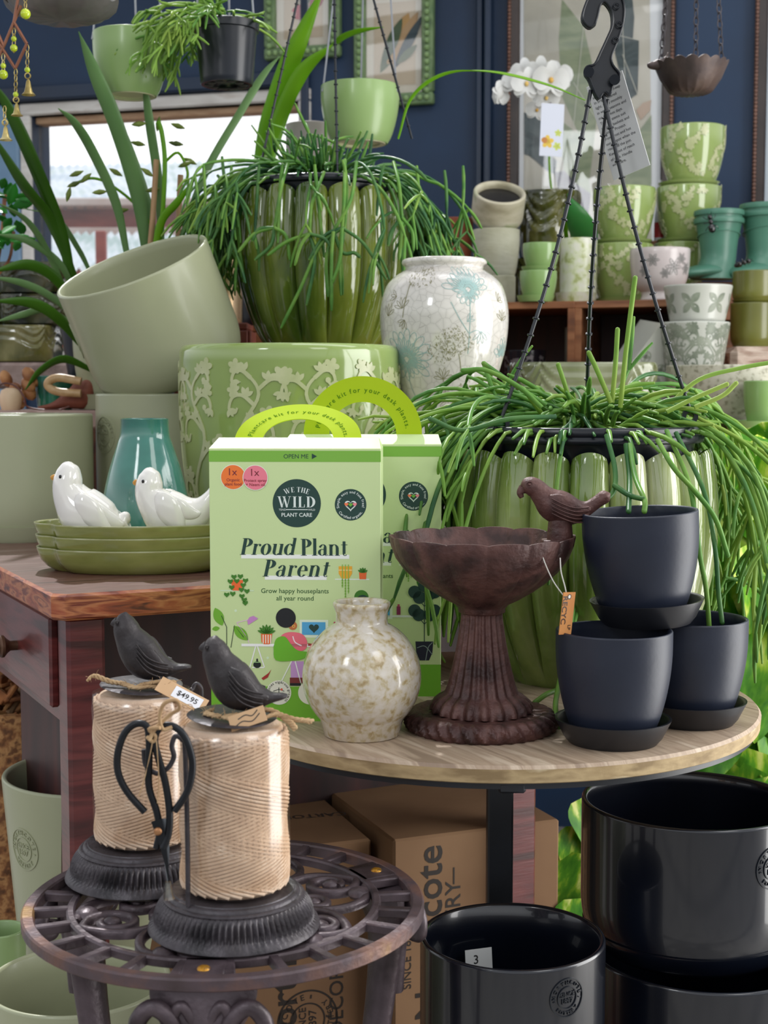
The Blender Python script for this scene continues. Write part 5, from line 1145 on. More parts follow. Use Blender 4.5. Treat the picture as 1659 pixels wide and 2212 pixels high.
whorl(ub, [(700, 372), (674, 440), (668, 505)], [[(620, 522), (579, 551)], [(700, 515), (720, 539)], [(650, 530), (637, 572)], [(680, 560), (662, 658)]], yf)
whorl(ub, [(622, 352), (607, 408), (593, 492)], [[(550, 505), (515, 544)], [(585, 530), (551, 561)], [(618, 510), (626, 561)], [(560, 495), (545, 520)]], yf + .02)
whorl(ub, [(770, 350), (758, 430), (720, 500)], [[(705, 560), (708, 640)], [(740, 545), (765, 546), (778, 556)], [(716, 560), (716, 670)]], yf)
whorl(ub, [(850, 350), (862, 400), (868, 470)], [[(866, 520), (862, 560)], [(845, 500), (838, 530)], [(890, 500), (893, 540)]], yf + .02)
build('foliage', mb, [M_STEM, M_STEM2, M_STEM3], up, smooth=70)
hk_ = W(716, -330, 2.32) - Vector((V1.x, V1.y, rz)); rods = MB()
for (px_, py_, y_, b_) in ((566, 345, 2.30, 0), (729, 385, 2.24, 0), (890, 300, 2.36, .0)):
    bead_rod(rods, W(px_, py_, y_) - Vector((V1.x, V1.y, rz)), hk_, .0019, .0205, b_)
build('hanger_rods', rods, M_PLASTIC, up, smooth=50)
# lower plant
rz2 = Zat(925, 1.5); Rb2 = S(248, 1.63); b0 = Vector((V2.x, V2.y, rz2))
lp = thing('trailing_cactus', 'lower trailing mistletoe cactus with black hook hanger, in the pale ribbed vase', 'hanging plant', b0)
build('pot', basket(Rb2, .17).xf(Matrix.Translation((0, 0, -.17))).lathe([(Rb2 * 1.0, -.018), (Rb2 * 1.015, -.016), (Rb2 * 1.015, -.012), (Rb2, -.010)], 72), M_PLASTIC, lp, smooth=50); build('soil', MB().lathe([(0, -.01), (Rb2 * .9, -.022)], 40), M_SOIL, lp)
bodyf2 = lambda z: R2 * 1.03 if z < -.03 else Rb2 + (R2 * 1.03 - Rb2) * min(1, -z / .03)
mb, gr = rhipsalis(32, 230, Rb2, .0, .2, .2, .0029, .03, .045, lens=(.08, .17), body=bodyf2, az=(22, 185), elm=.85)
mb2, gr2 = rhipsalis(31, 95, Rb2 * .8, .0, .2, .2, .0029, .0, .03, lens=(.045, .085), body=bodyf2, az=(-160, -20), elm=.9); mb.merge(mb2)
mb2, gr2 = rhipsalis(33, 19, Rb2, .0, .2, .2, .0028, .0, .05, az=(-42, 20), lens=(.13, .25), body=bodyf2); mb.merge(mb2)
mb2, gr2 = rhipsalis(34, 34, Rb2, .0, .2, .2, .0028, .0, .05, az=(165, 215), lens=(.14, .26), body=bodyf2); mb.merge(mb2)
def pathstem(mb, pts, r, mi, base): mb.tube(catmull([W(a, b, y) - base for a, b, y in pts], 6), r, 6, mi=mi); mb.ball(W(*pts[-1]) - base, r, 6, 4, mi=mi)
for pts, mi in (([(1340, 880, 1.56), (1352, 760, 1.55), (1372, 600, 1.54)], 2), ([(1322, 870, 1.57), (1330, 780, 1.57), (1334, 712, 1.57)], 2), ([(1320, 870, 1.56), (1290, 800, 1.56), (1272, 762, 1.56)], 2), ([(1440, 880, 1.6), (1510, 820, 1.6), (1600, 795, 1.6), (1670, 782, 1.6)], 2), ([(1235, 880, 1.56), (1220, 830, 1.55), (1206, 788, 1.55)], 2),
                ([(1440, 890, 1.55), (1500, 860, 1.55), (1570, 830, 1.55)], 2), ([(1500, 880, 1.52), (1560, 855, 1.52), (1590, 828, 1.52)], 2), ([(1180, 875, 1.5), (1110, 830, 1.5), (1045, 785, 1.5)], 1), ([(1170, 880, 1.48), (1120, 835, 1.48), (1050, 800, 1.48), (1000, 800, 1.48)], 1),
                ([(1200, 900, 1.44), (1100, 905, 1.42), (1000, 930, 1.42), (930, 905, 1.42)], 0), ([(1310, 940, 1.47), (1328, 1010, 1.44), (1326, 1060, 1.42), (1300, 1085, 1.41)], 0), ([(1326, 1048, 1.42), (1360, 1070, 1.40), (1390, 1078, 1.38)], 0), ([(1360, 960, 1.46), (1372, 1030, 1.42), (1392, 1080, 1.38), (1392, 1105, 1.37)], 1), ([(1352, 960, 1.46), (1360, 1030, 1.43), (1358, 1105, 1.38)], 0),
                ([(1440, 930, 1.50), (1490, 1050, 1.44), (1512, 1200, 1.41), (1525, 1270, 1.40), (1532, 1355, 1.4)], 1), ([(1460, 935, 1.52), (1520, 1060, 1.46), (1544, 1180, 1.43), (1552, 1280, 1.42), (1560, 1345, 1.41)], 0), ([(1420, 950, 1.46), (1455, 1010, 1.43), (1500, 1060, 1.43), (1545, 1120, 1.43), (1572, 1200, 1.43)], 1), ([(1240, 1300, 1.50), (1222, 1420, 1.46), (1215, 1480, 1.44), (1180, 1500, 1.41), (1155, 1518, 1.40)], 1), ([(1246, 1320, 1.50), (1216, 1440, 1.44), (1205, 1490, 1.40), (1200, 1530, 1.37), (1208, 1580, 1.36)], 1)):
    pathstem(mb, pts, .0027, mi, b0)
build('foliage', mb, [M_STEM, M_STEM2, M_STEM3], lp, smooth=70)
hub = W(1300, 190, 1.63) - b0; rods = MB()
bead_rod(rods, W(1083, 905, 1.56) - b0, W(1276, 195, 1.63) - b0, .0022, .0185, .010); bead_rod(rods, W(1268, 850, 1.80) - b0, W(1312, 215, 1.63) - b0, .0024, .0195, -.004); bead_rod(rods, W(1490, 885, 1.60) - b0, W(1303, 205, 1.63) - b0, .0022, .0185, -.006)
for q in ((1083, 905, 1.56), (1490, 888, 1.6)):
    c_ = W(*q) - b0; rods.lathe([(.0045, -.003), (.009, -.003), (.009, .003), (.0045, .003), (.0045, -.003)], 18, M=Matrix.Translation(c_ + Vector((0, 0, -.006))) @ Matrix.Rotation(PI / 2, 4, 'X')); rods.cbox(-.005, .005, -.003, .003, -.035, -.012, .001, M=Matrix.Translation(c_))
build('hanger_rods', rods, M_PLASTIC, lp, smooth=50)
hk = MB()
def slab(pl, y0, y1): v = [W(a, b, y) - b0 for y in (y0, y1) for a, b in pl]; n = len(pl); hk.add(v, [tuple(range(n)), tuple(range(n, 2 * n))[::-1]] + [(i, i + n, (i + 1) % n + n, (i + 1) % n) for i in range(n)])
outl = catmull([(1288, -28), (1312, -38), (1335, -20), (1347, 12), (1344, 55), (1330, 95), (1322, 125), (1326, 145), (1337, 160)], 5); innl = catmull([(1320, 130), (1300, 100), (1318, 70), (1324, 40), (1318, 15), (1302, 2), (1290, 16)], 5)
web = [(p[0], p[1]) for p in catmull([(1284, 55), (1272, 60), (1258, 44), (1262, 18), (1280, -20), (1305, -36), (1330, -24), (1346, 10), (1345, 50), (1332, 92), (1320, 122), (1322, 142), (1336, 160), (1336, 176), (1324, 184), (1316, 206), (1304, 200), (1292, 214), (1280, 192), (1272, 172), (1264, 160), (1266, 146), (1284, 140), (1298, 112), (1312, 82), (1322, 56), (1320, 26), (1306, 6), (1296, 12), (1290, 36), (1284, 55)], 3)][:-1]
slab(web, 1.627, 1.633)
rim_ = [W(a, b, 1.63) - b0 for a, b in web]
def railing(pl, w):
    vs = []; 
    for p in pl: vs += [p + Vector((0, -w, 0)), p + Vector((0, w, 0))]
    return vs
hk.tube(rim_, .0016, 6, closed=True)
for yy in (-.006, .006): hk.tube([p + Vector((0, yy, 0)) for p in rim_], .0011, 6, closed=True)
n = len(rim_); vs = [p + Vector((0, y, 0)) for y in (-.0065, .0065) for p in rim_]; hk.add(vs, [(i, (i + 1) % n, (i + 1) % n + n, i + n) for i in range(n)])
for a, b in ((1332, 12), (1338, 52), (1330, 86)): hk.tube([W(a + 6 * math.cos(t), b + 6 * math.sin(t), 1.623) - b0 for t in [2 * PI * i / 16 for i in range(16)]], .0008, 6, closed=True)
for a, b in ((1272, 155), (1328, 172)): hk.tube([W(a, b, 1.618) - b0, W(a, b, 1.642) - b0], .0058, 16)
build('hook', hk, M_PLASTIC, lp, smooth=50)
cd = MB(); Mt = Matrix.Translation(W(1335, 272, 1.67) - b0) @ Euler((math.radians(6), math.radians(-16), math.radians(-38))).to_matrix().to_4x4(); sh = Matrix.Identity(4); Mt = Mt
cd.cbox(-.024, .024, -.0006, .0006, -.056, .056, .0002, M=Mt); tl_ = []; rd = random.Random(4)
words = ['Water when the soil', 'surface is dry. Keep', 'in bright filtered', 'light. Feed monthly', 'in warm seasons and', 'mist on hot days.', 'Trailing stems suit', 'hanging baskets and', 'shelves. Protect', 'from frost and hot', 'sun. Repot when the', 'roots fill the pot.', 'Keep out of reach', 'of pets. Handle', 'with care.']
for i, t in enumerate(words * 1): tl_.append(T(text(t, .0046, .008, 'L'), 1, dx=-.020, dy=.046 - .0062 * i))
cd.art(join(*tl_), lambda x, y, h: Mt @ Vector((x, -.0006 - h, y)), .0002, mi=1); build('care_card', cd, [mat('grey_card', ['#b9b9b9', '#c4c4c4'], scale=5, rough=.5), ink('#4a4a4c')], lp, smooth=0)

# ================================================================== BELOW THE TABLE
M_BOX = mat('cardboard', ['#684b31', '#76573a', '#816244'], scale=4, rough=.8, bump=.15, bscale=40, bstretch=(1, 12, 1))
def carton(label, corner, yaw, w, d, h, text_fn=None, group='cardboard cartons under the table'):
    t = thing('cardboard_box', label, 'cardboard box', corner, (0, 0, yaw), group)
    build('carton', MB().cbox(-w, 0, 0, d, 0, h, .003), M_BOX, t, smooth=0)
    return t
BI = ink('#2a2420', .8)
yawb = math.radians(22); h_ = Zat(1815, 1.75)
c2 = W(850, 1815, 1.75); w2 = .235
bx2 = carton('large cardboard carton under the table, to the right of the other', (c2.x + w2 * math.cos(yawb), c2.y + w2 * math.sin(yawb), 0), yawb, w2, .36, h_)
fr = lambda x, y, h: Vector((-w2 + x, -h, y))
mk = MB(); mk.art(T(text('Northcote', .052, .012), rot=PI / 2, dx=.066, dy=h_ - .125), fr, .0004); mk.art(T(text('POTTERY', .030, .006), rot=PI / 2, dx=.092, dy=h_ - .125), fr, .0004); mk.art(T(text('SINCE 1897', .016, .006), rot=PI / 2, dx=.024, dy=h_ - .155), fr, .0004)
for y in (.045, .205): mk.art(rect(.082, h_ - y - .022, .084, h_ - y), fr, .0004)
build('printed_mark', mk, BI, bx2, smooth=0)
tp = lambda x, y, h: Vector((-w2 + x, y, h_ + h))
mk = MB(); mk.art(T(text('CARTON QTY', .022, .006), rot=PI + .0, dx=.12, dy=.26), tp, .0004); mk.art(T(text('GW', .022, .006), rot=PI, dx=.19, dy=.22), tp, .0004); build('printed_mark', mk, BI, bx2, smooth=0)
c1 = W(812, 1812, 1.78); yaw1 = math.radians(20)
bx1 = carton('cardboard carton under the table, nearest the desk', (c1.x - .006, c1.y, 0), yaw1, .30, .34, Zat(1812, 1.78)); h1_ = Zat(1812, 1.78)
fr1 = lambda x, y, h: Vector((-.30 + x, -h, y)); q = MB()
q.art(T(text('Northcote', .05, .012), rot=PI / 2, dx=.20, dy=h1_ - .16), fr1, .0004); q.art(T(text('DÉCOR', .026, .008), rot=PI / 2, dx=.262, dy=h1_ - .205), fr1, .0004); q.art(T(emblem(.04, 'NORTHCOTE', 'POTTERY'), rot=PI / 2, dx=.215, dy=h1_ - .225), fr1, .0004)
build('printed_mark', q, BI, bx1, smooth=0)
q = MB().art(T(text('CARTON QTY', .022, .006), rot=PI - .1, dx=.235, dy=.13), lambda x, y, h: Vector((-.30 + x, y, h1_ + h)), .0004); build('printed_mark', q, BI, bx1, smooth=0)

# black gloss planters, bottom right
M_GLOSS = mat('black_satin_glaze', ['#070a14', '#0b101b'], scale=10, rough=.25, coat=.6, bump=.02, spec=.5); M_EMB = mat('black_emblem', ['#1c2026'], rough=.25)
def bench(label, x0, x1, y0, y1, z, m=M_CRATE2): 
    t = thing('bench', label, 'bench', ((x0 + x1) / 2, (y0 + y1) / 2, 0)); X, Y = (x1 - x0) / 2, (y1 - y0) / 2
    build('seat', MB().cbox(-X, X, -Y, Y, z - .03, z, .003), m, t, smooth=0)
    for sx in (-1, 1):
        for sy in (-1, 1): build('leg', MB().cbox(*sorted((sx * (X - .01), sx * (X - .05))), *sorted((sy * (Y - .01), sy * (Y - .05))), 0, z - .03, .002), m, t, smooth=0)
    return t
bench('low wooden bench under the black planters', -.02, .52, 1.17, 1.62, .20)
gk = 'black satin planters at the bottom right'
Y3 = 1.45; z3 = Zat(1732, Y3); r3 = S(238, Y3); p3 = (Xat(1503, Y3), Y3); hp3 = z3 - Zat(2120, Y3 - .1)
zz = z3 - hp3
sage('planter', 'big black satin planter with round emblem under the table edge', (p3[0], p3[1], zz + .004), r3, r3 * .86, hp3, .006, 'drum', M_GLOSS, (-57, Zat(1872, 1.36) - zz - .004, .0215), gk, mm=M_EMB)
solo('saucer', MB().lathe(saucerprof(r3 * .99, r3 * .84, .024, .005), 96), M_GLOSS, 'black saucer under the big black planter', 'saucer', (*p3, zz), smooth=60)
sage('planter', 'black satin planter at the bottom right corner carrying another', (p3[0] + .012, p3[1] - .01, .205), r3 * 1.06, r3 * .8, zz - .205 - .0005, .006, 'drum', M_GLOSS, None, gk)
solo('saucer', MB().lathe(saucerprof(r3 * .8, r3 * .74, .012, .004), 64), M_GLOSS, 'black saucer of the lowest black planter on the bench', 'saucer', (p3[0] + .012, p3[1] - .01, .2), smooth=60)
Y4 = 1.3; z4 = Zat(2018, Y4); r4 = S(205, Y4); x4 = Xat(1114, Y4)
fp = sage('planter', 'black satin planter with round emblem in front, below the table', (x4, Y4, .2005), r4, r4 * .86, z4 - .2005, .006, 'drum', M_GLOSS, (-61, Zat(2160, 1.22) - .2005, .0178), gk, mm=M_EMB)
q = MB(); a0 = math.radians(75)
Mt = Matrix.Translation((Xat(1040, 1.36) - x4, .062, Zat(2078, 1.36) - .2005)) @ Euler((math.radians(-8), 0, math.radians(18))).to_matrix().to_4x4(); q.cbox(-.014, .014, -.0004, .0004, -.012, .012, .0001, M=Mt); q.art(T(text('3', .012, .01), dx=-.003, dy=-.002), lambda x, y, h: Mt @ Vector((x, -.0004 - h, y)), .0002, mi=1)
build('price_sticker', q, [ink('#d8dad8'), ink('#333333')], fp, smooth=0)

# sage planters, bottom left
bench('low wooden bench under the sage planters', -.62, -.2, 1.30, 1.95, .2)
Y5 = 1.76; gq = 'sage planters on the floor side at the left'
r5 = S(212, Y5); z5 = Zat(1662, Y5); sage('planter', 'tall sage planter with round emblem beneath the desk', (Xat(209, Y5), Y5, .2005), r5, r5 * .72, z5 - .2005, .007, 'cone', emb=(228, z5 - .2 - .075, .026), group=gq)
Y6 = 1.385; r6 = S(203, Y6); z6 = Zat(2112, Y6); sage('planter', 'sage planter at the bottom left corner behind the iron stool leg', (Xat(152, Y6), Y6, .2005), r6, r6 * .8, z6 - .2005, .006, 'cone', group=gq)
Y7 = 1.60; sage('planter', 'small green planter at the left edge above the corner planter', (Xat(-18, Y7), Y7, .2005), S(54, Y7), S(40, Y7), Zat(2005, Y7) - .2005, .004, 'cone', m=mat('leaf_plain_glaze', ['#86a06a', '#93ad76'], rough=.3), group=gq)
# wicker basket with dried branches behind
M_WICK = mat('wicker', ['#5c3a20', '#8a5a34', '#b58654', '#6e4628'], scale=60, rough=.75, bump=.6, bscale=90)
Yb_ = 2.2; zb2 = Zat(1500, Yb_); bk = thing('basket', 'brown wicker basket of dried bark under the desk', 'basket', (Xat(40, Yb_), Yb_, 0)); rb_ = .15
def wv(a, r, z, k): return r + .004 * math.cos(a * 28 + (k % 2) * PI), z
build('basket_wall', MB().lathe([(0, 0)] + [(rb_ * (.8 + .2 * i / 50), zb2 * i / 50) for i in range(51)] + [(rb_ - .012, zb2), (rb_ * .7, .02)], 168, fn=wv), M_WICK, bk, smooth=80)
rd = random.Random(2); ch = MB()
for _ in range(110):
    a, r = rd.uniform(0, 6.28), rb_ * .9 * math.sqrt(rd.random()); Mx = Matrix.Translation((r * math.cos(a), r * math.sin(a), zb2 - .02 + rd.uniform(0, .05))) @ Euler((rd.uniform(-1, 1), rd.uniform(-1, 1), rd.uniform(0, 6))).to_matrix().to_4x4()
    ch.cbox(-.014, .014, -.009, .009, -.003, .003, .0015, M=Mx)
o = build('bark_chips', ch, mat('bark_chip', ['#6a3e20', '#a4683a', '#c4935c'], scale=25, rough=.8), bk, smooth=0); o['kind'] = 'stuff'
br = MB(); base = bk.location.copy(); br.tube([Vector(p) for p in catmull([W(a, b, 2.12) - base for a, b in ((-20, 1600), (10, 1560), (28, 1525), (48, 1490), (60, 1440))], 5)], .006, 8); br.tube([Vector(p) for p in catmull([W(a, b, 2.12) - base for a, b in ((28, 1525), (10, 1500), (-20, 1480))], 5)], .004, 8); br.tube([Vector(p) for p in catmull([W(a, b, 2.12) - base for a, b in ((8, 1565), (40, 1590), (70, 1600))], 5)], .007, 8)
build('branch', br, mat('dry_branch', ['#8a6a48', '#b59470'], scale=40, rough=.8), bk)

# ================================================================== GREENERY AT THE RIGHT
M_POTH = [leafmat('pothos_a', ['#4a8a26', '#6aa82e', '#a4c83c', '#dde27c'], scale=2.6, rough=.3, trans=.35, stretch=(2.2, .7, 1), pos=[.36, .48, .56, .68]), leafmat('pothos_b', ['#3c7a26', '#5a9a2c', '#94bc38', '#e2e690'], scale=2.2, rough=.3, trans=.35, stretch=(2, .8, 1), pos=[.34, .5, .58, .66])]
def pothos_leaf(fold=.2, curl=.25):
    N = 12; vs = []; fs = []
    for i in range(N + 1):
        t = i / N; w = (.62 * math.sin(PI * t ** .62) ** .75) * (1 - .25 * t) if 0 < t < 1 else .0; y = t * 1.15 - .14 * (1 - t) ** 6 * 0; z = -curl * t * t
        for s in (-1, -.66, -.33, 0, .33, .66, 1):
            back = -.16 * abs(s) ** 1.5 * (1 - t) ** 3; vs.append((s * w, y + back, z + fold * abs(s) * w - .05 * s * s * math.sin(t * 9)))
    n1 = len(vs); vs += [(x, y, z - .008) for x, y, z in vs]
    for i in range(N):
        for k in range(6): a = i * 7 + k; fs += [(a, a + 1, a + 8, a + 7), (a + n1 + 1, a + n1, a + n1 + 7, a + n1 + 8)]
    return MB().add(vs, fs)
LV = [pothos_leaf(.2, .25), pothos_leaf(.35, .45), pothos_leaf(.1, .1)]
lme = []
for i, l in enumerate(LV):
    for m_ in M_POTH:
        me = bpy.data.meshes.new('leaf'); me.from_pydata(l.v, [], l.f); me.materials.append(m_); me.polygons.foreach_set('use_smooth', [True] * len(me.polygons)); lme.append(me)
def pothos(label, base, spots, seed, pole=None, zfloor=0):
    rd = random.Random(seed); t = thing('pothos_plant', label, 'pothos', base)
    if pole: build('moss_pole', MB().lathe([(0, 0), (pole[0] * 1.05, 0), (pole[0], pole[1] * .5), (pole[0] * .95, pole[1]), (0, pole[1])], 40, fn=lambda a, r, z, k: (r * (1 + .06 * math.cos(a * 9)), z)), mat('coir', ['#2a1c10', '#5a4024', '#7a5a34'], scale=60, rough=.95, bump=1, bscale=90), t)
    sm = MB()
    for (px, py, y, s, rz_, tilt) in spots:
        o = bpy.data.objects.new('leaf', rd.choice(lme)); COL.objects.link(o); o.parent = t; p = W(px, py, y) - Vector(base); o.location = p; o.scale = (s, s, s)
        o.rotation_euler = Euler((math.radians(tilt), rd.uniform(-.3, .3), math.radians(rz_))); d = o.rotation_euler.to_matrix() @ Vector((0, 1, 0))
        root = Vector((p.x * .3, p.y * .3 + .02, p.z - .05)); sm.tube(catmull([root, (p * .6 + root * .4) + Vector((0, 0, .01)), p], 4), .002, 6)
    build('stem', sm, mat('pothos_stem', ['#5f8a2c', '#7ea23a'], scale=10, rough=.4), t)
    return t
rd = random.Random(17); sp = []
for i in range(95):
    px = rd.uniform(1530, 1700); py = 930 + 830 * (i / 95) + rd.uniform(-25, 25); sp.append((px, py, rd.uniform(1.88, 2.12), rd.uniform(.08, .125), rd.choice((0, 180)) + rd.uniform(-50, 50), rd.uniform(-95, -45)))
pothos('variegated pothos with big yellow green leaves at the right edge', (Xat(1615, 2.28), 2.28, 0), sp, 4, (.045, 1.03))
sp = [(1275, 1735, 1.92, .075, 200, -55), (1262, 1800, 1.9, .06, 170, -60), (1250, 1860, 1.88, .07, 150, -50), (1285, 1880, 1.9, .065, 190, -70), (1250, 1930, 1.86, .07, 160, -65), (1290, 1700, 1.95, .06, 210, -20), (1270, 1960, 1.84, .08, 185, -75), (1300, 1800, 1.95, .07, 140, -40)]
pothos('variegated pothos leaves peeping out left of the big black planter', (Xat(1300, 2.06), 2.06, 0), sp, 9, (.03, .5))

# ================================================================== CYMBIDIUM AND LEFT SHELF
M_STRAP = leafmat('strap_leaf', ['#547a46', '#6c9058', '#80a26c'], scale=3, rough=.35, trans=.2); M_STRAPD = leafmat('strap_leaf_deep', ['#2c4f14', '#3f6b1a', '#4c7a22'], scale=3, rough=.3, trans=.2); M_STRAPB = leafmat('strap_leaf_bright', ['#5a9418', '#74ad1e', '#8cc02c'], scale=3, rough=.32, trans=.35)
def strap(t, base, pts, wpx, m, side=(1, 0, 0), fold=.3):
    Ys_ = [p[2] for p in pts]; c_ = catmull([W(a, b, y) - base for a, b, y in pts], 7); n = len(c_)
    w = [max(.0006, S(wpx, sum(Ys_) / len(Ys_)) / 2 * (min(1, .55 + 1.6 * (i / n)) if i < n * .3 else 1) * (1 - max(0, (i / (n - 1) - .6) / .4) ** 1.8)) for i in range(n)]
    return build('leaf', MB().blade(c_, w, fold, side=side), m, t, smooth=70)
yb = 2.42; base = W(330, 600, yb)
oc = thing('orchid_plant', 'tall cymbidium orchid with strap leaves and green buds before the window', 'orchid', base)
for pts, w_, m_ in (([(318, 560, 2.42), (296, 420, 2.40), (250, 270, 2.36), (205, 160, 2.33), (170, 68, 2.31)], 34, M_STRAP), ([(338, 560, 2.44), (312, 430, 2.46), (275, 320, 2.48), (240, 220, 2.50)], 26, M_STRAP), ([(276, 560, 2.40), (250, 440, 2.38), (200, 330, 2.34), (160, 265, 2.30), (126, 234, 2.28)], 22, M_STRAP),
                    ([(350, 560, 2.42), (342, 400, 2.42), (322, 260, 2.40), (308, 142, 2.38)], 20, M_STRAP), ([(376, 560, 2.44), (440, 380, 2.46), (520, 240, 2.48), (570, 160, 2.48), (604, 122, 2.48)], 17, M_STRAP), ([(405, 560, 2.46), (420, 460, 2.48), (455, 410, 2.50), (540, 370, 2.5)], 11, M_STRAPD), ([(330, 560, 2.38), (348, 480, 2.37), (380, 440, 2.36), (422, 386, 2.35)], 17, M_STRAPB)):
    strap(oc, base, pts, w_, m_)
build('cane', MB().tube([W(a, b, 2.4) - base for a, b in ((322, 560), (330, 470), (338, 345))], S(6, 2.4), 10).tube([W(a, b, 2.45) - base for a, b in ((384, 560), (386, 460), (390, 378))], S(6, 2.45), 10), mat('tan_cane', ['#a5805a', '#bd9a72'], scale=9, rough=.6), oc)
sk = MB(); sk.tube(catmull([W(a, b, 2.39) - base for a, b in ((340, 560), (352, 450), (356, 350), (350, 290), (342, 262))], 6), S(5, 2.4), 8); sk.tube(catmull([W(a, b, 2.43) - base for a, b in ((360, 540), (300, 450), (240, 400), (200, 385), (165, 395))], 6), S(3, 2.4), 8); sk.tube(catmull([W(a, b, 2.41) - base for a, b in ((356, 350), (385, 330), (405, 370), (400, 400))], 5), S(3, 2.4), 8)
build('flower_stalk', sk, M_STRAPB, oc)
M_BUD = leafmat('orchid_bud', ['#4c5a2a', '#6f8038', '#8a9a4e'], scale=20, rough=.4, trans=.1)
for i, (a, b, r_) in enumerate(((165, 375, 20), (185, 385, 40), (160, 398, 20), (148, 420, 75), (215, 415, 5), (250, 372, -30), (318, 372, -35), (330, 410, 10), (262, 455, 10), (380, 310, -10), (400, 355, 20), (410, 348, -25), (300, 268, 5), (298, 310, -12), (342, 268, 80), (384, 272, -20))):
    q = Matrix.Rotation(math.radians(-r_), 4, 'Y') @ Matrix.Rotation(PI / 2, 4, 'Y'); L = S(17, 2.4); r = S(6, 2.4)
    build('bud', MB().lathe([(0, -L), (r * .6, -L * .6), (r, 0), (r * .7, L * .5), (r * .2, L * .9), (0, L)], 12, M=Matrix.Translation(W(a, b, 2.40 + .01 * (i % 3)) - base) @ q), M_BUD, oc)
pz = base.z; build('pot', MB().lathe(potprof(.075, .055, .14, .003, 'cone'), 40).xf(Matrix.Translation((0, .03, -.13))).lathe([(0, -.0), (.070, -.0)], 30, c=(0, .03, 0)), M_PLASTIC, oc)
# second orchid: arching leaves at the left edge
base = W(165, 680, 2.52); o2 = thing('orchid_plant', 'orchid with dark arching strap leaves at the left edge of the window', 'orchid', base)
for pts, w_, m_ in (([(160, 640, 2.5), (130, 500, 2.46), (70, 350, 2.4), (20, 240, 2.36), (-20, 170, 2.34)], 30, M_STRAPD), ([(168, 620, 2.5), (110, 480, 2.45), (50, 400, 2.4), (-30, 270, 2.36)], 26, M_STRAPD), ([(150, 660, 2.5), (110, 560, 2.45), (60, 480, 2.4), (-10, 435, 2.36)], 15, M_STRAP), ([(165, 640, 2.5), (130, 570, 2.46), (60, 520, 2.42), (-10, 505, 2.4)], 16, M_STRAP),
                    ([(160, 660, 2.48), (120, 600, 2.44), (60, 572, 2.4), (-20, 588, 2.36)], 24, M_STRAPD), ([(170, 690, 2.48), (110, 640, 2.42), (50, 612, 2.38), (-20, 598, 2.34)], 16, M_STRAP), ([(180, 750, 2.46), (130, 690, 2.40), (70, 655, 2.36), (-20, 650, 2.32)], 24, M_STRAPD), ([(160, 700, 2.5), (100, 670, 2.46), (50, 680, 2.42), (-10, 695, 2.4)], 15, M_STRAP), ([(200, 800, 2.44), (140, 776, 2.40), (90, 800, 2.36), (54, 842, 2.34)], 18, M_STRAPD), ([(200, 600, 2.54), (170, 540, 2.52), (120, 470, 2.5), (50, 450, 2.5)], 12, M_STRAP)):
    strap(o2, base, pts, w_, m_, side=(.3, 0, 1) if w_ < 25 and pts[-1][1] > 480 else (1, 0, 0))
build('pot', MB().lathe(potprof(.06, .045, .11, .003, 'cone'), 40).xf(Matrix.Translation((.02, .05, -.12))), M_PLASTIC, o2)
# bright blades behind the upper plant
base = W(565, 420, 2.75); o3 = thing('orchid_plant', 'orchid with broad bright blades rising behind the upper hanging plant', 'orchid', base)
for pts, w_, m_ in (([(555, 400, 2.75), (575, 290, 2.74), (612, 170, 2.72), (650, 80, 2.7), (700, -30, 2.68)], 42, M_STRAPB), ([(570, 400, 2.73), (600, 270, 2.72), (650, 160, 2.7), (720, 95, 2.68)], 32, M_STRAPB), ([(720, 98, 2.69), (745, 80, 2.66), (780, 68, 2.64), (828, 58, 2.62)], 20, M_STRAPB), ([(860, 300, 2.3), (890, 210, 2.28), (960, 160, 2.26), (1060, 155, 2.24), (1180, 182, 2.22), (1264, 216, 2.2)], 8, M_STRAPB)): strap(o3, base, pts, w_, m_)
zc2 = Zat(697, 2.54)
build('pot', MB().lathe(potprof(.055, .042, base.z - zc2, .003, 'cone'), 40).xf(Matrix.Translation((0, 0, -(base.z - zc2)))), M_PLASTIC, o3)
crate('wooden_crate', 'wooden crate behind the olive ribbed vase that carries the bright bladed orchid', Xat(552, 2.7), Xat(740, 2.7), 2.64, 2.88, 0, zc2)

# low bench behind the desk with garden ornaments; stone shelf behind it
zb3 = Zat(886, 2.44)
M_PINE = mat('pale_bench_wood', ['#8f7268', '#a58a80'], scale=5, rough=.5, stretch=(1, 8, 1))
bench('long pale wooden bench behind the desk with small ornaments', -1.0, Xat(292, 2.44), 2.40, 2.62, zb3, M_PINE)
def dp(px0, px1, pyt, pyb, Y): return Xat((px0 + px1) / 2, Y), S((px1 - px0) / 2, Y), Zat(pyt, Y), Zat(pyb, Y)
x, r, zt, _ = dp(82, 165, 812, 886, 2.52); solo('jar', MB().lathe(potprof(r, r * .9, zt - zb3, .003, 'cone'), 48), mat('emerald_crackle', ['#0e3d34', '#1f6b54', '#2f8468'], scale=18, rough=.1, coat=.8, bump=.3), 'emerald glazed jar on the pale bench at the left', 'jar', (x, 2.52, zb3), smooth=50)
x, r, zt, _ = dp(4, 52, 838, 900, 2.43); solo('garden_dibber', MB().lathe([(0, .0), (r * .8, 0), (r * .95, .01), (r * 1.0, (zt - zb3) * .6), (r * .8, (zt - zb3) * .9), (r * .35, zt - zb3), (0, zt - zb3)], 40), mat('turned_pine', ['#c9a888', '#dabd9c'], scale=4, rough=.5, stretch=(6, 6, 1)), 'rounded pale pine handle with a leather loop on the bench', 'garden tool', (x, 2.43, zb3), smooth=60)
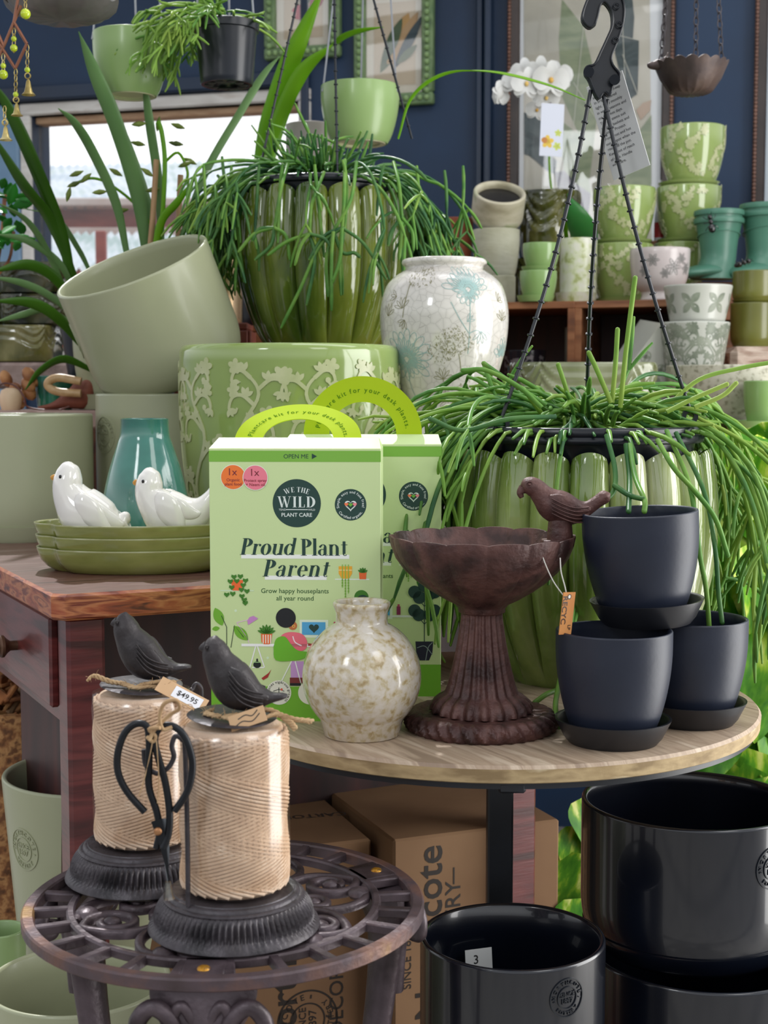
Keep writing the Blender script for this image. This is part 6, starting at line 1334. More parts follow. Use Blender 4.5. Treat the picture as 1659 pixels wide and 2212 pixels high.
q = W(115, 832, 2.44); solo('bamboo_handle', MB().tube(catmull([W(a, b, 2.44) - q for a, b in ((175, 824), (130, 816), (108, 822), (104, 834), (125, 846), (175, 850))], 7), S(9, 2.44), 10), mat('bamboo', ['#b08a5c', '#cfae80'], scale=50, rough=.4), 'pale looped bamboo handle leaning on the terracotta hen', 'handle', q, smooth=70)
q = Vector((Xat(175, 2.47), 2.47, zb3)); hz = Zat(820, 2.47) - zb3
hen = thing('hen_figurine', 'ribbed terracotta hen figurine on the pale bench', 'figurine', q); k = .001
build('body', MB().loft([(-70 * k, 0, 3 * k, 3 * k, 3 * k), (-45 * k, 0, 7 * k, 6 * k, 10 * k), (-20 * k, 0, 16 * k, 14 * k, 14 * k), (5 * k, 0, 26 * k, 24 * k, 18 * k), (18 * k, 0, 42 * k, 14 * k, 13 * k), (24 * k, 0, 56 * k, 9 * k, 8 * k), (20 * k, 0, 64 * k, 1 * k, 1 * k)], 20, 4, post=lambda v: Vector((v.x, v.y, max(0, v.z)))), mat('terracotta', ['#7a4232', '#94553f'], scale=20, rough=.6, bump=.5, bscale=30, bstretch=(1, 1, 6)), hen, smooth=70)
rd = random.Random(5); q = Vector((Xat(45, 2.5), 2.5, zb3)); mb = MB()
for i in range(9): a = rd.uniform(0, 6.28); mb.loft([(-.02, 0, 0, .004, .004), (0, 0, .004, .010, .014), (.02, 0, .0, .002, .003)], 10, 3) if 0 else mb.ball((.022 * math.cos(a) * (i > 0), .015 * math.sin(a), .012 + .006 * i), (.016, .012, .010), 10, 7, M=Euler((a, a * .7, a)).to_matrix().to_4x4())
solo('wooden_ornament', mb, mat('carved_wood', ['#6e4026', '#a06c40', '#c08c58'], scale=25, rough=.6), 'carved brown wooden ornament behind the pine handle', 'ornament', q, smooth=50)
q = W(60, 862, 2.405); solo('leather_cord', MB().tube(catmull([W(a, b, y) - q for a, b, y in ((-10, 838, 2.42), (10, 828, 2.41), (35, 835, 2.405), (52, 858, 2.40), (62, 880, 2.405), (120, 886, 2.408), (150, 878, 2.41))], 6), .0016, 6), mat('leather', ['#4a2620', '#6a3a30'], scale=30, rough=.5), 'thin dark leather cord looped over the pine handle', 'cord', q)
Ysh = 2.95; zsh = Zat(783, Ysh - .15)
M_STONE = mat('rough_pink_stone', ['#7d6a64', '#a08c84', '#8e7a72'], scale=25, rough=.85, bump=1, bscale=50)
ss = thing('stone_shelf', 'rough pinkish stone slab shelf at the left carrying glazed troughs', 'shelf', (Xat(60, Ysh), Ysh, 0)); build('slab', MB().cbox(-.40, .16, -.15, .15, zsh - S(56, 2.8), zsh, .006), M_STONE, ss, smooth=0)
for sx in (-.36, .12): build('support', MB().cbox(sx - .03, sx + .03, -.12, .12, 0, zsh - S(56, 2.8), .004), M_CRATE2, ss, smooth=0)
M_SWAG = mat('olive_swag_glaze', ['#23260f', '#4a4c22', '#6a6836', '#8c8656'], scale=12, rough=.12, coat=.7, stretch=(1, 1, .6)); M_SWAGD = mat('dark_swag_glaze', ['#10160c', '#232b16', '#3a3d22', '#565334'], scale=14, rough=.12, coat=.7)
def swag(name, label, loc, wx, wy, h, m, n=6, power=4, amp=.006, group=None, rot=(0, 0, 0), cat='planter'):
    """trough or pot with draped relief round the top"""
    o = [(0, .003), (.86, 0), (.93, .004)] + [(.95 + .05 * i / 22, .004 + (h - .008) * i / 22) for i in range(23)] + [(.98, h), (.92, h), (.9, h - .01), (.85, .03), (0, .02)]
    def fn(a, r, z, k):
        if k < 2 or k > 26: rr = r
        else:
            u = (a * n / (2 * PI)) % 1; sagg = 4 * u * (1 - u); q = z / h; v = q + .28 * sagg
            rel = math.sin((v - .2) * 2 * PI * 5) * (1 if .62 < v < 1.12 and q > .35 else 0); rr = r + amp / wx * rel * .5 + amp / wx * .8 * (sagg if q < .55 else 0) * math.sin(PI * min(1, q * 1.6))
        c, s = math.cos(a), math.sin(a); e = 2 / power; x = wx * abs(c) ** e; y = wy * abs(s) ** e; R = math.hypot(x, y)
        # re-angle so that the superellipse stays square
        return rr, z
    mb = MB(); N = n * 20
    for k, (r, z) in enumerate(o): pass
    vs = []
    for k, (r, z) in enumerate(o):
        for i in range(N):
            a = 2 * PI * i / N; rr, zz = fn(a, r, z, k); c, s = math.cos(a), math.sin(a); e = 2 / power
            vs.append((wx * rr * math.copysign(abs(c) ** e, c), wy * rr * math.copysign(abs(s) ** e, s), zz))
    fs = [(k * N + i, k * N + (i + 1) % N, (k + 1) * N + (i + 1) % N, (k + 1) * N + i) for k in range(len(o) - 1) for i in range(N)]
    mb.add(vs, fs); return solo(name, mb, m, label, cat, loc, group, 45, rot)
gt = 'glazed swag relief troughs on the stone shelf'
hs = S(82, 2.85); w_ = S(105, 2.9)
swag('trough', 'olive swag relief trough lowest on the stone shelf', (Xat(30, 2.93), 2.93, zsh), w_, .075, hs, M_SWAG, 8, 5, .004, gt)
swag('trough', 'dark glazed swag trough on top of the olive one', (Xat(95, 2.94), 2.94, zsh + hs), S(75, 2.94), .07, S(66, 2.9), M_SWAGD, 8, 5, .004, gt)
swag('trough', 'darkest swag trough topmost of the left stack, before the window', (Xat(90, 2.94), 2.94, zsh + hs + S(66, 2.9)), S(72, 2.94), .07, S(68, 2.9), M_SWAGD, 8, 5, .004, gt)
solo('plant_pot', MB().lathe(potprof(S(46, 2.93), S(36, 2.93), S(72, 2.93), .004, 'cup'), 48), mat('olive_plain', ['#5c5c2c', '#6e6c38'], scale=6, rough=.3), 'plain olive pot cut off at the left edge above the trough', 'plant pot', (Xat(-22, 2.93), 2.93, zsh + hs), smooth=50)
# glossy leaved shrub at the left edge
base = W(-20, 600, 2.7); sb = thing('shrub', 'glossy deep green leafy shrub at the left edge', 'shrub', base); M_GL = leafmat('glossy_leaf', ['#1d5a20', '#2c7a28', '#3f9a34'], scale=5, rough=.25, trans=.25); rd = random.Random(6)
for i in range(30):
    a, b = rd.uniform(-40, 50), rd.uniform(385, 545); L = S(rd.uniform(34, 52), 2.7); p = W(a, b, rd.uniform(2.6, 2.75)) - base; d = Vector((rd.uniform(-.6, 1), rd.uniform(-1, .3), rd.uniform(-.4, .9))).normalized()
    build('leaf', MB().blade([p + d * L * t for t in (0, .25, .5, .75, 1)], [L * w for w in (.04, .22, .26, .18, .01)], .2), M_GL, sb, smooth=70)
build('stem', MB().tube(catmull([W(a, b, 2.72) - base for a, b in ((-25, 780), (-10, 600), (5, 500), (10, 420))], 5), .004, 6).tube(catmull([W(a, b, 2.72) - base for a, b in ((-10, 600), (20, 560), (30, 500))], 5), .003, 6), M_CRATE2, sb)

# ================================================================== DISPLAY TABLE AND SHELF AT THE RIGHT BACK
ZT2 = 1.034; ZC = 1.284
dt = thing('display_table', 'reddish wooden display table at the right under the background pots', 'table', (.75, 2.9, 0))
build('tabletop', MB().cbox(-.68, .9, -.52, .45, ZT2 - .03, ZT2, .003), M_CRATE2, dt, smooth=0)
for sx in (-.62, .82):
    for sy in (-.46, .4): build('leg', MB().cbox(sx - .025, sx + .025, sy - .025, sy + .025, 0, ZT2 - .03, .003), M_CRATE2, dt, smooth=0)
def open_crate(label, x0, x1, yc, d, z0, z1, rz):
    t = thing('open_crate', label, 'crate', ((x0 + x1) / 2, yc, z0), (0, 0, rz), 'brown open crates used as shelves'); X, Y, h, w = (x1 - x0) / 2 / math.cos(rz), d / 2, z1 - z0, .014
    for nm, b in (('top_board', (-X, X, -Y, Y, h - w, h)), ('bottom_board', (-X, X, -Y, Y, 0, w)), ('side_board', (-X, -X + w, -Y, Y, w, h - w)), ('side_board', (X - w, X, -Y, Y, w, h - w)), ('back_board', (-X + w, X - w, Y - .01, Y, w, h - w))):
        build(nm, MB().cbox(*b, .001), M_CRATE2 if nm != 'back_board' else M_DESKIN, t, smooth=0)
    return t
rzc = math.radians(-17)
xa, xb, xc_ = Xat(905, 3.1), Xat(1259, 3.02), Xat(1470, 2.98)
open_crate('brown open crate shelf on the left, dark inside, topped with pale pots', xa, xb, 3.07, .27, ZT2, ZC, rzc)
open_crate('brown open crate shelf on the right, with patterned pots in front', xb + .001, xc_ + .06, 2.985, .27, ZT2, ZC, rzc)
zc4 = Zat(607, 3.0); crate('wooden_crate', 'wooden crate behind the patterned pots, carrying the boot planters', Xat(1476, 3.12), Xat(1760, 3.12), 3.02, 3.28, ZT2, zc4)
def gp(name, label, px0, px1, pyt, pyb, Y, m, kind='cup', rbr=.75, group=None, cat='plant pot', t=.004, zb=None, zt=None, steps=56):
    r = S((px1 - px0) / 2, Y); z0 = zb if zb is not None else Zat(pyb, Y - r); z1 = zt or Zat(pyt, Y - r)
    return solo(name, MB().lathe(potprof(r, r * rbr, z1 - z0, t, kind), steps), m, label, cat, (Xat((px0 + px1) / 2, Y), Y, z0), group, 50), z1
def gs_(label, px0, px1, Y, z0, h, m, group=None):
    r = S((px1 - px0) / 2, Y); return solo('saucer', MB().lathe(saucerprof(r, r * .85, h, .003), 48), m, label, 'saucer', (Xat((px0 + px1) / 2, Y), Y, z0), group, 50)
M_LG = mat('light_green_glaze', ['#7c9e5a', '#88a966', '#93b272'], scale=4, rough=.22, coat=.3)
M_CREAM = mat('cream_rough_glaze', ['#a39b80', '#bdb69c', '#c9c2ac', '#96a070'], scale=12, rough=.6, bump=.4, bscale=40, stretch=(1, 1, 2))
M_BEIGE = mat('beige_textured', ['#a9a78e', '#b9b8a2', '#c4c2b0'], scale=14, rough=.6, bump=.6, bscale=30, bstretch=(1, 1, 4))
# left stack
r_ = S(32, 2.96)
_, z = gp('plant_pot', 'pale green beige pot at the bottom of the left background stack', 1040, 1110, 594, 664, 3.04, M_BEIGE, 'drum', .9, zb=ZC)
_, z = gp('plant_pot', 'beige textured round pot in the middle of the left background stack', 1018, 1118, 491, 592, 3.06, M_BEIGE, 'cup', .8, zb=z)
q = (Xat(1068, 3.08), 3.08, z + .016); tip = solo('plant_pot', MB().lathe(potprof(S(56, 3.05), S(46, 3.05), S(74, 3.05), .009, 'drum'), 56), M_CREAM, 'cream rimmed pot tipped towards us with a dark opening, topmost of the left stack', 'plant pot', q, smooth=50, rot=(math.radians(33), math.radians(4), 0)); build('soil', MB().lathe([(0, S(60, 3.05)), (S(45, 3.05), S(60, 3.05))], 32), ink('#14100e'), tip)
gp('plant_pot', 'terracotta pot glimpsed behind the trailing stems', 950, 1020, 468, 660, 3.13, mat('terracotta_pot', ['#8c4a30', '#a86040'], scale=8, rough=.7), 'cone', .7, zb=ZC)
# olive drape pots
x, r = Xat(1176, 3.2), S(63, 3.2)
swag('plant_pot', 'olive glossy swag relief pot, lower one behind the light green pots', (x - .018, 3.16, ZC), r * .98, r * .98, S(104, 3.15), M_SWAG, 5, 2.4, .006, 'olive swag pots on the crate', cat='plant pot')
swag('plant_pot', 'olive glossy swag relief pot on top, below the large picture', (x, 3.16, ZC + S(104, 3.15)), r, r, S(142, 3.15), M_SWAG, 5, 2.4, .007, 'olive swag pots on the crate', cat='plant pot')
# light green pots
gg = 'small light green pots on the crate'
s_, z0 = gs_('light green saucer on the crate under two stacked pots', 1112, 1194, 2.93, ZC, S(14, 2.9), M_LG), ZC + .004
_, z = gp('plant_pot', 'light green pot, lower of the small stack', 1119, 1198, 582, 655, 2.93, M_LG, 'cup', .74, gg, zb=z0)
gs_('light green saucer between the two small stacked pots', 1121, 1198, 2.93, z, S(9, 2.9), M_LG)
_, z = gp('plant_pot', 'light green pot, upper of the small stack, beside the speckled cylinder', 1125, 1203, 522, 580, 2.93, M_LG, 'cup', .74, gg, zb=z + .004)
# speckled cylinder
M_SPK = mat('speckled_green_white', ['#a8b070', '#ced3ae', '#d8d8c6'], scale=55, rough=.35, coat=.2, pos=[.36, .46, .6])
gs_('speckled green flanged base under the speckled cylinder pot', 1194, 1284, 2.99, ZC, S(24, 2.95), M_SPK); gp('plant_pot', 'tall speckled green and white cylinder pot', 1204, 1283, 512, 645, 2.99, M_SPK, 'drum', .97, zb=ZC + .006)
# floral pots: body + relief
ff = []
def floral(label, px0, px1, pyt, Y, z0, z1=None):
    r = S((px1 - px0) / 2, Y); z1 = z1 or Zat(pyt, Y - r); h = z1 - z0; pr = potprof(r, r * .68, h, .005, 'cup'); t = thing('plant_pot', label, 'plant pot', (Xat((px0 + px1) / 2, Y), Y, z0), group='leaf green pots with raised florals on the crate')
    build('pot_wall', MB().lathe(pr, 64), M_FGREEN, t, smooth=50); rd = random.Random(int(px0)); art_ = []; Wd = r * PI * .98
    for cx_, sg in ((-.36, 1), (-.02, -1), (.33, 1)):
        for i in range(26):
            q = i / 26; x = Wd * (cx_ + .13 * math.sin(q * 5 * sg + 1) + rd.uniform(-.07, .07)); y = h * (.93 - .82 * q)
            art_.append(blossom(x, y, r * rd.uniform(.07, .125), rd.uniform(0, 6)) if rd.random() < .6 else sprig(x, y, r * .17, rd.uniform(0, 6)))
    f0 = wrapfn(lambda y: prof_at(pr, y), r_ref=r)
    build('floral_relief', MB().art(join(*art_), f0, .0002, .0012), M_RELIEF, t, smooth=30); return z1
z = floral('leaf green floral pot on the crate under another, behind the footed bowl', 1272, 1402, 522, 3.06, ZC + .006); gs_('green saucer under the lower left floral pot', 1278, 1396, 3.06, ZC, S(16, 3), M_FGREEN)
gs_('green saucer between the two left floral pots', 1275, 1400, 3.06, z, S(9, 3), M_FGREEN); floral('leaf green floral pot, upper of the left pair, before the big picture', 1273, 1405, 398, 3.06, z + .004)
z = floral('leaf green floral pot at the foot of the tall stack of three', 1404, 1512, 520, 3.10, ZC + .002); gs_('green saucer between the lowest and middle pots of the tall stack', 1410, 1512, 3.10, z, S(8, 3), M_FGREEN)
z = floral('leaf green floral pot in the middle of the tall stack of three', 1408, 1543, 395, 3.10, z + .004); gs_('green saucer below the topmost floral pot', 1410, 1541, 3.10, z, S(9, 3), M_FGREEN)
floral('leaf green floral pot at the very top of the tall stack', 1414, 1550, 263, 3.10, z + .004)
# little bottle
x = Xat(1402, 3.2); bt = solo('bottle', MB().lathe([(0, 0), (.011, 0), (.011, .05), (.006, .085), (.0045, .13), (0, .13)], 24), mat('white_plastic', ['#cfcfcf'], rough=.4).copy() if 0 else mat('white_plastic', ['#c8c8cc'], rough=.4), 'small white bottle with red label between the floral stacks', 'bottle', (x, 3.13, Zat(522, 3.13)), smooth=50)
build('bottle_label', MB().lathe([(.0113, .008), (.0113, .04)], 24), ink('#b03038'), bt)
solo('plinth', MB().cbox(x - .02, x + .02, 3.11, 3.15, ZC, Zat(522, 3.13), .002), M_CRATE2, 'small block the white bottle stands on, hidden behind the pots', 'block', smooth=0)
# white footed bowl with grey sketch
M_BLUSH = mat('blush_white_glaze', ['#b8acaa', '#c8bfbc'], scale=4, rough=.25, coat=.3); xw, rw = Xat(1417, 2.90), S(64, 2.90); zw1 = Zat(532, 2.84); hw = zw1 - ZC
ks = [(.62, 0), (.64, .03), (.60, .10), (.60, .17), (.68, .21), (.82, .30), (.92, .45), (.98, .7), (1.0, .97)]; o = [(0, .002), (rw * .55, .002)] + [(r * rw, z * hw) for r, z in catmull(ks, 4)] + [(rw * .98, hw), (rw * .94, hw - .003), (rw * .9, hw * .5), (rw * .5, hw * .26), (0, hw * .26)]
wb = thing('footed_bowl', 'white footed bowl pot with grey flower drawing on the crate edge', 'plant pot', (xw, 2.90, ZC)); build('bowl', MB().lathe(o, 64), M_BLUSH, wb, smooth=60)
ot = [(z * hw, r * rw) for r, z in catmull(ks, 4)]; lst = []; rnd = random.Random(8)
for x, y, s in ((.25, .62, .30), (.5, .78, .2), (-.35, .75, .22), (-.62, .55, .2), (.72, .6, .22), (.0, .5, .18)):
    for k in range(3):
        for i in range(6): a = i * PI / 3 + k; L = s * rw * (1 - .3 * k); c0 = (x * rw * 1.2, y * hw); lst.append(stroke(catmull([c0, (c0[0] + L * .6 * math.cos(a + .35), c0[1] + L * .6 * math.sin(a + .35)), (c0[0] + L * math.cos(a), c0[1] + L * math.sin(a)), (c0[0] + L * .6 * math.cos(a - .35), c0[1] + L * .6 * math.sin(a - .35)), c0], 3), .0011))
build('sketch_pattern', MB().art(join(*lst), wrapfn(lambda y: interp(ot, y), r_ref=rw), .0004), ink('#7c7a76'), wb, smooth=0)
# boot planters with ants
M_BOOT = mat('sea_green_boot', ['#3c6a58', '#4c7c68', '#7fa090'], scale=3, rough=.35, stretch=(.5, .5, 2), pos=[.3, .55, .75])
def boot(label, px, pyt, pyb, Y, r, toe):
    x, zb_, zt_ = Xat(px, Y), Zat(pyb, Y), Zat(pyt, Y); h = zt_ - zb_; t = thing('boot_planter', label, 'planter', (x, Y, zb_), (0, 0, toe), 'sea green boot planters')
    sec = [(0, 0, h, r * .97, r * .97), (0, 0, h * .8, r * .93, r * .93), (0, 0, h * .55, r * .80, r * .78), (.0, 0, h * .32, r * .74, r * .72), (-.006, 0, h * .18, r * .82, r * .74), (-.012, 0, h * .0, r * 1.0, r * .8)]
    mb = MB()
    n = 40; prev = None; vs = []; q = catmull(sec, 5)
    for X, _y, Z, ra, rb in q:
        for i in range(n): a = 2 * PI * i / n; vs.append((X + ra * math.cos(a), rb * math.sin(a), Z))
    inn = [(X, Z, ra * .93, rb * .93) for X, _y, Z, ra, rb in q[:6]][::1]
    fs = [(k * n + i, (k + 1) * n + i, (k + 1) * n + (i + 1) % n, k * n + (i + 1) % n) for k in range(len(q) - 1) for i in range(n)]; fs.append(tuple((len(q) - 1) * n + i for i in range(n)))
    m0 = len(vs)
    for X, Z, ra, rb in inn:
        for i in range(n): a = 2 * PI * i / n; vs.append((X + ra * math.cos(a), rb * math.sin(a), Z))
    fs += [(m0 + k * n + i, m0 + k * n + (i + 1) % n, m0 + (k + 1) * n + (i + 1) % n, m0 + (k + 1) * n + i) for k in range(len(inn) - 1) for i in range(n)]; fs += [(i, (i + 1) % n, m0 + (i + 1) % n, m0 + i) for i in range(n)]
    mb.add(vs, fs); build('shaft', mb, M_BOOT, t, smooth=60)
    build('foot', MB().loft([(0, 0, h * .10, h * .1, r * .7), (-.03, 0, h * .11, h * .115, r * .78), (-.065, 0, h * .085, h * .09, r * .74), (-.09, 0, h * .06, h * .06, r * .5), (-.098, 0, h * .05, h * .02, r * .2)], 20, 4, post=lambda v: Vector((v.x, v.y, max(0, v.z)))), M_BOOT, t, smooth=70)
    b_ = MB(); 
    for zz in (h - .006, h - .022): b_.lathe([(r * .9, zz - .006), (r * 1.03, zz - .005), (r * 1.05, zz), (r * 1.03, zz + .005), (r * .93, zz + .006)], 44)
    build('rolled_cuff', b_, M_BOOT, t, smooth=60); build('seam_ridge', MB().tube([(r * .87 * math.cos(a), r * .87 * math.sin(a), h * (.63 + .06 * math.sin(a * 1 + 3.6))) for a in [2 * PI * i / 30 for i in range(30)]], .0016, 6, closed=True), M_BOOT, t)
boot('sea green boot planter on the left of the two, ant on its cuff', 1541, 455, 604, 2.98, S(51, 2.98), math.radians(25)); boot('sea green boot planter on the right, partly cut off by the frame', 1638, 441, 604, 3.0, S(51, 3.0), math.radians(35))
M_ANT = mat('black_enamel', ['#0a0b0d'], rough=.15, coat=.5)
def ant(label, px, py, Y, rot, s=1.0):
    p = W(px, py, Y); mb = MB(); k = s * .001
    mb.ball((0, 0, -11 * k), (8 * k, 6 * k, 10 * k), 12, 8); mb.ball((0, 0, 3 * k), (5 * k, 5 * k, 6 * k), 12, 8); mb.ball((0, 0, 13 * k), (5.5 * k, 5 * k, 5 * k), 12, 8)
    for sg in (-1, 1):
        for dz, e in ((6, 10), (2, 0), (-2, -12)): mb.tube([(0, 0, dz * k), (sg * 9 * k, -3 * k, (dz + e * .4) * k), (sg * 14 * k, 3 * k, (dz + e) * k)], .8 * k, 5)
        mb.tube([(sg * 2 * k, 0, 17 * k), (sg * 5 * k, -2 * k, 23 * k)], .6 * k, 5)
    solo('ant_ornament', mb, M_ANT, label, 'ornament', p, smooth=60, rot=rot)
ant('black enamel ant clinging to the cuff of the left boot planter', 1536, 482, 2.98 - S(51, 2.98) - .010, (0, math.radians(-12), 0), .95); ant('black enamel ant sitting on the upper olive pot rim', 1605, 568, 2.80, (math.radians(70), math.radians(20), math.radians(60)), .85)
# patterned pots
M_PW = mat('pale_pattern_ground', ['#b3b5aa', '#c6c8be'], scale=5, rough=.3, coat=.3); M_PG = mat('sage_grey_pattern', ['#737c6c', '#8a9281', '#9aa090'], scale=30, rough=.35)
def medallions(Wd, h, u):
    out = []; rows = max(2, round(h / u)); cols = max(3, round(Wd / u))
    for j in range(rows + 1):
        for i in range(-cols, cols + 1):
            x, y = i * u * .9 + (j % 2) * u * .45, (j + .0) * u * .55
            if abs(x) > Wd / 2 or y > h - u * .12 or y < u * .12: continue
            if j % 2 == 0: out += [ring(x, y, u * .24, u * .19, n=20), circ(x, y, u * .09, 8), blossom(x, y, u * .19, .4, 4)]
            else: out += [join(leaf2(x, y, u * .42, u * .11, a), ) for a in (PI / 4, 3 * PI / 4, 5 * PI / 4, 7 * PI / 4)]
    return join(*out)
def patterned(label, px0, px1, pyt, Y, z0, kind, z1=None):
    r = S((px1 - px0) / 2, Y); z1 = z1 or Zat(pyt, Y - r); h = z1 - z0; pr = potprof(r, r * .80, h, .005, 'cone'); t = thing('plant_pot', label, 'plant pot', (Xat((px0 + px1) / 2, Y), Y, z0), group='grey and white patterned pots')
    build('pot_wall', MB().lathe(pr, 64), M_PW, t, smooth=50); f0 = wrapfn(lambda y: prof_at(pr, min(h * .98, max(.005, y))), r_ref=r)
    if kind == 0: a_ = medallions(r * PI * 1.1, h * .97, r * .95)
    else: a_ = vines(r * PI * 1.1, h * .95, r * .34, random.Random(3)); a_ = join(a_, vines(r * PI * .9, h * .9, r * .26, random.Random(9)))
    build('printed_pattern', MB().art(a_, f0, .0004), M_PG, t, smooth=0); return z1
z = patterned('grey patterned pot at the bottom of the stack, mostly hidden', 1432, 1560, 800, 2.76, ZT2, 1)
z = patterned('grey scroll patterned pot in the middle of the stack', 1418, 1568, 693, 2.76, z, 1); patterned('white pot with grey medallion pattern, topmost of its stack', 1426, 1572, 612, 2.76, z + .0005, 0)
sq = thing('plant_pot', 'square patterned pot tipped on its corner in front of the crate', 'plant pot', (Xat(1362, 2.82), 2.82, ZT2 + .075), (math.radians(8), math.radians(40), math.radians(14)), 'grey and white patterned pots'); a_ = .062
mb = MB(); mb.add([(-a_ * .8, -a_ * .8, 0), (a_ * .8, -a_ * .8, 0), (a_ * .8, a_ * .8, 0), (-a_ * .8, a_ * .8, 0), (-a_, -a_, .12), (a_, -a_, .12), (a_, a_, .12), (-a_, a_, .12), (-a_ * .9, -a_ * .9, .12), (a_ * .9, -a_ * .9, .12), (a_ * .9, a_ * .9, .12), (-a_ * .9, a_ * .9, .12), (-a_ * .75, -a_ * .75, .01), (a_ * .75, -a_ * .75, .01), (a_ * .75, a_ * .75, .01), (-a_ * .75, a_ * .75, .01)],
    [(3, 2, 1, 0), (0, 1, 5, 4), (1, 2, 6, 5), (2, 3, 7, 6), (3, 0, 4, 7), (4, 5, 9, 8), (5, 6, 10, 9), (6, 7, 11, 10), (7, 4, 8, 11), (8, 9, 13, 12), (9, 10, 14, 13), (10, 11, 15, 14), (11, 8, 12, 15), (12, 13, 14, 15)])
build('pot_wall', mb, M_PW, sq, smooth=0); build('printed_pattern', MB().art(medallions(a_ * 1.8, .118, a_ * .8), lambda x, y, h: Vector((x * (.8 + .2 * y / .12), -a_ * (.8 + .2 * y / .12) - h, y)), .0006).art(medallions(a_ * 1.8, .118, a_ * .8), lambda x, y, h: Vector((a_ * (.8 + .2 * y / .12) + h, x * (.8 + .2 * y / .12), y)), .0006), M_PG, sq, smooth=0)
# olive pots on birch log
M_OLP = mat('olive_satin', ['#585a22', '#67692c', '#727436'], scale=5, rough=.28, coat=.25); Yo2 = 2.86
zl = Zat(748, 2.8); lg = solo('log_planter', MB().cbox(Xat(1558, Yo2), Xat(1760, Yo2), Yo2 - .06, Yo2 + .07, ZT2, zl, .012), mat('birch_bark', ['#a08878', '#c9b8a8', '#b59c8c', '#7a5c4c'], scale=14, rough=.8, stretch=(1, 1, 5), bump=.7, bscale=30), 'pinkish birch bark trough under the olive pots', 'planter', smooth=0)
go = 'plain olive pots stacked at the right'
gs_('olive saucer on the birch bark trough', 1571, 1668, Yo2, zl, S(17, Yo2), M_OLP); _, z = gp('plant_pot', 'olive pot, lower of the two on the birch bark trough', 1570, 1668, 652, 730, Yo2, M_OLP, 'drum', .9, go, zb=zl + .004)
gs_('olive saucer between the two olive pots', 1572, 1666, Yo2, z, S(7, Yo2), M_OLP); gp('plant_pot', 'olive pot, upper of the two, with an ant on its rim', 1573, 1669, 582, 650, Yo2, M_OLP, 'drum', .9, go, zb=z + .004)
# long trough, beige bowl, small green pot
M_TRG = mat('grey_olive_trough_glaze', ['#565c40', '#747a58', '#8a8f70', '#6a6e44'], scale=7, rough=.1, coat=.8, stretch=(1, 1, .6))
swag('trough', 'long glossy grey olive trough behind the lower trailing plant', (Xat(1253, 2.55), 2.55, ZT2), S(158, 2.5), .07, Zat(782, 2.48) - ZT2, M_TRG, 10, 5, .005)
M_SPB = mat('speckled_beige', ['#8f8c78', '#b3b09c', '#bdbaa8'], scale=120, rough=.5, pos=[.36, .45, .6]); gp('bowl', 'wide speckled beige bowl planter at the right', 1436, 1690, 787, 890, 2.58, M_SPB, 'cup', .7, zb=ZT2 + .014, t=.005); gs_('dark green saucer under the wide speckled bowl', 1450, 1676, 2.58, ZT2, .014, mat('dark_green_glaze', ['#3a4a20', '#4a5c2a'], scale=6, rough=.2))
gs_('light green saucer at the right edge of the display table', 1562, 1700, 2.44, ZT2, S(26, 2.44), M_LG); gp('plant_pot', 'light green pot at the right edge, in front of the wide bowl', 1601, 1690, 822, 905, 2.44, M_LG, 'cup', .7, zb=ZT2 + .008)
# inside the crate
gp('bottle_vase', 'slim grey glazed vase inside the left open crate', 1216, 1248, 706, 800, 3.03, mat('grey_glaze', ['#7c7c70', '#96968a'], scale=5, rough=.2, coat=.4), 'drum', .95, zb=ZT2 + .0145, cat='vase')
dd = thing('plant_pot', 'dark pot with pale floral print inside the left open crate', 'plant pot', (Xat(1130, 3.0), 3.0, ZT2 + .0145)); r = S(46, 3.0); hd = Zat(755, 2.95) - ZT2 - .0145; pr = potprof(r, r * .8, hd, .004, 'cone'); build('pot_wall', MB().lathe(pr, 56), mat('dark_plum_glaze', ['#17161c', '#22202a'], rough=.2), dd, smooth=50)
build('floral_print', MB().art(vines(r * 3, hd * .95, r * .4, random.Random(2)), wrapfn(lambda y: prof_at(pr, y), r_ref=r), .0004), ink('#6f6a6c'), dd, smooth=0)
# moth orchid
Yq = 3.17; base = Vector((Xat(1243, Yq), Yq, ZC)); mo = thing('orchid_plant', 'white moth orchid with a hanging tag before the large picture', 'orchid', base)
build('pot', MB().lathe(potprof(.038, .028, .08, .003, 'cone'), 40), M_PLASTIC, mo, smooth=50)
strap(mo, base, [(1245, 560, 3.10), (1225, 520, 3.05), (1222, 460, 3.0), (1235, 415, 2.98)], 10, M_STRAPB)
lf = leafmat('moth_orchid_leaf', ['#2f6e34', '#3f8440', '#4f954c'], scale=3, rough=.3, trans=.2)
build('leaf', MB().blade(catmull([W(a, b, y) - base for a, b, y in ((1268, 560, 3.08), (1262, 510, 3.0), (1245, 465, 2.96), (1226, 418, 2.95))], 6), [S(w, 3) for w in (8, 14, 20, 24, 27, 28, 29, 29, 29, 28, 26, 24, 22, 19, 15, 11, 7, 3, 1)], .2), lf, mo, smooth=70)
build('flower_stem', MB().tube(catmull([W(a, b, y) - base for a, b, y in ((1250, 600, 3.14), (1196, 430, 3.12), (1186, 330, 3.1), (1190, 240, 3.08), (1180, 190, 3.06), (1140, 165, 3.05), (1095, 175, 3.04), (1075, 200, 3.04))], 6), .0022, 8), M_STRAPB, mo)
M_PET = leafmat('white_petal', ['#e4e4e0', '#eeeeec'], scale=6, rough=.5, trans=.35)
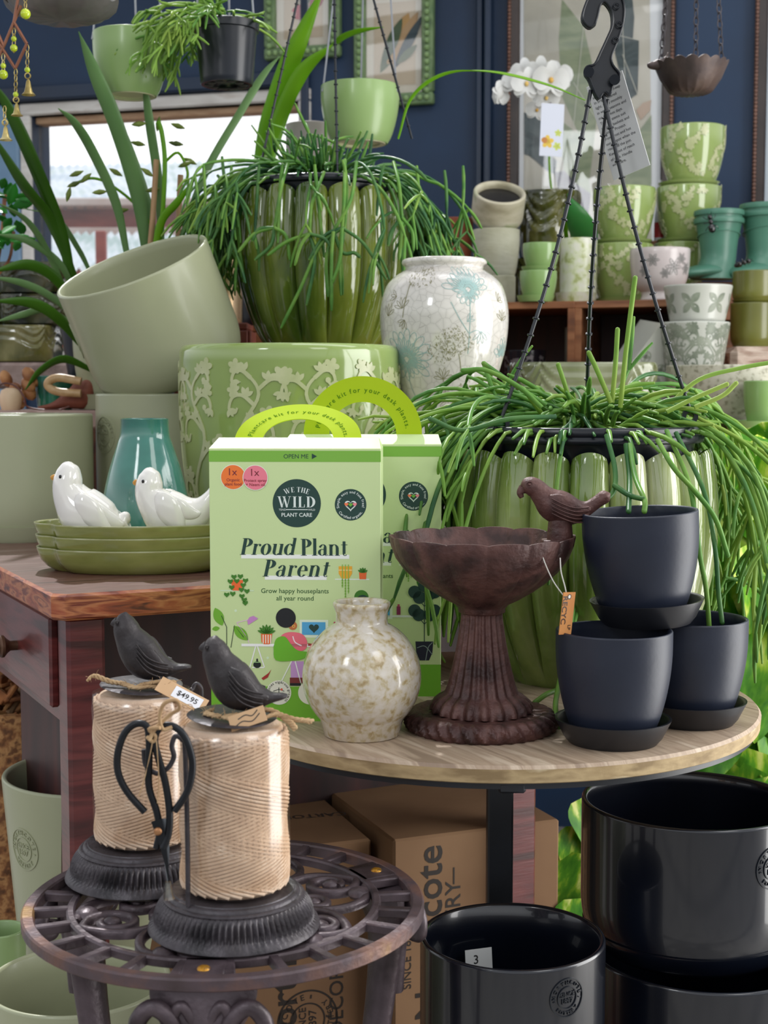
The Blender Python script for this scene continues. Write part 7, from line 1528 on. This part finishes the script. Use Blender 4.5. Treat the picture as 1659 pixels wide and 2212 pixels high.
def petal_m(w=.5, L=1.0, cup=.15):
    N = 8; vs = []; fs = []
    for i in range(N + 1):
        t = i / N; ww = w * math.sin(PI * (t * .93 + .04)) ** .55
        for s in (-1, -.5, 0, .5, 1): vs.append((s * ww, t * L, cup * (s * s * ww) + .12 * math.sin(t * 3)))
    n1 = len(vs); vs += [(x, y, z - .012) for x, y, z in vs]
    for i in range(N):
        for k in range(4): a = i * 5 + k; fs += [(a, a + 1, a + 6, a + 5), (a + n1 + 1, a + n1, a + n1 + 5, a + n1 + 6)]
    return MB().add(vs, fs)
PB, PS = petal_m(.62, .95), petal_m(.32, .95)
for i, (a, b, y, s, rz_, tl) in enumerate(((1110, 182, 3.03, 30, 20, -12), (1135, 158, 3.03, 34, -5, -5), (1168, 158, 3.02, 37, 0, 0), (1205, 165, 3.03, 33, -12, 8), (1190, 172, 2.995, 40, 4, 4), (1137, 180, 3.0, 34, 8, 5), (1180, 210, 3.01, 30, 0, 25), (1160, 236, 3.02, 26, 10, 30), (1082, 200, 3.02, 26, 60, 10))):
    q = W(a, b, y) - base; k = S(s, 3.0); F0 = Matrix.Translation(q) @ Euler((PI / 2 + math.radians(tl), math.radians(rz_), math.radians(rz_ * .8))).to_matrix().to_4x4() @ Matrix.Scale(k, 4)
    fl = MB()
    for an, pm in ((90, PB), (-90, PB), (0, PS), (142, PS), (-142, PS)): fl.merge(pm, F0 @ Matrix.Rotation(math.radians(an), 4, 'Z') @ Matrix.Translation((0, .04, .02 if pm is PB else 0)))
    fo = build('flower', fl, M_PET, mo, smooth=70); lp_ = MB().ball((0, 0, 0), (.13, .16, .12), 10, 6); lp_.xf(F0 @ Matrix.Translation((0, -.04, .12))); build('flower_centre', lp_, mat('orchid_lip', ['#c89a3c', '#e0c070'], scale=40, rough=.5), fo)
build('bud', MB().lathe([(0, -.02), (.010, -.008), (.012, .004), (.006, .018), (0, .022)], 14, M=Matrix.Translation(W(1075, 205, 3.02) - base) @ Matrix.Rotation(.3, 4, 'Y')), M_PET, mo)
tg = MB(); Mt = Matrix.Translation(W(1192, 281, 2.96) - base) @ Euler((0, math.radians(2), math.radians(8))).to_matrix().to_4x4(); ww, hh_ = S(25, 2.96), S(55, 2.96); tg.cbox(-ww, ww, -.0005, .0005, -hh_, hh_, .0002, M=Mt)
tf = lambda x, y, h: Mt @ Vector((x, -.0005 - h, y)); tg.art(blossom(-ww * .35, -hh_ * .45, ww * .55, .3), tf, .0002, mi=1); tg.art(circ(-ww * .6, -hh_ * .4, ww * .25), tf, .0004, mi=2); tg.art(blossom(ww * .55, -hh_ * .1, ww * .3, .3), tf, .0002, mi=3); tg.art(blossom(ww * .5, -hh_ * .6, ww * .35, .8), tf, .0002, mi=3)
tg.tube([(0, 0, 0), (0, 0, .0)], .001, 3) if 0 else None
build('plant_tag', tg, [ink('#c4c8d4'), ink('#cfae3c'), ink('#b0722c'), ink('#b8c45a')], mo, smooth=0)
build('tag_tie', MB().tube([W(1192, 232, 2.97) - base, W(1188, 215, 3.04) - base], .0012, 5), M_PLASTIC, mo)

# ================================================================== HANGING THINGS
ZB = 2.37
def wires(mb, pts, top, r=.0016):
    for p in pts: mb.tube([p, top], r, 6)
def chain(mb, a, b, link=.016, r=.0012):
    a, b = Vector(a), Vector(b); L = (b - a).length; n = max(2, int(L / (link * .78))); d = (b - a).normalized(); q = Vector((0, 0, 1)).rotation_difference(d).to_matrix().to_4x4()
    for i in range(n):
        c_ = a.lerp(b, (i + .5) / n); M_ = Matrix.Translation(c_) @ q @ Matrix.Rotation(PI / 2 * (i % 2) + .4, 4, 'Z')
        pts = [M_ @ Vector((link * .26 * math.cos(t), 0, link * .5 * math.sin(t))) for t in [2 * PI * k / 12 for k in range(12)]]; mb.tube(pts, r, 5, closed=True)
M_HG = mat('hanging_green_plastic', ['#7d9a58', '#89a565', '#94ae72'], scale=3, rough=.3, coat=.15); M_WIRE = mat('clear_rod', ['#8d9096'], rough=.3, metal=.3)
def hangpot(label, pxc, rpx, pyt, pyb, Y, m, kind, rbr, foot=True, tops=None, beam=2.35):
    r = S(rpx, Y); z1, z0 = Zat(pyt, Y - r), Zat(pyb, Y - r * rbr); h = z1 - z0; t = thing('hanging_pot', label, 'hanging pot', (Xat(pxc, Y), Y, z0)); pr = potprof(r, r * rbr, h, .004, kind)
    if foot: pr = [(0, .006), (r * rbr * .68, .006), (r * rbr * .72, .001)] + pr[2:]
    build('pot_wall', MB().lathe(pr, 80), m, t, smooth=50)
    if foot: build('base_disc', MB().lathe([(0, .003), (r * rbr * .70, .003), (r * rbr * .74, -.0005), (r * rbr * .9, -.001), (r * rbr * .93, .004)], 60), mat('pale_green_base', ['#d2cfa4', '#dcd9b2'], scale=5, rough=.4), t, smooth=50)
    w = MB(); top = Vector((tops or 0, 0, ZB - z0))
    for a in (200, 340, 90): w.tube([(r * 1.01 * math.cos(math.radians(a)), r * 1.01 * math.sin(math.radians(a)), h * .86), (r * .97 * math.cos(math.radians(a)), r * .97 * math.sin(math.radians(a)), h), top], .0017, 6)
    build('hanger', w, M_WIRE, t); return t, r, h
hangpot('plain green hanging pot seen from below, upper left', 296, 79, 52, 196, 2.40, M_HG, 'cup', .70)
hangpot('plain green hanging pot above the upper trailing plant', 779, 83, 168, 300, 2.66, M_HG, 'cup', .72, tops=.02)
hb_, r, h = hangpot('black plastic hanging pot with a bright trailing cactus, upper left', 498, 66, 32, 172, 2.32, M_PLASTIC, 'cone', .84, foot=False)
build('rim_band', MB().lathe([(r * .98, h - .014), (r * 1.05, h - .013), (r * 1.06, h - .002), (r * .97, h)], 60), M_PLASTIC, hb_, smooth=50)
rb = MB()
for i in range(10): a = 2 * PI * i / 10; rb.ball((r * .55 * math.cos(a), r * .55 * math.sin(a), .0), (.008, .006, .002), 10, 4)
build('drain_ring', rb, M_DIRON, hb_)
mb, gr = rhipsalis(41, 60, r, 0, .1, .1, .0026, .15, .022, az=(120, 250), lens=(.065, .12), body=lambda z: r * 1.06); m2, _ = rhipsalis(43, 9, r, 0, .1, .1, .0026, .2, .03, az=(-60, 40), lens=(.04, .08), body=lambda z: r * 1.06); mb.merge(m2)
build('foliage', mb.xf(Matrix.Translation((0, 0, h))), [M_STEM2, M_STEM3, M_STEM3], hb_, smooth=70)
# feeder dish on chains
Yd = 2.38; z0 = Zat(193, Yd - .04); r = S(77, Yd); fd = thing('bird_feeder', 'dark scalloped metal dish hanging on chains with a small bird', 'bird feeder', (Xat(1476, Yd), Yd, z0)); hd = Zat(142, Yd) - z0
def sc(a, r_, z, k): g = abs(math.cos(a * 9)); w = min(1, r_ / r) ** 2; return r_ * (1 + .05 * g * w), z + .005 * g * w
M_RUSTD = mat('dark_rusty_tin', ['#2c2424', '#443836', '#5a4a42'], scale=18, rough=.5, metal=.3, bump=.4)
build('dish', MB().lathe([(0, 0), (r * .45, .0), (r * .6, .004), (r * .82, hd * .5), (r * .98, hd), (r * .96, hd + .001), (r * .8, hd * .5 + .003), (r * .5, .004), (0, .003)], 180, fn=sc), M_RUSTD, fd, smooth=40)
cm = MB(); top = Vector((.0, 0, ZB - z0))
for a in (198, 318, 70): chain(cm, (r * .93 * math.cos(math.radians(a)), r * .93 * math.sin(math.radians(a)), hd), top, .016, .0011)
build('chain', cm, M_DIRON, fd); bq = MB(); iron_bird(bq, Matrix.Translation((-r * .72, -.01, hd * .9)) @ Matrix.Rotation(math.radians(-62), 4, 'Y') @ Matrix.Scale(.55, 4)); build('bird', bq, M_RUSTD, fd, smooth=80)
# zinc scalloped dish top left
Yz = 1.95; z0 = Zat(32, Yz - .03); r = S(118, Yz); zd = thing('hanging_dish', 'grey zinc scalloped hanging dish cut off by the top edge', 'dish', (Xat(152, Yz), Yz, z0))
def sc2(a, r_, z, k): g = math.cos(a * 11) + .5 * math.cos(a * 5 + 1); w = min(1, r_ / r) ** 4; return r_ * (1 + .02 * g * w), z + .004 * g * w
M_ZINC = mat('zinc', ['#5e5a58', '#7c7876', '#6a6664'], scale=8, rough=.4, metal=.5, bump=.3); build('dish', MB().lathe([(0, 0), (r * .6, .002), (r * .85, .010), (r * 1.0, .022), (r * .985, .024), (r * .84, .013), (r * .6, .005), (0, .003)], 150, fn=sc2), M_ZINC, zd, smooth=50)
cm = MB()
for a in (200, 320, 80): chain(cm, (r * .93 * math.cos(math.radians(a)), r * .93 * math.sin(math.radians(a)), .02), (0, 0, ZB - z0), .018, .0012)
build('chain', cm, M_ZINC, zd)
# brass chime on a lattice
Yc = 1.85; base = W(20, 20, Yc); cmh = thing('wind_chime', 'copper lattice wind chime with green beads and brass bells, top left', 'wind chime', base); p = lambda a, b, dy=0: W(a, b, Yc + dy) - base
M_COP = mat('copper_rod', ['#7a4c38', '#96644c'], scale=20, rough=.35, metal=.4); M_BELL = mat('old_brass', ['#8f7a44', '#c4b070', '#ded09a'], scale=25, rough=.3, metal=.7); M_BEAD = mat('lime_glass_bead', ['#a4b812', '#c6d830'], scale=60, rough=.08, coat=.6)
lt = MB()
for l in (((45, 12), (8, 100)), ((30, 48), (58, 95)), ((58, 95), (33, 148)), ((33, 148), (-8, 85)), ((8, 100), (-12, 140)), ((30, 48), (45, -40)), ((-10, 60), (8, 100))): lt.tube([p(*l[0]), p(*l[1])], S(3.4, Yc), 8)
lt.tube([p(45, -40), Vector((p(45, -40).x, 0, ZB - base.z))], .001, 6); build('lattice', lt, M_COP, cmh)
def strand_(a, b0, b1, beads, bell=None):
    c_ = MB(); chain(c_, p(a, b0), p(a, b1), .009, .0007); build('bead_chain', c_, M_BELL, cmh)
    for by, br in beads: build('bead', MB().ball(p(a, by), S(br, Yc), 14, 10), M_BEAD, cmh, smooth=60)
    if bell:
        L, R_ = S(bell[1], Yc), S(bell[2], Yc); q = Matrix.Translation(p(a + 2, bell[0]))
        build('bell', MB().lathe([(R_ * .12, 0), (R_ * .3, -L * .15), (R_ * .42, -L * .5), (R_ * .6, -L * .8), (R_, -L), (R_ * .94, -L), (R_ * .5, -L * .75), (R_ * .3, -L * .3), (0, -L * .1)], 28, M=q).lathe([(S(4.6, Yc), -S(2, Yc)), (S(7, Yc), -S(1.5, Yc)), (S(7, Yc), S(1.5, Yc)), (S(4.6, Yc), S(2, Yc)), (S(4.6, Yc), -S(2, Yc))], 20, M=Matrix.Translation(p(a + 1, bell[0] - 7)) @ Matrix.Rotation(PI / 2, 4, 'X')), M_BELL, cmh, smooth=50)
strand_(59, 97, 156, [(151, 6)], (171, 33, 15)); strand_(34, 150, 214, [(204, 6)], (223, 26, 13)); strand_(30, 62, 112, [(84, 6), (104, 8)]); strand_(7, 116, 160, [(142, 6), (161, 10)]); strand_(55, -10, 20, [(30, 11)]); strand_(10, 230, 270, [], (272, 30, 14))
# mauve vase and others behind upper plant
gp('vase', 'pale mauve vase behind the upper trailing plant', 622, 722, 260, 690, 2.80, mat('mauve_glaze', ['#9c9290', '#b0a6a2'], scale=5, rough=.5), 'cup', .8, zb=zc2, cat='vase')
